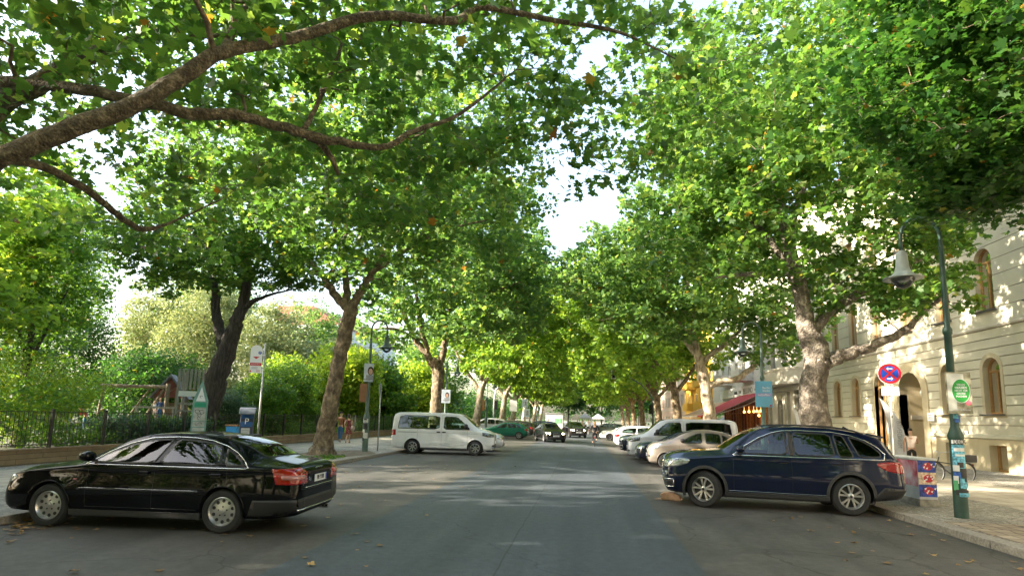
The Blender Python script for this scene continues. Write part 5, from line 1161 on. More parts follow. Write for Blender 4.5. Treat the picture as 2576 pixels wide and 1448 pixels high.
tree('plane_tree', 'thickest plane tree with rough grey trunk rising behind the dark blue off-road car', 'tree', (7.9, 20.9, 0), R1,
     [(8.2, 20.5, 11.4, 6.4, 7.0, 4.8), (9.9, 19.8, 7.2, 2.9, 3.2, 1.9), (5.0, 20.8, 9.0, 3.4, 4.2, 2.8), (9.8, 16.0, 9.5, 4, 3, 3), (7.5, 22.5, 15, 6, 7, 3), (10.8, 20.2, 5.9, 1.8, 2.4, .9)], 14, 1250, 46, .175, .60, 'plane', LEAF_NEAR, bark('grey plane bark', (.09, .075, .06), (.18, .15, .12), (.40, .35, .28), (2.2, 2.2, 2.2), 1.0), GP,  # upper crown lobe added to shade the cream facade
     noise=.10, reject=lambda p: (p[:, 2] > 4.7) & (p[:, 0] < 15.9), bb=BARKB, cut=lambda c: ~((c[:, 0] > .62*c[:, 1]+.2) & (c[:, 2] < 9.5)))
R2 = [[(8.1, 38, 0, .52), (8.05, 38, 1.5, .42), (7.85, 38, 3, .38), (7.55, 38, 5.0, .34), (7.2, 38, 6.5, .25), (6.95, 38, 7.8, .21), (6.9, 38, 9.5, .17), (6.4, 37.8, 12, .12), (5.6, 37.6, 15, .07)],
      [(7.75, 38, 3.9, .24), (8.5, 37.9, 4.4, .21), (9.7, 37.8, 4.7, .19), (10.8, 37.7, 5.6, .16), (11.6, 37.6, 7, .1)], [(7.4, 38, 5.6, .2), (8.1, 38, 6.2, .17), (9.4, 38, 7.2, .12), (11, 38, 9, .07)],
      [(7.1, 38, 6.2, .16), (6.2, 37.8, 7.4, .14), (4.9, 37.5, 8.2, .1), (3, 37, 8.6, .07), (1, 36.8, 8.2, .03)], [(6.95, 38, 8.2, .14), (5.4, 37.6, 10.4, .11), (3.6, 37.2, 12, .07), (1.6, 37, 13, .04)], [(7, 38, 7, .12), (5.2, 36.8, 9, .09), (3.2, 35.6, 9.4, .05)]]
tree('plane_tree', 'plane tree with a smooth pale trunk and a horizontal sunlit limb, behind the silver van', 'tree', (8.1, 38, 0), R2,
     [(7, 37.5, 12.6, 6.4, 7, 5.6), (2.0, 37, 11.3, 4.2, 5, 3.4), (11.5, 37, 8.0, 3.5, 4, 2.6), (4.5, 35.5, 8.4, 4.2, 4, 1.9)], 15, 850, 34, .25, .70, 'tri', LEAF_MID, BARKP, GP, reject=lambda p: (p[:, 2] > 5.0) & (p[:, 0] < 15.6))
# overhanging tree at the right edge: darker, smaller leaves
R0 = [[(11.5, 5.5, 0, .5), (11.4, 5.6, 2.5, .36), (11, 6, 4.5, .3), (10, 7, 6.5, .2), (8.6, 8.4, 7.6, .12), (7, 9.6, 7.8, .05)], [(11, 6, 4.5, .2), (11.4, 8, 6.8, .15), (11.2, 10.5, 8.2, .09), (10.5, 13, 8.4, .04)], [(10.6, 6.4, 5.4, .15), (9, 7.2, 8.5, .1), (7, 8.4, 10.6, .05)], [(10.2, 6.8, 6.2, .12), (9.4, 8.8, 6.9, .08), (8.8, 11, 6.9, .04)]]
def cutR0(c): return ((c[:, 2] > 1.95+.36*c[:, 1]+.1*np.maximum(c[:, 0]-8, 0)) | ((np.abs(c[:, 0]-7.2) < 1.7) & (c[:, 2] > 5.55))) & (np.linalg.norm(c-np.array([0, 0, CAMH]), axis=1) > 5) & (c[:, 0]/np.maximum(c[:, 1], .1) > .42)
tree('maple_tree', 'dark leaved maple hanging into the upper right corner in front of the house', 'tree', (11.5, 5.5, 0), R0,
     [(9, 9.5, 8.6, 4.4, 4.4, 3.0), (10.5, 12.5, 8.0, 3.6, 2.8, 2.4), (6.6, 10.5, 9.0, 2.6, 3.0, 2.2), (11.5, 10.5, 7.4, 2.5, 3, 1.6), (7.0, 10.9, 6.15, 1.4, .9, .6), (7.3, 11.2, 6.3, 1.2, .9, .6), (6.6, 10.8, 6.3, 1.2, .9, .6), (7.9, 11.0, 6.2, 1.1, .8, .55)], 16, 1500, 46, .115, .48, 'plane', LEAF_DARK, BARKD, None, cut=cutR0, tilt=.5, reject=lambda p: p[:, 2] > 4.9)
# the rest of the avenue: two crowns built once, copied with their parts
def farlimb(x, y, h, s):
    return [[(x, y, 0, .5), (x+.1*s, y, 1.5, .40), (x+.3*s, y, 3.2, .36), (x+.5*s, y, 4.8, .34)], [(x+.5*s, y, 4.6, .26), (x+1.6*s, y-.4, 6.4, .18), (x+3.2*s, y-.6, 8.4, .12), (x+5.4*s, y-1, 10, .06)], [(x+.5*s, y, 4.7, .25), (x+.4*s, y+.4, 7.5, .18), (x+.8*s, y+.5, 11, .1), (x+1*s, y, 14, .05)],
            [(x+.4*s, y, 4.3, .22), (x-.9*s, y+.2, 6, .16), (x-2.4*s, y+.4, 8.4, .1)], [(x+.8*s, y, 5.3, .12), (x+2.6*s, y-1.8, 6.6, .09), (x+4.8*s, y-3, 7.2, .04)]]
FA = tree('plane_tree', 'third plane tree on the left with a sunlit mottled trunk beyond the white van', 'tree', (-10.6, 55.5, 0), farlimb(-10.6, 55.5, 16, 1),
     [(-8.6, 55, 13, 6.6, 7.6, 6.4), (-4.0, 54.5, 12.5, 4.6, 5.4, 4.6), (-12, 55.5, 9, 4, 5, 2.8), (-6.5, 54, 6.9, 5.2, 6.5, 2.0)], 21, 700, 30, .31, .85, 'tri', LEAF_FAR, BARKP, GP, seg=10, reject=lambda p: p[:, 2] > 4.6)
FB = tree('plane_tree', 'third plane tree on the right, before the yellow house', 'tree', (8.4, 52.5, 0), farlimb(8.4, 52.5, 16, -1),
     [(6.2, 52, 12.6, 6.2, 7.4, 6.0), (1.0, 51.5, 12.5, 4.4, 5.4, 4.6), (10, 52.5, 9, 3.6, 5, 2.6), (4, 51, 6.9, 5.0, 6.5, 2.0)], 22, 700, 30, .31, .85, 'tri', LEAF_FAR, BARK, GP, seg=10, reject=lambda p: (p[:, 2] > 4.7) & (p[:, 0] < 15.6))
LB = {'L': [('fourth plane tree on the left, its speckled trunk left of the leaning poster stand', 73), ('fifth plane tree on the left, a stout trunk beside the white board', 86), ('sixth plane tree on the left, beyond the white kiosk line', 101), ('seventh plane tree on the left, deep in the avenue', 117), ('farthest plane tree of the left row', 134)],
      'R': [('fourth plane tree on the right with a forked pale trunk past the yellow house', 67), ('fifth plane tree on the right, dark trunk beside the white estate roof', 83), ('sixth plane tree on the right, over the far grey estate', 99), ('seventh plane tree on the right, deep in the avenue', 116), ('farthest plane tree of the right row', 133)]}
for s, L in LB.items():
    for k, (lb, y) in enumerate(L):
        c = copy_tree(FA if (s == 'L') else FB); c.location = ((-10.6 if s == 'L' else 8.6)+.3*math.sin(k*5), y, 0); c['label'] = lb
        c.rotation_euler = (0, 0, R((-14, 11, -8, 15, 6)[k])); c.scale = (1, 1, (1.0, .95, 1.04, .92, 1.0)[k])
# dark trees closing the end of the street
def round_tree(label, x, y, h, r_, lm, seed, kind='quad', size=.4, ncl=420, per=30, spread=.9, group=None, z0=.18, name='park_tree', tw=False, flat=.7, cat='tree', tr=.22, bm_=None, ry=None, rej=None):
    ry = ry or r_
    limb = [[(x, y, 0, tr*1.3), (x+.1, y, h*.2, tr), (x+.2, y, h*.45, tr*.6), (x, y, h*.8, tr*.2)], [(x+.1, y, h*.25, tr*.5), (x+r_*.5, y-.3, h*.55, tr*.15)], [(x+.1, y, h*.3, tr*.5), (x-r_*.5, y+.3, h*.6, tr*.15)]]
    zc = h*(z0+1)/2; rz = h*(1-z0)/2
    rs = random.Random(seed); ell = [(x, y, zc, r_*.75, ry*.75, rz)]+[(x+rs.uniform(-.55, .55)*r_, y+rs.uniform(-.5, .5)*ry, zc+rs.uniform(-.55, .5)*rz, r_*.45, ry*.45, rz*.4) for _ in range(6)]
    return tree(name, label, cat, (x, y, 0), limb, ell, seed, ncl, per, size, spread, kind, lm, bm_ or BARKD, group, twig=tw, seg=9, pw=.36, flat=flat, reject=rej or (lambda p: p[:, 2] > .25))
GE = 'dark trees closing the far end of the street'
for k, (x, y, h, r_, lb) in enumerate([(-16, 168, 22, 10, 'dark tree at the street end, left of the far lamp'), (-5, 178, 24, 10, 'dark tree at the street end behind the white kiosk'), (5, 172, 21, 9, 'dark tree at the street end above the cyclists'), (15, 165, 22, 9, 'dark tree at the street end beside the pink house')]):
    round_tree(lb, x, y, h, r_, LEAF_DARK, 40+k, size=.75, ncl=380, per=30, spread=1.7, group=GE, z0=.1)
# ------------------------------------------------------------------ park behind the railings
GK = 'trees and shrubs in the park'
S_ = round_tree
S_('tall feathery dark blue green tree at the left edge of the park', -42, 38, 20.5, 5.8, LEAF_BLUE, 51, 'oval', .15, 1100, 60, .8, GK, .12)
S_('tall dark maple tree at the very left behind the railings', -30.5, 27.5, 14.8, 4.8, LEAF_BUSH, 52, 'plane', .17, 620, 40, .7, GK, .2)
S_('wide dark conifer like tree left of the sunlit shrubs', -45, 43, 13.5, 5.5, LEAF_DARK, 53, 'oval', .2, 620, 40, .95, GK, .05)
S_('lime yellow sunlit maple bush at the far left above the railings', -22.9, 20.8, 4.1, 2.8, LEAF_LIME, 54, 'oval', .10, 620, 40, .6, GK, .02, name='shrub', cat='shrub')
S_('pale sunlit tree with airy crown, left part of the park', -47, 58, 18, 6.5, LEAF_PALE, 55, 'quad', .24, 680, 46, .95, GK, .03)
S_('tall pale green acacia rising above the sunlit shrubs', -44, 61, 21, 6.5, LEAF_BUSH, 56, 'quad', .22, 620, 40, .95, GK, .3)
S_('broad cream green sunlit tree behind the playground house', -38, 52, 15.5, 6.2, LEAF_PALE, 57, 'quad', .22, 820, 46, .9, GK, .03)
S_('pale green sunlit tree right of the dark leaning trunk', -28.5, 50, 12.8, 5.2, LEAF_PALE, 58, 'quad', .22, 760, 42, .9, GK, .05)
S_('dark evergreen spreading low behind the playground beams', -33, 40, 6.8, 5.0, LEAF_DARK, 59, 'oval', .2, 520, 40, .8, GK, .02, name='conifer')
S_('dark round shrub mass left of the parking machine', -17.9, 29.8, 3.8, 2.1, LEAF_BUSH, 60, 'oval', .13, 520, 40, .45, GK, .02, name='shrub', cat='shrub')
S_('blue green shrub beneath the leaning dark trunk', -17.5, 26.4, 2.9, 1.4, LEAF_BLUE, 61, 'oval', .10, 460, 44, .45, GK, .02, name='shrub', cat='shrub')
S_('dark green shrub with yellow tips between parking machine and leaning plane', -19.2, 34.5, 5.2, 2.8, LEAF_BUSH, 62, 'oval', .14, 620, 40, .6, GK, .02, name='shrub', cat='shrub')
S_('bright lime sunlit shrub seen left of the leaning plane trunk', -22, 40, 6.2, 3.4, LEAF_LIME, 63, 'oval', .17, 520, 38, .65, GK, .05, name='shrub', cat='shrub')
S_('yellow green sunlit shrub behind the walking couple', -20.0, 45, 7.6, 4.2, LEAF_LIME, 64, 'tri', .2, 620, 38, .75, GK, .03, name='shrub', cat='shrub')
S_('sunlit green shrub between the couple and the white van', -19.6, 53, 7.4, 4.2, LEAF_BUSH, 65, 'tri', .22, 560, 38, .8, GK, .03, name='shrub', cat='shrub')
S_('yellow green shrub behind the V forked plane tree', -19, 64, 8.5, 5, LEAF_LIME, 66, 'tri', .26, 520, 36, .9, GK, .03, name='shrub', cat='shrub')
S_('far green tree over the park path, left of the avenue', -22, 80, 14, 7, LEAF_MID, 67, 'quad', .36, 520, 34, 1.2, GK, .05)
S_('leafy tree behind the white van forming the back of the park', -30, 62, 10, 6, LEAF_MID, 68, 'quad', .32, 620, 34, 1.1, GK, .1)
S_('loose green tree in front of the red roofed white house', -41.5, 82, 19.5, 7.0, LEAF_MID, 70, 'quad', .34, 620, 34, 1.1, GK, .25)
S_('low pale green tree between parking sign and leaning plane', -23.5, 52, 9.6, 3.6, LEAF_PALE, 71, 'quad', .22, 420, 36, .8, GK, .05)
S_('leafy tree far behind the playground, darker green', -56, 70, 17, 8, LEAF_BUSH, 69, 'quad', .34, 560, 36, 1.2, GK, .05)
# furrowed tree inside the park, leaning
tree('lime_tree', 'big dark furrowed trunk leaning right inside the park above the playground tower', 'tree', (-17.3, 24.4, 0),
     [[(-17.6, 24.4, 0, .62), (-17.2, 24.4, 1.5, .50), (-16.85, 24.3, 3, .46), (-16.3, 24.2, 4.9, .40), (-15.9, 24, 5.9, .28), (-15.6, 24, 6.9, .24), (-15.5, 23.8, 9, .16), (-15, 23.5, 12, .08)], [(-16.4, 24.2, 4.6, .3), (-17.0, 24.2, 5.8, .22), (-17.3, 24.2, 7.4, .19), (-17.8, 24, 10, .12)], [(-15.75, 24, 6.3, .14), (-15.1, 23.8, 6.7, .11), (-14.2, 23.6, 7.0, .07), (-13, 23.4, 7.2, .03)]],
     [(-17, 23.6, 10.5, 4.6, 4.6, 3.4), (-14.2, 23, 8.2, 2.4, 2.6, 1.3), (-20, 24, 9, 2.6, 3, 1.8)], 31, 520, 34, .17, .55, 'plane', LEAF_NEAR, BARKD, GK, reject=lambda p: p[:, 2] > 5.9)
# hedge behind the railings
rs = np.random.default_rng(90); hc = np.stack([rs.uniform(-18.6, -16.35, 3600), rs.uniform(-24, 62, 3600), rs.uniform(.25, 1.0, 3600)], 1); hc[:, 2] *= np.where(hc[:, 1] < 17, 2.3, 1.35)+.35*np.sin(hc[:, 1]*1.3)
hc[:, 2] = np.minimum(hc[:, 2], np.where((hc[:, 1] > 18) & (hc[:, 1] < 24), 1.35, np.where(hc[:, 1] < 17, 2.6, 1.9)))
o = leaves_mesh('hedge', hc, 26, .12, .34, 'oval', LEAF_BUSH, None, (0, 0, 0), rs, flat=.9, reject=lambda p: (p[:, 2] > .3) & (p[:, 0] < -16.15)); tag(o, 'long leafy green hedge growing right behind the black park railings', 'hedge')
rs = np.random.default_rng(91); hc = np.stack([rs.uniform(-17.6, -16.3, 420), rs.uniform(18.5, 23.5, 420), rs.uniform(.5, 1.4, 420)], 1)
o = leaves_mesh('hydrangea', hc, 24, .13, .3, 'oval', LEAF_BLUE, None, (0, 0, 0), rs, flat=.8, reject=lambda p: (p[:, 2] > .3) & (p[:, 0] < -16.15)); tag(o, 'blue green broad leaved bushes behind the railings in front of the playground', 'shrub')
# fallen leaves at the near left kerb
rs = np.random.default_rng(92); n = 520
px = np.concatenate([XL+.05+np.abs(rs.normal(size=330))*.55, rs.uniform(XL, -2.5, 120), rs.uniform(XR-2.8, XR, 70)]); py = np.concatenate([rs.uniform(4.5, 9.5, 330), rs.uniform(4, 22, 120), rs.uniform(6, 20, 70)])
LF = leafmat('fallen leaf', [(.22, .12, .04), (.36, .22, .08), (.45, .30, .12)], (.8, .7, .5), .15, 0)
L = star_leaf('plane'); V = []; F = []
for i in range(n):
    a = rs.random()*6.28; s = .05+.06*rs.random(); b_ = len(V); tl = rs.normal(size=2)*.25
    for x, y, z in L:
        X_, Y_ = (x*math.cos(a)-(y-.5)*math.sin(a))*s, (x*math.sin(a)+(y-.5)*math.cos(a))*s
        V.append((px[i]+X_, py[i]+Y_, .016+abs(X_*tl[0]+Y_*tl[1])+.02*abs(x)*s*4))
    F.append(tuple(range(b_, b_+len(L))))
o = meshobj('leaf_litter', V, F, LF); tag(o, 'brown fallen leaves scattered along the gutter', 'leaves', kind='stuff')
rs = np.random.default_rng(94); n = 3400; yy = rs.uniform(2, 150, n); hc = np.stack([rs.uniform(-60, -50, n)+np.where(yy > 95, 8, 0), yy, rs.random(n)**.8*(6.5+1.5*np.sin(yy*.21))+.3], 1)
h2 = np.stack([rs.uniform(-90, 80, 2200), rs.uniform(192, 204, 2200), rs.random(2200)*15+.3], 1); h3 = np.stack([rs.uniform(-31, -19, 1500), rs.uniform(66, 165, 1500), rs.random(1500)*5.5+.3], 1); hc = np.concatenate([hc, h2, h3])
o = leaves_mesh('distant_wood', hc, 16, .5, 1.3, 'quad', LEAF_DARK, None, (0, 0, 0), rs, flat=.9, reject=lambda p: p[:, 2] > .15); tag(o, 'dense green wood closing the back of the park', 'wood', kind='stuff')
# small weeds by the tree pit
rs = np.random.default_rng(93); hc = np.stack([rs.uniform(-10.2, -9.2, 60), rs.uniform(19.5, 22, 60), rs.uniform(.14, .18, 60)], 1)
o = leaves_mesh('grass_tuft', hc, 10, .07, .1, 'quad', LEAF_BUSH, None, (0, 0, 0), rs, flat=.4, tilt=1.2, reject=lambda p: p[:, 2] > .12); tag(o, 'small green weeds in the soil of the tree pit', 'grass', kind='stuff')
# ================================================================== STREET FURNITURE
GPOST = mat('grey green post paint', (.10, .155, .13), .5, var=.12, scale=4)
DGP = mat('dark green post paint', (.022, .06, .045), .5, var=.2, scale=5)
GALV = mat('galvanised steel', (.42, .43, .43), .45, .6, var=.12, scale=12)
STK = [mat('sticker white', (.62, .62, .6), .6), mat('sticker cyan', (.12, .38, .5), .6, var=.5, scale=25), mat('sticker black', (.03, .03, .03), .6), mat('sticker blue', (.03, .10, .35), .6, var=.5, scale=20), mat('sticker green', (.10, .38, .16), .6)]
def wrap(b, r, z0, z1, a0, a1, mi, n=8, c=(0, 0)):
    for k in range(n):
        p, q = a0+(a1-a0)*k/n, a0+(a1-a0)*(k+1)/n
        b.face([(c[0]+r*math.cos(p), c[1]+r*math.sin(p), z0), (c[0]+r*math.cos(q), c[1]+r*math.sin(q), z0), (c[0]+r*math.cos(q), c[1]+r*math.sin(q), z1), (c[0]+r*math.cos(p), c[1]+r*math.sin(p), z1)], mi)
def lamp(label, x, y, s, group='curved street lamps', H=6.3, big=False, lean=0):
    """s = +1 arm towards +X"""
    P = empty('street_lamp', label, 'street lamp', (x, y, .12), 0, group); k = .88 if big else 1
    b = MB(); b.lathe([(.135*k, 0), (.13*k, 1.0), (.128*k, 1.46), (.15*k, 1.50), (.155*k, 1.56), (.12*k, 1.64), (.085*k, 1.74), (.075*k, 3.55), (.095*k, 3.57), (.095*k, 3.66), (.06*k, 3.72), (.052*k, 5.4)], 18)
    r = .38; zc = H-.45-r; pts = [(0, 0, 5.3)]+[(s*(r-r*math.cos(a)), 0, 5.55+(r+.05)*math.sin(a)*1.05+.0) for a in np.linspace(0, math.pi, 14)]; pts.append((s*2*r, 0, 5.25))
    b.tube(pts, .042*k, 10); b.build('pole', DGP if big else GPOST, P, smooth=True, fixn=True)
    b = MB(); cx = s*2*r; b.lathe([(.045, 5.3), (.10, 5.24), (.11, 5.12), (.115, 4.98), (.14, 4.88), (.19, 4.80), (.28, 4.745), (.36, 4.72), (.36, 4.70), (.2, 4.72)], 20, (cx, 0, 0)); b.build('lamp_shade', mat('pale lamp enamel', (.30, .34, .32), .45) if big else GPOST, P, smooth=True)
    b = MB(); b.lathe([(.21, 4.72), (.20, 4.64), (.12, 4.54), (.03, 4.50), (0, 4.5)], 16, (cx, 0, 0)); b.build('lamp_glass', GLL, P, smooth=True)
    return P
lamp('curved street lamp with white poster beside the leaning plane on the left', -9.83, 25.1, 1)
lamp('curved street lamp half hidden behind the V forked plane tree', -9.8, 39.8, 1)
lamp('curved street lamp with the light blue poster, right of the silver van', 7.45, 25.2, -1)
lamp('nearest street lamp, thick dark green post covered in stickers', 7.22, 12.3, -1, big=True)
lamp('far small curved street lamp on the left near the white kiosk', -9.8, 118, 1)
lamp('far curved street lamp with brown placard on the left of the junction', -9.9, 57.5, 1)
def board(name, label, c, w_, h_, ang, mats, fn, cat='poster', group=None, th=.02):
    """flat board centred at c facing direction ang (deg); fn(b) adds raised details in local (u,v) with u to the viewer's right"""
    P = empty(name, label, cat, c, R(ang)+math.pi/2, group)    # local -Y faces ang
    b = MB(); b.box((0, 0, 0), (w_, th, h_)); b.build('panel', mats[0], P, bevel=.003)
    b = MB(); 
    class U: pass
    q = U(); d = [-(th/2+.003)]
    def poly(pts, mi): d[0] -= .0012; b.face([(u, d[0], v) for u, v in pts], mi)
    q.poly = poly; q.rect = lambda u, v, ww, hh, mi: poly([(u-ww/2, v-hh/2), (u+ww/2, v-hh/2), (u+ww/2, v+hh/2), (u-ww/2, v+hh/2)], mi)
    q.disc = lambda u, v, rx, ry, mi, n=24: poly([(u+rx*math.cos(a), v+ry*math.sin(a)) for a in np.linspace(0, 2*math.pi, n+1)[:-1]], mi)
    q.text = lambda tx, u, v, s, m_, sx=1: (text(tx, s, m_, frame((u, d[0]-.003, v), (1, 0, 0)), P, sx=sx, depth=.001))
    fn(q)
    if b.f: b.build('print', mats[1:], P, fixn=False)
    return P
SKYB = mat('pale poster blue', (.55, .62, .70), .5, var=.1, scale=3); HAIR = mat('dark brown hair', (.03, .018, .012), .7); SKIN = mat('skin', (.55, .33, .23), .55, var=.05)
SKIN2 = mat('tanned skin', (.42, .24, .16), .55, var=.05); BROWNB = mat('brown hardboard', (.30, .15, .07), .8)
WHT = mat('white print', (.75, .75, .75), .5, var=.02); GREYT = mat('grey print', (.25, .26, .28), .6)
def portrait(q, w_=.5, h_=.75):
    q.disc(.08, .08, .13, .20, 1); q.disc(.08, .05, .09, .14, 2); q.rect(.06, -.22, .34, .22, 3); q.rect(0, -.29, .42, .035, 4); q.rect(-.05, -.34, .25, .02, 4)
PM = [SKYB, SKYB, HAIR, SKIN, mat('grey jacket', (.3, .32, .35), .8), GREYT]
board('election_poster', 'white portrait poster tied high on the left street lamp', (-9.80, 24.95, 3.68), .42, .84, -62, PM, portrait, group='portrait posters on lamp posts')
board('poster_back', 'bare brown back of a poster board on the left street lamp below the portrait', (-9.97, 25.0, 2.76), .42, .84, -62, [BROWNB], lambda q: None)
board('election_poster', 'pale portrait poster on the lamp post behind the white van', (-9.75, 39.6, 3.2), .62, .95, -80, PM, portrait, group='portrait posters on lamp posts')
board('poster_back', 'orange brown placard on the far lamp post by the traffic light', (-10.3, 57.2, 3.0), .5, 1.1, -70, [mat('orange hardboard', (.45, .18, .06), .8)], lambda q: None)
board('white_board', 'plain white board on a post between the far left plane trunks', (-9.2, 74, 3.4), .95, 1.5, -85, [WHT], lambda q: None, cat='sign')
board('election_poster', 'far portrait poster with pink face beside the white board', (-8.7, 84, 4.0), .9, 1.3, -86, PM, portrait, group='portrait posters on lamp posts')
board('election_poster', 'lower far portrait poster with dark haired face', (-8.3, 83, 2.6), .9, 1.2, -86, PM, portrait, group='portrait posters on lamp posts')
board('election_poster', 'two tone far poster on the small far street lamp', (-9.8, 117.6, 3.2), .8, 2.2, -86, PM, portrait, group='portrait posters on lamp posts')
# blue poster
BLU = mat('light blue poster', (.13, .38, .58), .5, var=.08, scale=2)
def bluep(q):
    q.text('Berlin', .10, 0, 0, WHT) if False else None
    q.rect(0, -.03, .50, .12, 1); q.rect(.22, -.48, .07, .06, 2)
    q.text('Berlin', .10, .28, .125, WHT) if False else None
o = board('blue_poster', 'light blue poster reading Berlin bleibt weltoffen on the right street lamp', (7.43, 24.98, 3.05), .66, 1.08, -100, [BLU, mat('violet bar', (.30, .28, .55), .5), mat('red logo', (.5, .02, .04), .5)], lambda q: (q.rect(0, -.03, .56, .13, 0), q.rect(.25, -.47, .08, .06, 1)))
for tx, v, s in (('Berlin', .26, .13), ('bleibt', .14, .13), ('weltoffen.', -.03, .12)): text(tx, s, WHT, frame((.10 if s > .12 else 0, -.02, v), (1, 0, 0)), o)
# green round sticker poster on the near lamp
PHO = mat('photo print foliage', (.10, .09, .04), .5, scale=5, col2=(.42, .40, .30)); PHO2 = mat('photo print pale', (.55, .55, .5), .5, var=.2, scale=4)
o = board('green_poster', 'photo poster with a green oval slogan on the nearest lamp post', (7.21, 12.08, 2.50), .42, .80, -98, [PHO, PHO2, mat('campaign green', (.02, .26, .04), .5), WHT, mat('pink dot', (.6, .10, .14), .5)],
   lambda q: (q.rect(-.05, .12, .28, .5, 0), q.rect(-.12, -.22, .14, .26, 0), q.disc(.03, .04, .155, .235, 2), q.disc(.03, .04, .148, .225, 1), q.disc(.14, -.19, .045, .045, 3)))
for k, tx in enumerate(('TOLLES', 'KIEZLEBEN', 'NICHT FÜR', 'GROSSE', 'MACHEN')): text(tx, .055, WHT, frame((.03, -.022, .155-k*.056), (1, 0, 0)), o, sx=.75)
text('JETZT WÄHLEN', .04, WHT, frame((.02, -.02, -.33), (1, 0, 0)), o)
# stickers on the near lamp: a wrapped sleeve of torn bills
st = empty('torn_bills', 'torn posters and stickers wrapped round the nearest lamp post, DECK on top', 'poster', (7.22, 12.3, .12))
b = MB(); r = .121
rsn = random.Random(4)
for z0_, z1_, a0, a1, mi in ((1.95, 2.05, -2.9, -.4, 0), (1.30, 1.92, -2.9, -.3, 1), (1.75, 1.84, -2.6, -.8, 0), (1.62, 1.67, -2.5, -.9, 0), (1.32, 1.46, -2.3, -1.4, 2), (1.22, 1.38, -2.9, -2.0, 0), (1.08, 1.30, -1.9, -.3, 2), (1.04, 1.2, -2.9, -1.9, 3), (.90, 1.10, -2.9, -2.2, 0), (.78, 1.04, -2.1, -.4, 1), (.95, 1.12, -1.5, -1.0, 2), (.72, .98, -2.95, -2.3, 4), (.60, .74, -2.7, -.5, 2), (.56, .66, -2.3, -.5, 1), (2.52, 2.70, -2.2, -1.1, 3), (2.62, 2.74, -2.4, -1.5, 1)):
    r += .0012; rz = r if z0_ < 2.2 else r-.035; wrap(b, rz, z0_*.72, z1_*.72, a0+.15, a1+.1, mi)
b.build('bills', STK, st, fixn=False)
text('DECK', .12, INK, frame((-.02, -.146, 1.44), (1, .02, 0)), st, sx=.72)
st = empty('torn_bills', 'small white stickers and torn bills on the left street lamp base', 'poster', (-9.83, 25.1, .12)); b = MB()
for z0_, z1_, a0, a1, mi in ((1.3, 1.55, -2.6, -.6, 0), (1.0, 1.25, -2.4, -.9, 2), (.85, 1.2, -2.8, -1.6, 0), (.6, .85, -2.2, -.5, 0), (.5, .62, -2.8, -1.8, 2), (1.42, 1.47, -2.2, -1.1, 2)): wrap(b, .138+z0_*.001+.002*mi, z0_, z1_, a0, a1, mi)
b.build('bills', STK, st, fixn=False)
# no stopping sign
RED = mat('sign red', (.45, .012, .02), .35, var=.04); BLU2 = mat('sign blue', (.01, .06, .42), .35, var=.04)
def post_at(parent, h, r=.03, m_=GALV, x=0, y=0): return MB().tube([(x, y, 0), (x, y, h)], r, 10).build('pole', m_, parent, smooth=True)
S1 = empty('no_stopping_sign', 'round blue and red no stopping sign with arrows above a market hours plate', 'road sign', (8.85, 17.9, .12), R(-14)); post_at(S1, 3.45)
b = MB(); b.lathe([(0, -.012), (.30, -.012), (.305, 0), (.30, .012), (0, .012)], 40, (0, -.045, 3.24), 'Y')
b.build('disc', WHT, S1)
b = MB(); y = -.062
def ring(r0_, r1_, mi, y):
    for k in range(40):
        a, c = 2*math.pi*k/40, 2*math.pi*(k+1)/40; b.face([(r0_*math.cos(a), y, 3.24+r0_*math.sin(a)), (r0_*math.cos(c), y, 3.24+r0_*math.sin(c)), (r1_*math.cos(c), y, 3.24+r1_*math.sin(c)), (r1_*math.cos(a), y, 3.24+r1_*math.sin(a))], mi)
b.face([(.25*math.cos(a), y, 3.24+.25*math.sin(a)) for a in np.linspace(0, 2*math.pi, 41)[:-1]], 1); ring(.225, .292, 0, y-.001)
for s in (1, -1):
    d = Vector((1, 0, s)).normalized(); t = Vector((-d.z, 0, d.x))*.028; c = Vector((0, y-.002-.0003*s, 3.24)); b.face([c+d*.235-t, c+d*.235+t, c-d*.235+t, c-d*.235-t], 0)
for zc, s in ((3.24+.145, -1), (3.24-.145, 1)):
    Y_ = y-.003; b.face([(-s*.075, Y_, zc-.012), (s*.05, Y_, zc-.012), (s*.05, Y_, zc+.012), (-s*.075, Y_, zc+.012)], 2)
    for q in (1, -1): b.face([(s*.085, Y_, zc), (s*.035, Y_, zc+q*.045), (s*.02, Y_, zc+q*.033), (s*.055, Y_, zc)], 2)
b.build('symbol', [RED, BLU2, WHT], S1, fixn=False)
b = MB(); b.box((0, -.045, 2.73), (.44, .02, .27)); o = b.build('plate', WHT, S1, bevel=.004); b = MB()
for u, v, w_, h_ in ((0, .125, .42, .008), (0, -.125, .42, .008), (.205, 0, .008, .25), (-.205, 0, .008, .25)): b.box((u, -.057, 2.73+v), (w_, .002, h_))
b.build('border', INK, o); text('Wochenmarkt', .065, INK, frame((0, -.057, 2.785), (1, 0, 0)), o, sx=.95); text('Sa.09.00-17.30h', .062, INK, frame((0, -.057, 2.68), (1, 0, 0)), o, sx=.85)
b = MB(); wrap(b, .0315, 1.9, 2.1, -2.9, -.3, 0); wrap(b, .033, 1.96, 2.04, -2.2, -1.0, 2); b.build('sticker', STK, S1, fixn=False)
# left round sign seen edge on
S2 = empty('parking_sign_post', 'slim sign post with round sign seen edge on, left of the white van', 'road sign', (-9.6, 26.1, .12), R(-80)); post_at(S2, 3.15)
b = MB(); b.lathe([(0, -.01), (.26, -.01), (.26, .01), (0, .01)], 30, (0, -.04, 2.85), 'Y'); b.build('disc', GALV, S2)
b = MB(); wrap(b, .032, 1.35, 1.45, 0, 6, 0); b.box((.03, 0, 1.3), (.05, .05, .06)); b.build('sticker', STK, S2)
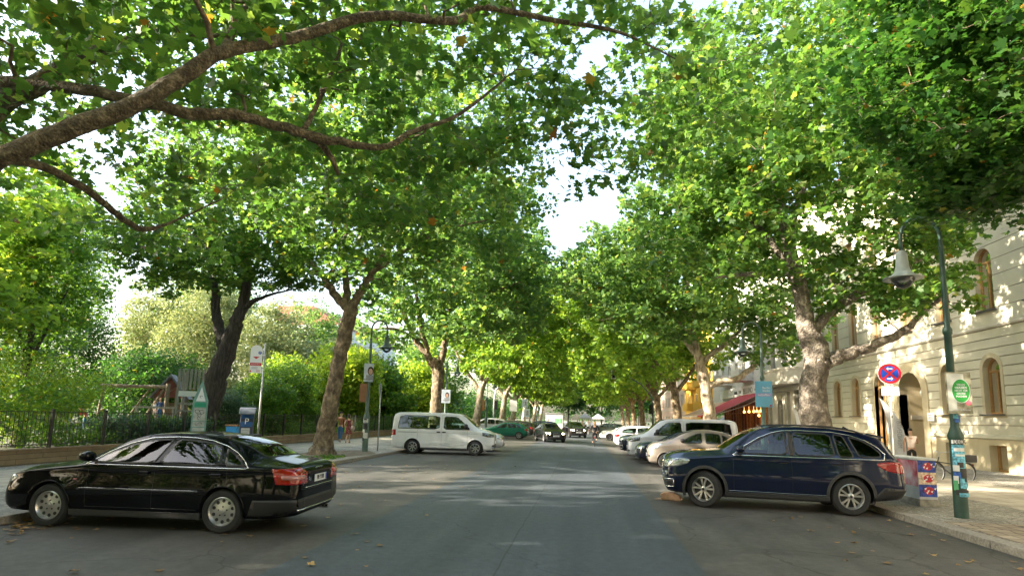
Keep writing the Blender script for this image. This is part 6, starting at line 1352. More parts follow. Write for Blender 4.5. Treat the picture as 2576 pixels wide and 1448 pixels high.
# parking ticket machine
S3 = empty('parking_machine', 'dark blue grey parking ticket machine with a white P, sloping solar roof', 'parking meter', (-11.15, 17.9, .12), R(28))
MET = mat('blue grey machine housing', (.045, .05, .085), .4, .2); b = MB()
b.prism([(-.20, 0), (.20, 0), (.20, 1.66), (-.06, 1.66), (-.20, 1.30)], lambda u, v, d: (d, u, v), -.20, .20); b.build('housing', MET, S3, bevel=.015)
b = MB(); b.prism([(-.40, 1.60), (-.38, 1.56), (-.1, 1.66), (.22, 1.74), (.22, 1.80), (-.15, 1.78)], lambda u, v, d: (d, u, v), -.24, .24); b.build('solar_roof', mat('grey solar lid', (.13, .14, .17), .3), S3, bevel=.01)
b = MB(); b.face([(-.17, -.153, 1.42), (.17, -.153, 1.42), (.17, -.103, 1.56), (-.17, -.103, 1.56)], 0); b.box((0, -.203, 1.30-.05), (.36, .006, .16), mi=0); b.box((-.02, -.203, .75), (.26, .006, .75), mi=1)
for k in range(9): b.box((-.02, -.208, 1.05-k*.075), (.2-.03*(k % 3), .003, .018), mi=2)
b.build('instruction_panel', [mat('parking blue', (.02, .09, .26), .4), mat('pale panel', (.45, .47, .45), .5), GREYT], S3)
text('P', .27, WHT, frame((0, -.215, 1.34), (1, 0, 0)), S3, name='letter')
S4 = empty('parking_tariff_sign', 'tall sign post behind the ticket machine with rounded white and red tariff panel', 'road sign', (-11.0, 18.35, .12), R(24)); post_at(S4, 4.02, .032)
b = MB(); P_ = [(-.44, 2.98), (-.06, 2.98), (-.06, 3.72)]+[(-.25+.19*math.cos(a), 3.75+.19*math.sin(a)) for a in np.linspace(0, math.pi, 10)]+[(-.44, 3.72)]
b.prism(P_, lambda u, v, d: (u, d, v), -.05, -.035); b.box((-.03, -.03, 3.1), (.12, .03, .03)); b.box((-.03, -.03, 3.6), (.12, .03, .03)); b.build('panel', WHT, S4); b = MB()
b.box((-.25, -.052, 3.28), (.36, .003, .10), mi=0); b.face([(-.36, -.053, 3.54), (-.14, -.053, 3.54), (-.25, -.053, 3.46)], 0); b.lathe([(0, .002), (.055, .002), (.055, 0)], 18, (-.14, -.05, 3.68), 'Y', 1, -1)
b.box((-.40, -.052, 3.04), (.05, .003, .05), mi=0)
for k in range(3): b.box((-.28, -.052, 3.18-.03*k), (.2, .003, .010), mi=2)
b.build('print', [RED, BLU2, GREYT], S4); text('202', .085, RED, frame((-.16, -.054, 3.05), (1, 0, 0)), S4); text('P', .09, WHT, frame((-.14, -.056, 3.68), (1, 0, 0)), S4); text('Mo-Sa 9-18 Uhr', .055, WHT, frame((-.25, -.056, 3.28), (1, 0, 0)), S4, sx=.8)
# stele
S5 = empty('play_street_stele', 'narrow pointed green and white notice stele at the park railings, scribbled with graffiti', 'sign', (-15.2, 21.1, .12), R(34))
b = MB(); b.prism([(-.27, 0), (.27, 0), (.27, 2.05), (.02, 2.82), (-.02, 2.82), (-.27, 2.05)], lambda u, v, d: (u, d, v), -.05, .05); b.build('body', mat('grey green stele', (.16, .30, .25), .5), S5, bevel=.01); b = MB()
b.face([(-.17, -.053, 2.02), (.17, -.053, 2.02), (0, -.053, 2.6)], 0); b.box((0, -.053, 1.88), (.40, .004, .17), mi=1); b.box((0, -.053, 1.50), (.42, .004, .50), mi=2); b.box((0, -.053, 1.12), (.42, .004, .20), mi=2); b.box((0, -.053, .8), (.42, .004, .36), mi=2)
b.build('panel', [WHT, mat('signal green', (.02, .28, .16), .5), mat('dirty pale panel', (.42, .42, .38), .6, var=.2)], S5)
b = MB()
for cx, cz, r_, a0, a1 in ((-.09, 1.62, .07, 0, 5.5), (.08, 1.6, .08, 1, 6.2), (0, 1.47, .06, -1, 4.5), (-.02, 1.36, .05, 0, 5), (.04, 1.12, .06, 0, 3), (-.08, 1.12, .04, 3, 6), (0, 2.2, .04, 0, 5)):
    b.tube([(cx+r_*math.cos(a)*(1+.2*math.sin(3*a)), -.06, cz+r_*math.sin(a)) for a in np.linspace(a0, a1, 14)], .008, 4)
b.build('graffiti', INK, S5)
# utility cabinet
S6 = empty('utility_box', 'grey cable box by the kerb, plastered with red white graffiti and three red blue posters', 'utility box', (7.44, 14.45, .12), 0)
b = MB(); b.box((0, 0, .08), (.40, 1.45, .16)); b.build('plinth', mat('stained concrete', (.25, .23, .19), .9, var=.3, scale=8), S6, bevel=.01)
b = MB(); b.box((0, 0, .56), (.37, 1.4, .86)); b.build('cabinet', mat('grey cabinet', (.40, .42, .43), .6, var=.15, scale=4), S6, bevel=.012)
b = MB(); b.box((0, 0, 1.01), (.42, 1.45, .05)); b.build('lid', mat('pale lid', (.5, .5, .48), .6, var=.15), S6, bevel=.012)
GRR = mat('red white graffiti', (.42, .04, .08), .6, scale=3.0, col2=(.60, .52, .55)); b = MB(); b.face([(-.188, -.69, .42), (-.188, .6, .42), (-.188, .6, .97), (-.188, -.69, .97)], 0)
for k, z in enumerate((.86, .60, .34)):
    z0_, z1_ = z-.13, z+.13; b.face([(-.18, -.703, z0_), (.18, -.703, z0_), (.18, -.703, z1_), (-.18, -.703, z1_)], 1 if k != 1 else 2)
    b.face([(.02+.10*math.cos(a), -.705, z+.085*math.sin(a)) for a in np.linspace(0, 6.1, 14)], 3)
    for q in range(5): b.face([(.02+.1*math.cos(q+k), -.706-.0003*q, z+.05*math.sin(q*2)), (.02+.1*math.cos(q+k)+.05, -.706-.0003*q, z+.05*math.sin(q*2)+.02), (.02+.1*math.cos(q+k)+.03, -.706-.0003*q, z+.05*math.sin(q*2)-.03)], 4)
b.build('posters', [GRR, mat('print blue', (.02, .05, .28), .5, var=.6, scale=14), mat('print cream', (.6, .45, .32), .5, var=.5, scale=14), mat('print red', (.45, .02, .03), .5, var=.4, scale=18), WHT], S6, fixn=False)
# feather banners
def feather(label, x, y, h, ang, letters):
    P = empty('feather_banner', label, 'banner', (x, y, .12), R(ang), 'tall white feather banners'); b = MB(); n = 14; A = []; B_ = []
    for k in range(n+1):
        t = k/n; z = .35+(h-.4)*t; w_ = .62*(1-t**3.2); lean = -.30*t**3*1.2; A.append((lean-.30, z)); B_.append((lean-.30+w_, z))
    for k in range(n): b.face([(A[k][0], -.01, A[k][1]), (B_[k][0], .02*math.sin(k*.8), B_[k][1]), (B_[k+1][0], .02*math.sin(k*.8+.8), B_[k+1][1]), (A[k+1][0], -.01, A[k+1][1])])
    b.build('cloth', mat('grey white banner cloth', (.55, .55, .56), .8, var=.08), P, fixn=False, smooth=True)
    b = MB(); b.tube([(-.31, 0, 0)]+[(a[0]-.01, 0, a[1]) for a in A], .014, 6); b.box((-.31, 0, .02), (.5, .5, .03)); b.build('pole', GALV, P)
    if letters:
        M = Matrix(((0, 1, 0, .05), (0, 0, -1, -.03), (-1, 0, 0, 1.45), (0, 0, 0, 1))) @ Matrix.Diagonal((-1, 1, 1, 1)); text(letters, .26, GREYT, M, P, sx=.85)
    return P
feather('large white feather banner with mirrored MEINDENTIST lettering by the cream house', 14.35, 28.6, 3.1, -10, 'MEINDENTIST')
feather('small white feather banner seen beside the big plane trunk', 14.0, 39.4, 3.0, -60, 'MEINDENTIST')
# traffic lights
BLK = mat('signal black', (.012, .012, .012), .5)
def signal(parent, x, y, z, nm='signal_head', s=1):
    b = MB(); b.box((x, y, z), (.30, .22, .95)); 
    for k in (-1, 0, 1): b.lathe([(.11, 0), (.12, .16), (.11, .16), (.09, 0)], 14, (x, y-.11, z+k*.3), 'Y', 0, -1)
    o = b.build(nm, BLK, parent, bevel=.03); b = MB()
    for k in (-1, 0, 1): b.lathe([(0, .02), (.09, .015), (.1, 0)], 12, (x, y-.11, z+k*.3), 'Y', 0, -1)
    b.build('lens', mat('dark lens', (.03, .03, .03), .2), o)
    return o
S7 = empty('traffic_light_mast', 'grey traffic light mast on the left with its arm reaching over the road', 'traffic light', (-9.6, 60.5, .12))
b = MB(); b.tube([(0, 0, 0), (0, 0, 3.5), (.15, 0, 4.6), (.9, 0, 5.5), (2.4, 0, 6.1), (4.0, 0, 6.45)], [.11, .09, .08, .07, .06, .05], 10); b.build('mast', GALV, S7, smooth=True); signal(S7, 4.05, -.1, 6.3); signal(S7, .25, -.15, 3.0)
S8 = empty('traffic_light_mast', 'dark curved traffic light mast on the right with its arm reaching over the road', 'traffic light', (7.0, 60.5, .12))
b = MB(); b.tube([(0, 0, 0), (0, 0, 3.4), (-.2, 0, 4.4), (-1.2, 0, 5.5), (-2.6, 0, 6.3), (-4.0, 0, 6.75)], [.10, .08, .07, .06, .055, .045], 10); b.build('mast', mat('dark mast', (.08, .08, .08), .5), S8, smooth=True); signal(S8, -4.0, -.1, 6.55); signal(S8, -.25, -.15, 2.9)
b = MB(); b.box((-4.0, .02, 6.55), (.44, .03, 1.1)); b.build('back_plate', WHT, S8)
# kiosk, tents far down
K_ = empty('white_kiosk', 'small white and green container standing far down the left lane', 'kiosk', (-5.1, 100, 0)); b = MB(); b.box((0, 0, 1.35), (2.95, 3, 2.5)); b.build('body', mat('container white', (.5, .52, .54), .6), K_, bevel=.03)
b = MB(); b.box((0, 0, 2.72), (3.1, 3.15, .22)); b.build('roof', GALV, K_); b = MB(); b.box((.35, -1.52, 1.5), (.55, .04, .8)); b.box((1.0, -1.52, 1.5), (.45, .04, .8)); b.build('green_panel', mat('fresh green panel', (.18, .5, .22), .6), K_)
for k, (x, y, lb) in enumerate(((.2, 140, 'white market tent roof at the far end of the street, left one'), (3.4, 146, 'white market tent roof at the far end of the street, right one'))):
    T_ = empty('market_tent', lb, 'tent', (x, y, 0), 0, 'market tents at the street end'); b = MB(); n = 4
    for a, c in (((-1.6, -1.6), (1.6, -1.6)), ((1.6, -1.6), (1.6, 1.6)), ((1.6, 1.6), (-1.6, 1.6)), ((-1.6, 1.6), (-1.6, -1.6))): b.face([(*a, 2.3), (*c, 2.3), (0, 0, 3.4)]); b.face([(*a, 2.0), (*c, 2.0), (*c, 2.3), (*a, 2.3)])
    b.build('canopy', mat('tent cloth', (.38, .38, .38), .8), T_, fixn=False); b = MB()
    for sx in (-1.55, 1.55):
        for sy_ in (-1.55, 1.55): b.tube([(sx, sy_, 0), (sx, sy_, 2.2)], .04, 6)
    b.build('frame', GALV, T_)
# paper bag on the road
CARD = mat('brown cardboard', (.34, .22, .14), .85, var=.15, scale=10)
P = empty('paper_bag', 'crumpled brown paper bag lying on the asphalt in front of the off-road car', 'paper bag', (1.98, 14.0, .004), R(-8)); b = MB()
b.prism([(-.17, 0), (.24, 0), (.26, .10), (.10, .17), (-.10, .18), (-.2, .12)], lambda u, v, d: (u+.05*d, d, v+.12*d*u), -.10, .12); b.build('bag', CARD, P, bevel=.012)
b = MB(); b.face([(-.36, -.10, .006), (-.17, -.13, .012), (-.15, .06, .03), (-.3, .02, .01)]); b.face([(.24, -.1, .01), (.29, -.12, .03), (.27, -.02, .10), (.25, .0, .1)]); b.build('torn_flap', CARD, P, fixn=False)
# blue bin
P = empty('litter_bin', 'blue litter box with brown lid showing behind the black saloon roof', 'bin', (-13.1, 20.2, .12)); b = MB(); b.tube([(0, 0, 0), (0, 0, .75)], .04, 8); b.build('post', GALV, P); b = MB(); b.box((0, 0, .92), (.44, .3, .36)); b.build('box', mat('bright blue plastic', (.02, .22, .5), .5), P, bevel=.02); b = MB(); b.box((0, 0, 1.14), (.5, .34, .05)); b.build('lid', BROWNB, P)
# ------------------------------------------------------------------ playground
TIM = mat('weathered timber', (.20, .16, .11), .85, var=.3, scale=5, stretch=(4, 4, .6), bump=.3); TIM2 = mat('grey timber', (.26, .25, .22), .85, var=.25, scale=5, stretch=(4, 4, .6)); TIMR = mat('red brown timber', (.22, .07, .05), .8, var=.2)
P = empty('play_house', 'small red brown wooden play house with open gable and pitched roof', 'playhouse', (-24.7, 31.6, .12), R(28)); b = MB()
for x in (-.75, .75):
    for y in (-.6, .6): b.box((x, y, 1.3), (.12, .12, 2.6))
b.box((0, -.6, 1.35), (1.5, .08, .1)); b.box((0, -.6, 1.9), (1.5, .06, .1)); b.box((0, 0, 1.1), (1.6, 1.3, .1)); b.box((0, .6, 1.6), (1.5, .05, .9)); b.build('frame', TIM, P)
b = MB(); b.prism([(-1.05, 2.3), (0, 3.75), (1.05, 2.3), (.95, 2.3), (0, 3.6), (-.95, 2.3)], lambda u, v, d: (u, d, v), -.85, .85); b.build('roof', mat('slate grey boards', (.16, .16, .19), .7), P); b = MB(); b.prism([(-.85, 2.35), (.85, 2.35), (0, 3.5)], lambda u, v, d: (u, d, v), -.66, -.62); b.build('gable', TIMR, P)
P = empty('climbing_tower', 'slatted grey timber climbing tower right of the play house', 'climbing frame', (-21.9, 30, .12), R(25)); b = MB()
for x in (-.8, .8):
    for y in (-.7, .7): b.box((x, y, 1.9), (.13, .13, 3.8))
b.box((0, 0, 1.6), (1.7, 1.5, .1)); b.box((0, -.74, 2.0), (1.7, .05, .12)); b.build('frame', TIM2, P); b = MB()
for k in range(9): b.box((-.8+k*.2, -.80, 3.35), (.12, .04, 1.15))
for k in range(8): b.box((.86, -.7+k*.2, 3.35), (.04, .12, 1.15))
b.build('slats', TIM2, P); b = MB(); b.box((0, -.78, 2.55), (1.5, .04, .3)); b.build('white_board', PLA, P)
P = empty('climbing_bars', 'long horizontal timber climbing beam on slanting posts, left of the play house', 'climbing frame', (-25.4, 30.3, .12), R(8)); b = MB(); b.tube([(-2.6, 0, 2.95), (1.3, 0, 2.95)], .10, 8); b.tube([(1.1, .1, 2.9), (-.3, -.3, .2)], .07, 8); b.tube([(.2, .1, 2.8), (-1.3, -.3, .2)], .05, 8)
b.tube([(-2.4, 0, 2.9), (-2.9, .3, 0)], .08, 8); b.tube([(1.3, 0, 0), (1.3, 0, 3.15)], .12, 8); b.tube([(2.3, 0, 0), (2.3, 0, 3.6)], .15, 8); b.tube([(1.8, .1, 0), (1.8, .1, 2.8)], .09, 8); b.tube([(1.3, 0, 2.6), (2.3, 0, 3.3)], .02, 5); b.build('timbers', TIM, P)
P = empty('play_deck', 'low timber deck and ramp where the children stand', 'climbing frame', (-23.0, 28.6, .12), R(18)); b = MB(); b.box((0, 0, 1.0), (2.0, 1.2, .08)); b.box((0, -.6, 1.75), (2.2, .06, .1))
for x in (-.9, .9): b.box((x, -.55, .9), (.12, .12, 1.8))
b.box((.6, -1.1, .75), (1.2, 1.2, .06), tilt=('X', .35)); b.build('deck', TIM2, P)
# ================================================================== PEOPLE
def skin(name, verts, edges, radii, m, parent, root=0, sub=1):
    me = bpy.data.meshes.new('t'); me.from_pydata(verts, edges, []); o = bpy.data.objects.new('t', me); C.objects.link(o)
    md = o.modifiers.new('s', 'SKIN'); md.use_smooth_shade = True; o.modifiers.new('u', 'SUBSURF').levels = sub
    for i, r_ in enumerate(radii):
        d = me.skin_vertices[0].data[i]; d.radius = r_ if isinstance(r_, tuple) else (r_, r_); d.use_root = (i == root)
    dg = bpy.context.evaluated_depsgraph_get(); m2 = bpy.data.meshes.new_from_object(o.evaluated_get(dg)); bpy.data.objects.remove(o); bpy.data.meshes.remove(me)
    m2.materials.clear(); m2.materials.append(m); m2.polygons.foreach_set('use_smooth', [True]*len(m2.polygons)); q = bpy.data.objects.new(name, m2); link(q, parent); return q
def chain(pts, rad, name, m, parent): return skin(name, pts, [(i, i+1) for i in range(len(pts)-1)], rad, m, parent)
BASE = dict(pelvis=(0, 0, .95), waist=(0, 0, 1.08), chest=(0, 0, 1.32), neck=(0, 0, 1.50), chin=(0, .02, 1.56), head=(0, .015, 1.66), top=(0, .0, 1.74),
    hipL=(-.09, 0, .90), kneeL=(-.10, .02, .50), ankL=(-.10, -.02, .09), toeL=(-.11, .14, .04), hipR=(.09, 0, .90), kneeR=(.10, .02, .50), ankR=(.10, -.02, .09), toeR=(.11, .14, .04),
    shL=(-.18, 0, 1.42), elL=(-.24, -.02, 1.14), wrL=(-.25, .06, .90), haL=(-.25, .09, .82), shR=(.18, 0, 1.42), elR=(.24, -.02, 1.14), wrR=(.25, .06, .90), haR=(.25, .09, .82))
def person(label, loc, rz, h=1.75, pose=None, skinm=SKIN, top=None, legs=None, dress=None, hair=None, hairlen=0, shoes=BLK, sleeves=1, group=None, extra=None, fat=1):
    """faces local +Y"""
    P = empty('person', label, 'person', loc, rz, group); J = dict(BASE); J.update(pose or {})
    names = ['pelvis', 'waist', 'chest', 'neck', 'chin', 'head', 'top']; s = 'LR'
    order = names+[a+q for q in s for a in ('hip', 'knee', 'ank', 'toe')]+[a+q for q in s for a in ('sh', 'el', 'wr', 'ha')]
    I = {n: i for i, n in enumerate(order)}; E = [(I[names[i]], I[names[i+1]]) for i in range(6)]
    for q in s: E += [(I['pelvis'], I['hip'+q]), (I['hip'+q], I['knee'+q]), (I['knee'+q], I['ank'+q]), (I['ank'+q], I['toe'+q]), (I['chest'], I['sh'+q]), (I['sh'+q], I['el'+q]), (I['el'+q], I['wr'+q]), (I['wr'+q], I['ha'+q])]
    rd = dict(pelvis=(.13, .10), waist=(.115, .09), chest=(.14, .10), neck=.05, chin=.065, head=.088, top=.06, hip=.085, knee=.055, ank=.038, toe=.035, sh=.058, el=.038, wr=.026, ha=.034)
    rads = [rd[n] if n in rd else rd[n[:-1]] for n in order]; V = [J[n] for n in order]
    skin('body', V, E, rads, skinm, P, 0, 2)
    g = lambda *n: [J[k] for k in n]
    mixp = lambda a, b, t: tuple(J[a][i]*(1-t)+J[b][i]*t for i in range(3))
    if top or dress:
        m = top or dress; ends = [mixp('shL', 'elL', 1 if sleeves > .5 else .12), mixp('shR', 'elR', 1 if sleeves > .5 else .12)]
        vv = g('pelvis', 'waist', 'chest')+[mixp('chest', 'neck', .65)]+[J['shL'], ends[0], J['shR'], ends[1]]; ee = [(0, 1), (1, 2), (2, 3), (2, 4), (4, 5), (2, 6), (6, 7)]; rr_ = [(.150*fat, .12*fat), (.135*fat, .105*fat), (.155*fat, .115*fat), .075, .07, .052, .07, .052]
        if sleeves > 1: vv += [mixp('elL', 'wrL', .9), mixp('elR', 'wrR', .9)]; ee += [(5, 8), (7, 9)]; rr_ += [.037, .037]
        skin('shirt' if top else 'dress_top', vv, ee, rr_, m, P, 0, 2)
    if legs:
        vv = [mixp('pelvis', 'waist', .5), J['pelvis']]+g('hipL', 'kneeL', 'hipR', 'kneeR')+[mixp('kneeL', 'ankL', .93), mixp('kneeR', 'ankR', .93)]
        skin('trousers', vv, [(0, 1), (1, 2), (2, 3), (3, 6), (1, 4), (4, 5), (5, 7)], [(.14, .11), (.145, .115), .098, .068, .098, .068, .052, .052], legs, P, 1, 2)
    if dress:
        k = [mixp('hipL', 'kneeL', .85)[i]*.5+mixp('hipR', 'kneeR', .85)[i]*.5 for i in range(3)]; w0 = J['waist']; b = MB()
        for r0_, c in ((0, 0),): pass
        prof = [(.13, .11, w0), (.17, .14, J['pelvis']), (.20, .18, tuple((J['pelvis'][i]+k[i])/2 for i in range(3))), (.22, .20, tuple(k))]; n = 16
        for i in range(3):
            for j in range(n):
                A = [2*math.pi*j/n, 2*math.pi*(j+1)/n]; q = []
                for (rx, ry, c), a in ((prof[i], A[0]), (prof[i], A[1]), (prof[i+1], A[1]), (prof[i+1], A[0])): q.append((c[0]+rx*math.cos(a)*(1+.05*math.sin(5*a)), c[1]+ry*math.sin(a), c[2]))
                b.face(q)
        b.build('skirt', dress, P, fixn=False, smooth=True)
    for q in s:
        a, t = J['ank'+q], J['toe'+q]; chain([(a[0], a[1]-.04, t[2]+.005), ((a[0]+t[0])/2, (a[1]+t[1])/2, t[2]+.01), (t[0], t[1]+.03, t[2])], [.045, .045, .035], 'shoe', shoes, P)
    if hair:
        hd, tp = Vector(J['head']), Vector(J['top']); bk = Vector((0, -1, 0)); pts = [tuple(tp+Vector((0, .035, .012))), tuple(tp+Vector((0, -.02, .02))), tuple(hd+Vector((0, -.055, .03)))]; rr_ = [.05, .09, .095]
        if hairlen: pts += [tuple(hd+Vector((0, -.08, -.10))), tuple(hd+Vector((0, -.09, -.10-hairlen)))]; rr_ += [(.095, .06), (.085, .045)]
        chain(pts, rr_, 'hair', hair, P)
    # face: nose and eyes
    hd = J['head']; b = MB(); b.lathe([(0, .03), (.013, .01), (.016, -.01)], 6, (hd[0], hd[1]+.09, hd[2]-.02), 'Y'); o = b.build('nose', skinm, P)
    b = MB()
    for sx in (-.032, .032): b.lathe([(0, .004), (.011, 0)], 8, (hd[0]+sx, hd[1]+.082, hd[2]+.008), 'Y')
    b.build('eyes', INK, P)
    for q in s:      # fingers
        w_, a = Vector(J['wr'+q]), Vector(J['ha'+q]); d = (a-w_).normalized(); sd = d.cross(Vector((0, 1, 0))) if abs(d.y) < .8 else d.cross(Vector((1, 0, 0))); sd.normalize(); b = MB()
        fv = d.cross(sd).normalized()
        for k in range(4):
            o_ = a+fv*(-.022+.0147*k)+d*.01; L = (.065, .075, .07, .055)[k]; c2 = o_+d*L*.6; b.tube([o_, c2, c2+d*L*.3+sd*(-.02 if q == 'L' else .02)], [.009, .008, .006], 6)
        b.tube([w_+d*.03+fv*-.02, a+fv*-.045+d*.0, a+fv*-.05+d*.03], [.011, .01, .008], 6); b.build('fingers', skinm, P, smooth=True)
    P.scale = (h/1.80,)*3
    if extra: extra(P, J)
    return P
DEN = mat('blue denim', (.04, .13, .28), .85, var=.2, scale=20); LEA = mat('brown leather jacket', (.30, .11, .05), .6, var=.2, scale=9); BLKC = mat('black cloth', (.012, .012, .014), .85); WHC = mat('white shirt cloth', (.68, .68, .68), .85)
RDP = mat('red dotted dress', (.20, .02, .02), .85, scale=40, col2=(.22, .03, .03)); MAR = mat('magenta trousers', (.25, .01, .06), .8); BLO = mat('blond hair', (.42, .26, .12), .7); TSH = mat('dark olive cloth', (.06, .05, .03), .85); CRM = mat('cream vest', (.62, .50, .44), .85); REDC = mat('red jacket', (.4, .03, .05), .8); BLJ = mat('blue jacket', (.05, .10, .25), .8)
t_ = RDP.node_tree; vo = N(t_, 'ShaderNodeTexVoronoi'); vo.inputs['Scale'].default_value = 22; tc = N(t_, 'ShaderNodeTexCoord'); t_.links.new(tc.outputs['Object'], vo.inputs['Vector']); lt = N(t_, 'ShaderNodeMath', operation='LESS_THAN'); lt.inputs[1].default_value = .28; t_.links.new(vo.outputs[0], lt.inputs[0]); mx = N(t_, 'ShaderNodeMixRGB'); mx.inputs[1].default_value = (.20, .015, .015, 1); mx.inputs[2].default_value = (.6, .5, .45, 1); t_.links.new(lt.outputs[0], mx.inputs[0]); t_.links.new(mx.outputs[0], t_.nodes['Principled BSDF'].inputs['Base Color'])
def bagR(P, J):
    MB().tube([(.16, .1, 1.48), (.18, -.13, 1.3), (.27, -.08, 1.05)], .012, 5).build('strap', CRM, P); b = MB(); b.lathe([(0, -.16), (.11, -.13), (.13, 0), (.09, .12), (.02, .15)], 12, (.28, -.05, .93)); b.build('shoulder_bag', mat('beige bag', (.42, .33, .26), .8), P, smooth=True)
def packL(P, J):
    MB().tube([(-.15, .1, 1.48), (-.18, -.12, 1.35), (-.26, -.1, 1.1)], .012, 5).build('strap', BLKC, P); b = MB(); b.lathe([(0, -.2), (.10, -.16), (.12, 0), (.08, .14), (.02, .17)], 12, (-.27, -.08, 1.08)); b.build('shoulder_bag', BLKC, P, smooth=True)
    b = MB(); b.lathe([(.105, 0), (.10, .05), (.06, .085), (0, .095)], 14, (0, .01, 1.70)); b.box((0, .13, 1.70), (.13, .1, .012)); b.build('cap', BLKC, P, smooth=False)
walk = dict(hipL=(-.09, 0, .90), kneeL=(-.10, .12, .52), ankL=(-.10, .20, .12), toeL=(-.10, .36, .06), kneeR=(.10, -.03, .50), ankR=(.10, -.24, .14), toeR=(.10, -.14, .04), elR=(.25, .06, 1.15), wrR=(.22, .22, .95), haR=(.22, .27, .88), elL=(-.25, -.10, 1.16), wrL=(-.22, .02, .98), haL=(-.21, .08, .94))
person('man in brown leather jacket and blue jeans walking away beside the low wall', (-14.35, 32.6, .12), R(6), 1.80, dict(walk, elL=(-.30, -.02, 1.22), wrL=(-.26, .10, 1.38), haL=(-.24, .10, 1.44)), SKIN, top=LEA, legs=DEN, hair=HAIR, sleeves=2, extra=packL, shoes=mat('grey shoe', (.2, .2, .22), .7))
person('woman in a short dark red dotted dress with a beige shoulder bag walking away', (-13.55, 31.9, .12), R(4), 1.66, dict(walk, kneeL=(-.07, .02, .5), ankL=(-.06, -.2, .16), toeL=(-.06, -.14, .05), kneeR=(.07, .10, .5), ankR=(.05, .1, .1), toeR=(.05, .26, .04)), SKIN, dress=RDP, hair=HAIR, hairlen=.03, sleeves=.2, extra=bagR, shoes=BROWNB)
BIKEM = mat('bicycle paint black', (.03, .03, .03), .4)
def bicycle(label, x, y, rz, m_=BIKEM, group=None, basket=None):
    """length along local Y, front = +Y"""
    P = empty('bicycle', label, 'bicycle', (x, y, 0.004), rz, group); W = .345
    for yy in (-.52, .55):
        b = MB(); b.tube([(0, yy+W*math.cos(a), W+.0+W*math.sin(a)*.985) for a in np.linspace(0, 2*math.pi, 29)], .019, 6, cap=False); o = b.build('wheel', RUB, P, smooth=True)
        b = MB(); b.tube([(0, yy+(W-.03)*math.cos(a), W+(W-.03)*math.sin(a)) for a in np.linspace(0, 2*math.pi, 29)], .010, 5, cap=False)
        for k in range(12): a = 2*math.pi*k/12; b.tube([(0, yy, W), (0, yy+(W-.03)*math.cos(a), W+(W-.03)*math.sin(a))], .002, 4)
        b.build('rim', GALV, o)
        b = MB(); b.tube([(0, yy+(W+.025)*math.cos(a), W+(W+.025)*math.sin(a)) for a in np.linspace(.2, math.pi-.1, 14)], [.022]*14, 6); b.build('mudguard', m_, P)
    b = MB(); bb = (0, -.05, .28); st_ = (0, -.25, .78); hdp = (0, .36, .86)
    for p, q in ((bb, st_), (bb, (0, .42, .62)), ((0, -.21, .62), (0, .40, .70)), (bb, (0, -.52, W)), (st_, (0, -.52, W)), (hdp, (0, .55, W)), (st_, (0, -.27, .93))): b.tube([p, q], .016, 7)
    b.build('frame', m_, P, smooth=True); b = MB(); b.tube([(-.28, .18, 1.05), (-.22, .34, 1.04), (0, .35, 1.0), (.22, .34, 1.04), (.28, .18, 1.05)], .012, 7); b.tube([(0, .36, .86), (0, .34, 1.02)], .014, 6); b.build('handlebar', GALV, P)
    b = MB(); b.lathe([(0, -.03), (.08, -.02), (.09, .01), (.04, .04), (0, .04)], 12, (0, -.28, .95)); b.build('saddle', BLKC, P, smooth=True); b = MB(); b.box((0, -.62, .70), (.10, .36, .02)); b.box((0, -.80, .62), (.07, .02, .06), mi=1); b.build('carrier', [GALV, REDL], P)
    b = MB(); b.tube([(-.15, -.05, .20), (-.05, -.05, .22), (.05, -.05, .34), (.15, -.05, .36)], .012, 6); b.build('pedals', BLKP, P)
    if basket: b = MB(); b.box((0, -.62, .83), (.36, .42, .24)); b.build('crate', BLKP, P, bevel=.03)
    return P
ride = dict(pelvis=(0, -.28, .98), waist=(0, -.24, 1.12), chest=(0, -.14, 1.34), neck=(0, -.09, 1.50), chin=(0, -.05, 1.56), head=(0, -.06, 1.66), top=(0, -.08, 1.74), hipL=(-.09, -.26, .95), hipR=(.09, -.26, .95), kneeL=(-.13, .10, .66), ankL=(-.14, -.06, .27), toeL=(-.14, .08, .20), kneeR=(.13, .14, .80), ankR=(.14, -.04, .44), toeR=(.14, .09, .38),
    shL=(-.18, -.12, 1.43), elL=(-.30, .02, 1.24), wrL=(-.28, .18, 1.10), haL=(-.27, .23, 1.08), shR=(.18, -.12, 1.43), elR=(.30, .02, 1.24), wrR=(.28, .18, 1.10), haR=(.27, .23, 1.08))
bicycle('black bicycle with red rear reflector ridden away by the blond woman', .72, 40.4, R(-2)); person('woman with long blond hair in black clothes cycling away down the road', (.72, 40.4, .02), R(-2), 1.72, ride, SKIN, top=BLKC, legs=BLKC, hair=BLO, hairlen=.14, sleeves=2, fat=1.12)
bicycle('far bicycle under the cyclist in the white shirt', .45, 70, R(5)); person('far cyclist in a white shirt and black shorts riding away', (.45, 70, .02), R(5), 1.78, ride, SKIN, top=WHC, legs=BLKC, hair=HAIR, sleeves=1)
bicycle('far bicycle of the rider in beige, left of the white shirt cyclist', -.25, 73, R(3)); person('far rider in beige top beside the white shirt cyclist', (-.25, 73, .02), R(3), 1.7, ride, SKIN, top=CRM, legs=TSH, hair=BLO, sleeves=1)
bicycle('black bicycle with a rear crate parked at the portal of the cream house', 12.2, 21.2, R(100), basket=1)
person('woman in a cream sleeveless top standing by the portal, seen from behind', (12.6, 24.2, .12), R(-20), 1.68, dict(elR=(.26, .08, 1.2), wrR=(.16, .22, 1.2), haR=(.12, .25, 1.22), head=(0, .04, 1.65), top=(0, .04, 1.73), elL=(-.25, -.03, 1.16)), SKIN2, top=CRM, legs=BLKC, hair=HAIR, sleeves=.2, fat=1.05)
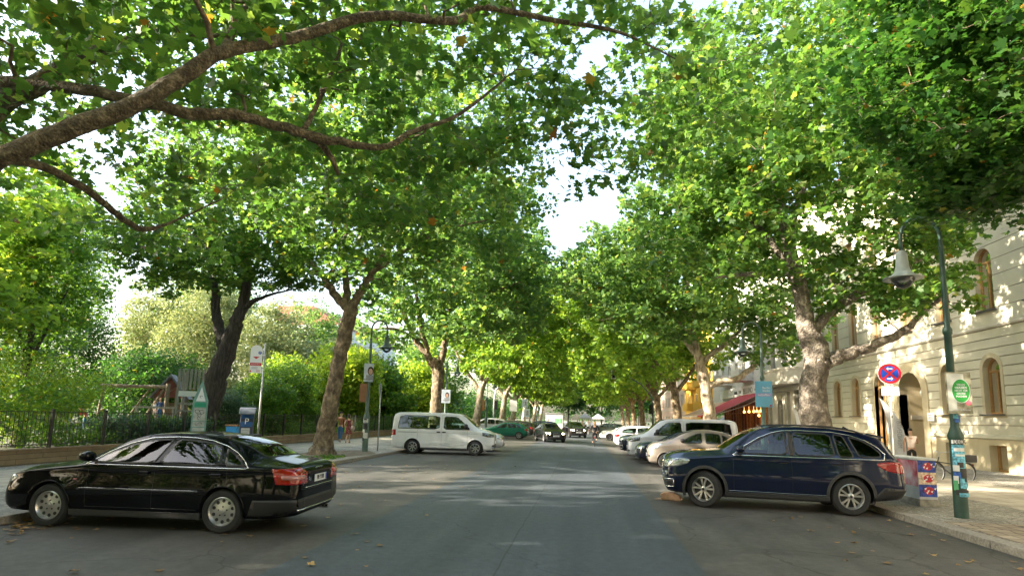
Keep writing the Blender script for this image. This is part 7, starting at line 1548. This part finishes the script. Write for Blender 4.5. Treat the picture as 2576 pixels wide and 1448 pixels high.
person('waiter in a white shirt and magenta trousers by the cafe tables', (13.3, 46.5, .12), R(20), 1.75, None, SKIN, top=WHC, legs=MAR, hair=HAIR, sleeves=2)
person('woman with curly dark hair and olive top in front of the cafe', (13.0, 43.2, .12), R(170), 1.68, walk, SKIN, top=TSH, legs=BLKC, hair=HAIR, hairlen=.08, sleeves=1)
person('short dark haired guest beside the lamp post of the blue poster', (12.9, 40.5, .12), R(160), 1.6, None, SKIN, top=TSH, legs=BLKC, hair=HAIR, sleeves=1)
person('far pedestrian in blue waiting by the white kiosk', (-5.7, 92, 0), R(150), 1.78, None, SKIN, top=BLJ, legs=TSH, hair=HAIR, sleeves=1)
person('far pedestrian in a pale top on the right pavement', (7.6, 88, .12), R(180), 1.7, None, SKIN, top=CRM, legs=BLKC, hair=BLO, sleeves=1)
person('far pedestrian crossing behind the green hatchback', (-9.4, 71, .12), R(90), 1.75, walk, SKIN, top=BLJ, legs=DEN, hair=HAIR, sleeves=2)
person('blond child in dark blue standing on the playground deck', (-22.9, 28.5, 1.16), R(200), 1.25, None, SKIN, top=BLJ, legs=DEN, hair=BLO, sleeves=2)
person('small child in white standing behind the blond child on the deck', (-23.5, 28.9, 1.16), R(180), 1.1, None, SKIN, top=WHC, legs=CRM, hair=BLO, sleeves=1)
person('adult in a red jacket with reddish hair bending at the playground', (-27.6, 28.8, .42), R(120), 1.6, dict(chest=(0, .16, 1.28), neck=(0, .26, 1.40), chin=(0, .32, 1.42), head=(0, .36, 1.48), top=(0, .38, 1.55), shL=(-.18, .2, 1.34), shR=(.18, .2, 1.34), elL=(-.2, .34, 1.12), wrL=(-.1, .45, .98), haL=(-.08, .5, .94), elR=(.2, .34, 1.12), wrR=(.1, .45, .98), haR=(.08, .5, .94)), SKIN, top=REDC, legs=DEN, hair=mat('auburn hair', (.25, .07, .02), .7), hairlen=.1, sleeves=2)
# cafe tables and chairs
def chair(x, y, rz, lab):
    P = empty('cafe_chair', lab, 'chair', (x, y, .12), rz, 'cafe terrace chairs'); b = MB(); b.box((0, 0, .46), (.42, .42, .04)); b.build('seat', WR, P); b = MB(); b.box((0, -.2, .72), (.4, .03, .34)); b.build('backrest', WR, P)
    for sx in (-.18, .18):
        for sy_ in (-.18, .18): MB().box((sx, sy_, .23), (.035, .035, .46)).build('leg', WR, P)
tl = ['nearest the pale corner house', 'second from the corner house', 'third along the terrace', 'farthest along the terrace']
for k, y in enumerate((44.5, 48.5, 52.5, 56.5)):
    P = empty('cafe_table', 'small dark cafe table, '+tl[k], 'table', (12.6, y, .12), 0, 'cafe terrace tables'); b = MB(); b.box((0, 0, .74), (.7, .7, .04)); b.build('table_top', WR, P, bevel=.01); b = MB(); b.tube([(0, 0, .02), (0, 0, .72)], .03, 8); b.lathe([(.2, 0), (.2, .02), (.03, .04)], 12); b.build('table_leg', BLKP, P)
    chair(12.6, y-.65, 0, 'red brown chair on the near side of the table '+tl[k]); chair(12.6, y+.65, math.pi, 'red brown chair on the far side of the table '+tl[k])
for k, (x, y) in enumerate(((7.3, 58.2), (7.5, 64.5))):
    S_(('low bushy shrub at the right kerb by the traffic mast', 'low bushy shrub at the right kerb beyond the traffic mast')[k], x, y, 1.5, .8, LEAF_LIME, 80+k, 'oval', .12, 90, 30, .3, None, .05, name='shrub', cat='shrub', tr=.03)
# ------------------------------------------------------------------ unseen street behind the camera, trees added for shade and dark reflections
for k, y in enumerate((-14, -30, -47, -64)):
    for src, x in ((FA, -10.6), (FB, 8.6)):
        c = copy_tree(src); c.location = (x, y+3, 0); c['label'] = 'added unseen plane tree behind the viewer, %s row, number %s counted backwards' % ('left' if x < 0 else 'right', ('one', 'two', 'three', 'four')[k])
for k, (x, y, s) in enumerate(((-27, 2.5, 1.0), (-25, -9, 1.0), (-38, -4, 1.2), (-37, 6, 1.05), (-30, -22, 1.1))):  # unseen trees added to block the sun, lowered to spare the near canopy
    c = copy_tree(FA); c.location = (x, y, 0); c.scale = (s, s, s*(.82 if k == 0 else .7)); c.rotation_euler = (0, 0, k*1.3); c['label'] = 'unseen tree added for shade, out of view to the left, %s one' % ('first', 'second', 'third', 'fourth', 'fifth')[k]; c['group'] = GK; c.name = 'park_tree'
c = copy_tree(FB); c.location = (-30, 20.5, 0); c.scale = (.95, .92, .82); c.rotation_euler = (0, 0, 2.1); c['label'] = 'large bright leaved tree added for shade at the far left edge, above the yellow green bush'; c['group'] = GK; c.name = 'park_tree'  # tree added to shade the road beyond a sunlit stripe
for k, (x, y, s) in enumerate(((-4, -92, 1.5), (8, -90, 1.4), (-16, -86, 1.4), (-27, -70, 1.3), (-24, -40, 1.2), (20, -88, 1.4))):  # unseen trees added to darken what the car paint reflects
    c = copy_tree(FA); c.location = (x, y, 0); c.scale = (s, s, s*.8); c.rotation_euler = (0, 0, k*1.7); c['label'] = 'unseen tree added far behind the viewer to darken reflections, %s one' % ('first', 'second', 'third', 'fourth', 'fifth', 'sixth')[k]; c['group'] = 'added trees far behind the viewer'; c.name = 'added_tree'
townhouse('rear_house', 'cream house continuing behind the viewer on the right', -45, 13.9, 16.6, 16, CREAM, CREAM2, list(np.arange(-42, 13, 3.4)), (1.6, 5.4, 9.2), 1.1, 2.1)
for k, (x, y) in enumerate(((-2, -150), (-60, -120), (60, -130), (-90, -60))):
    pass
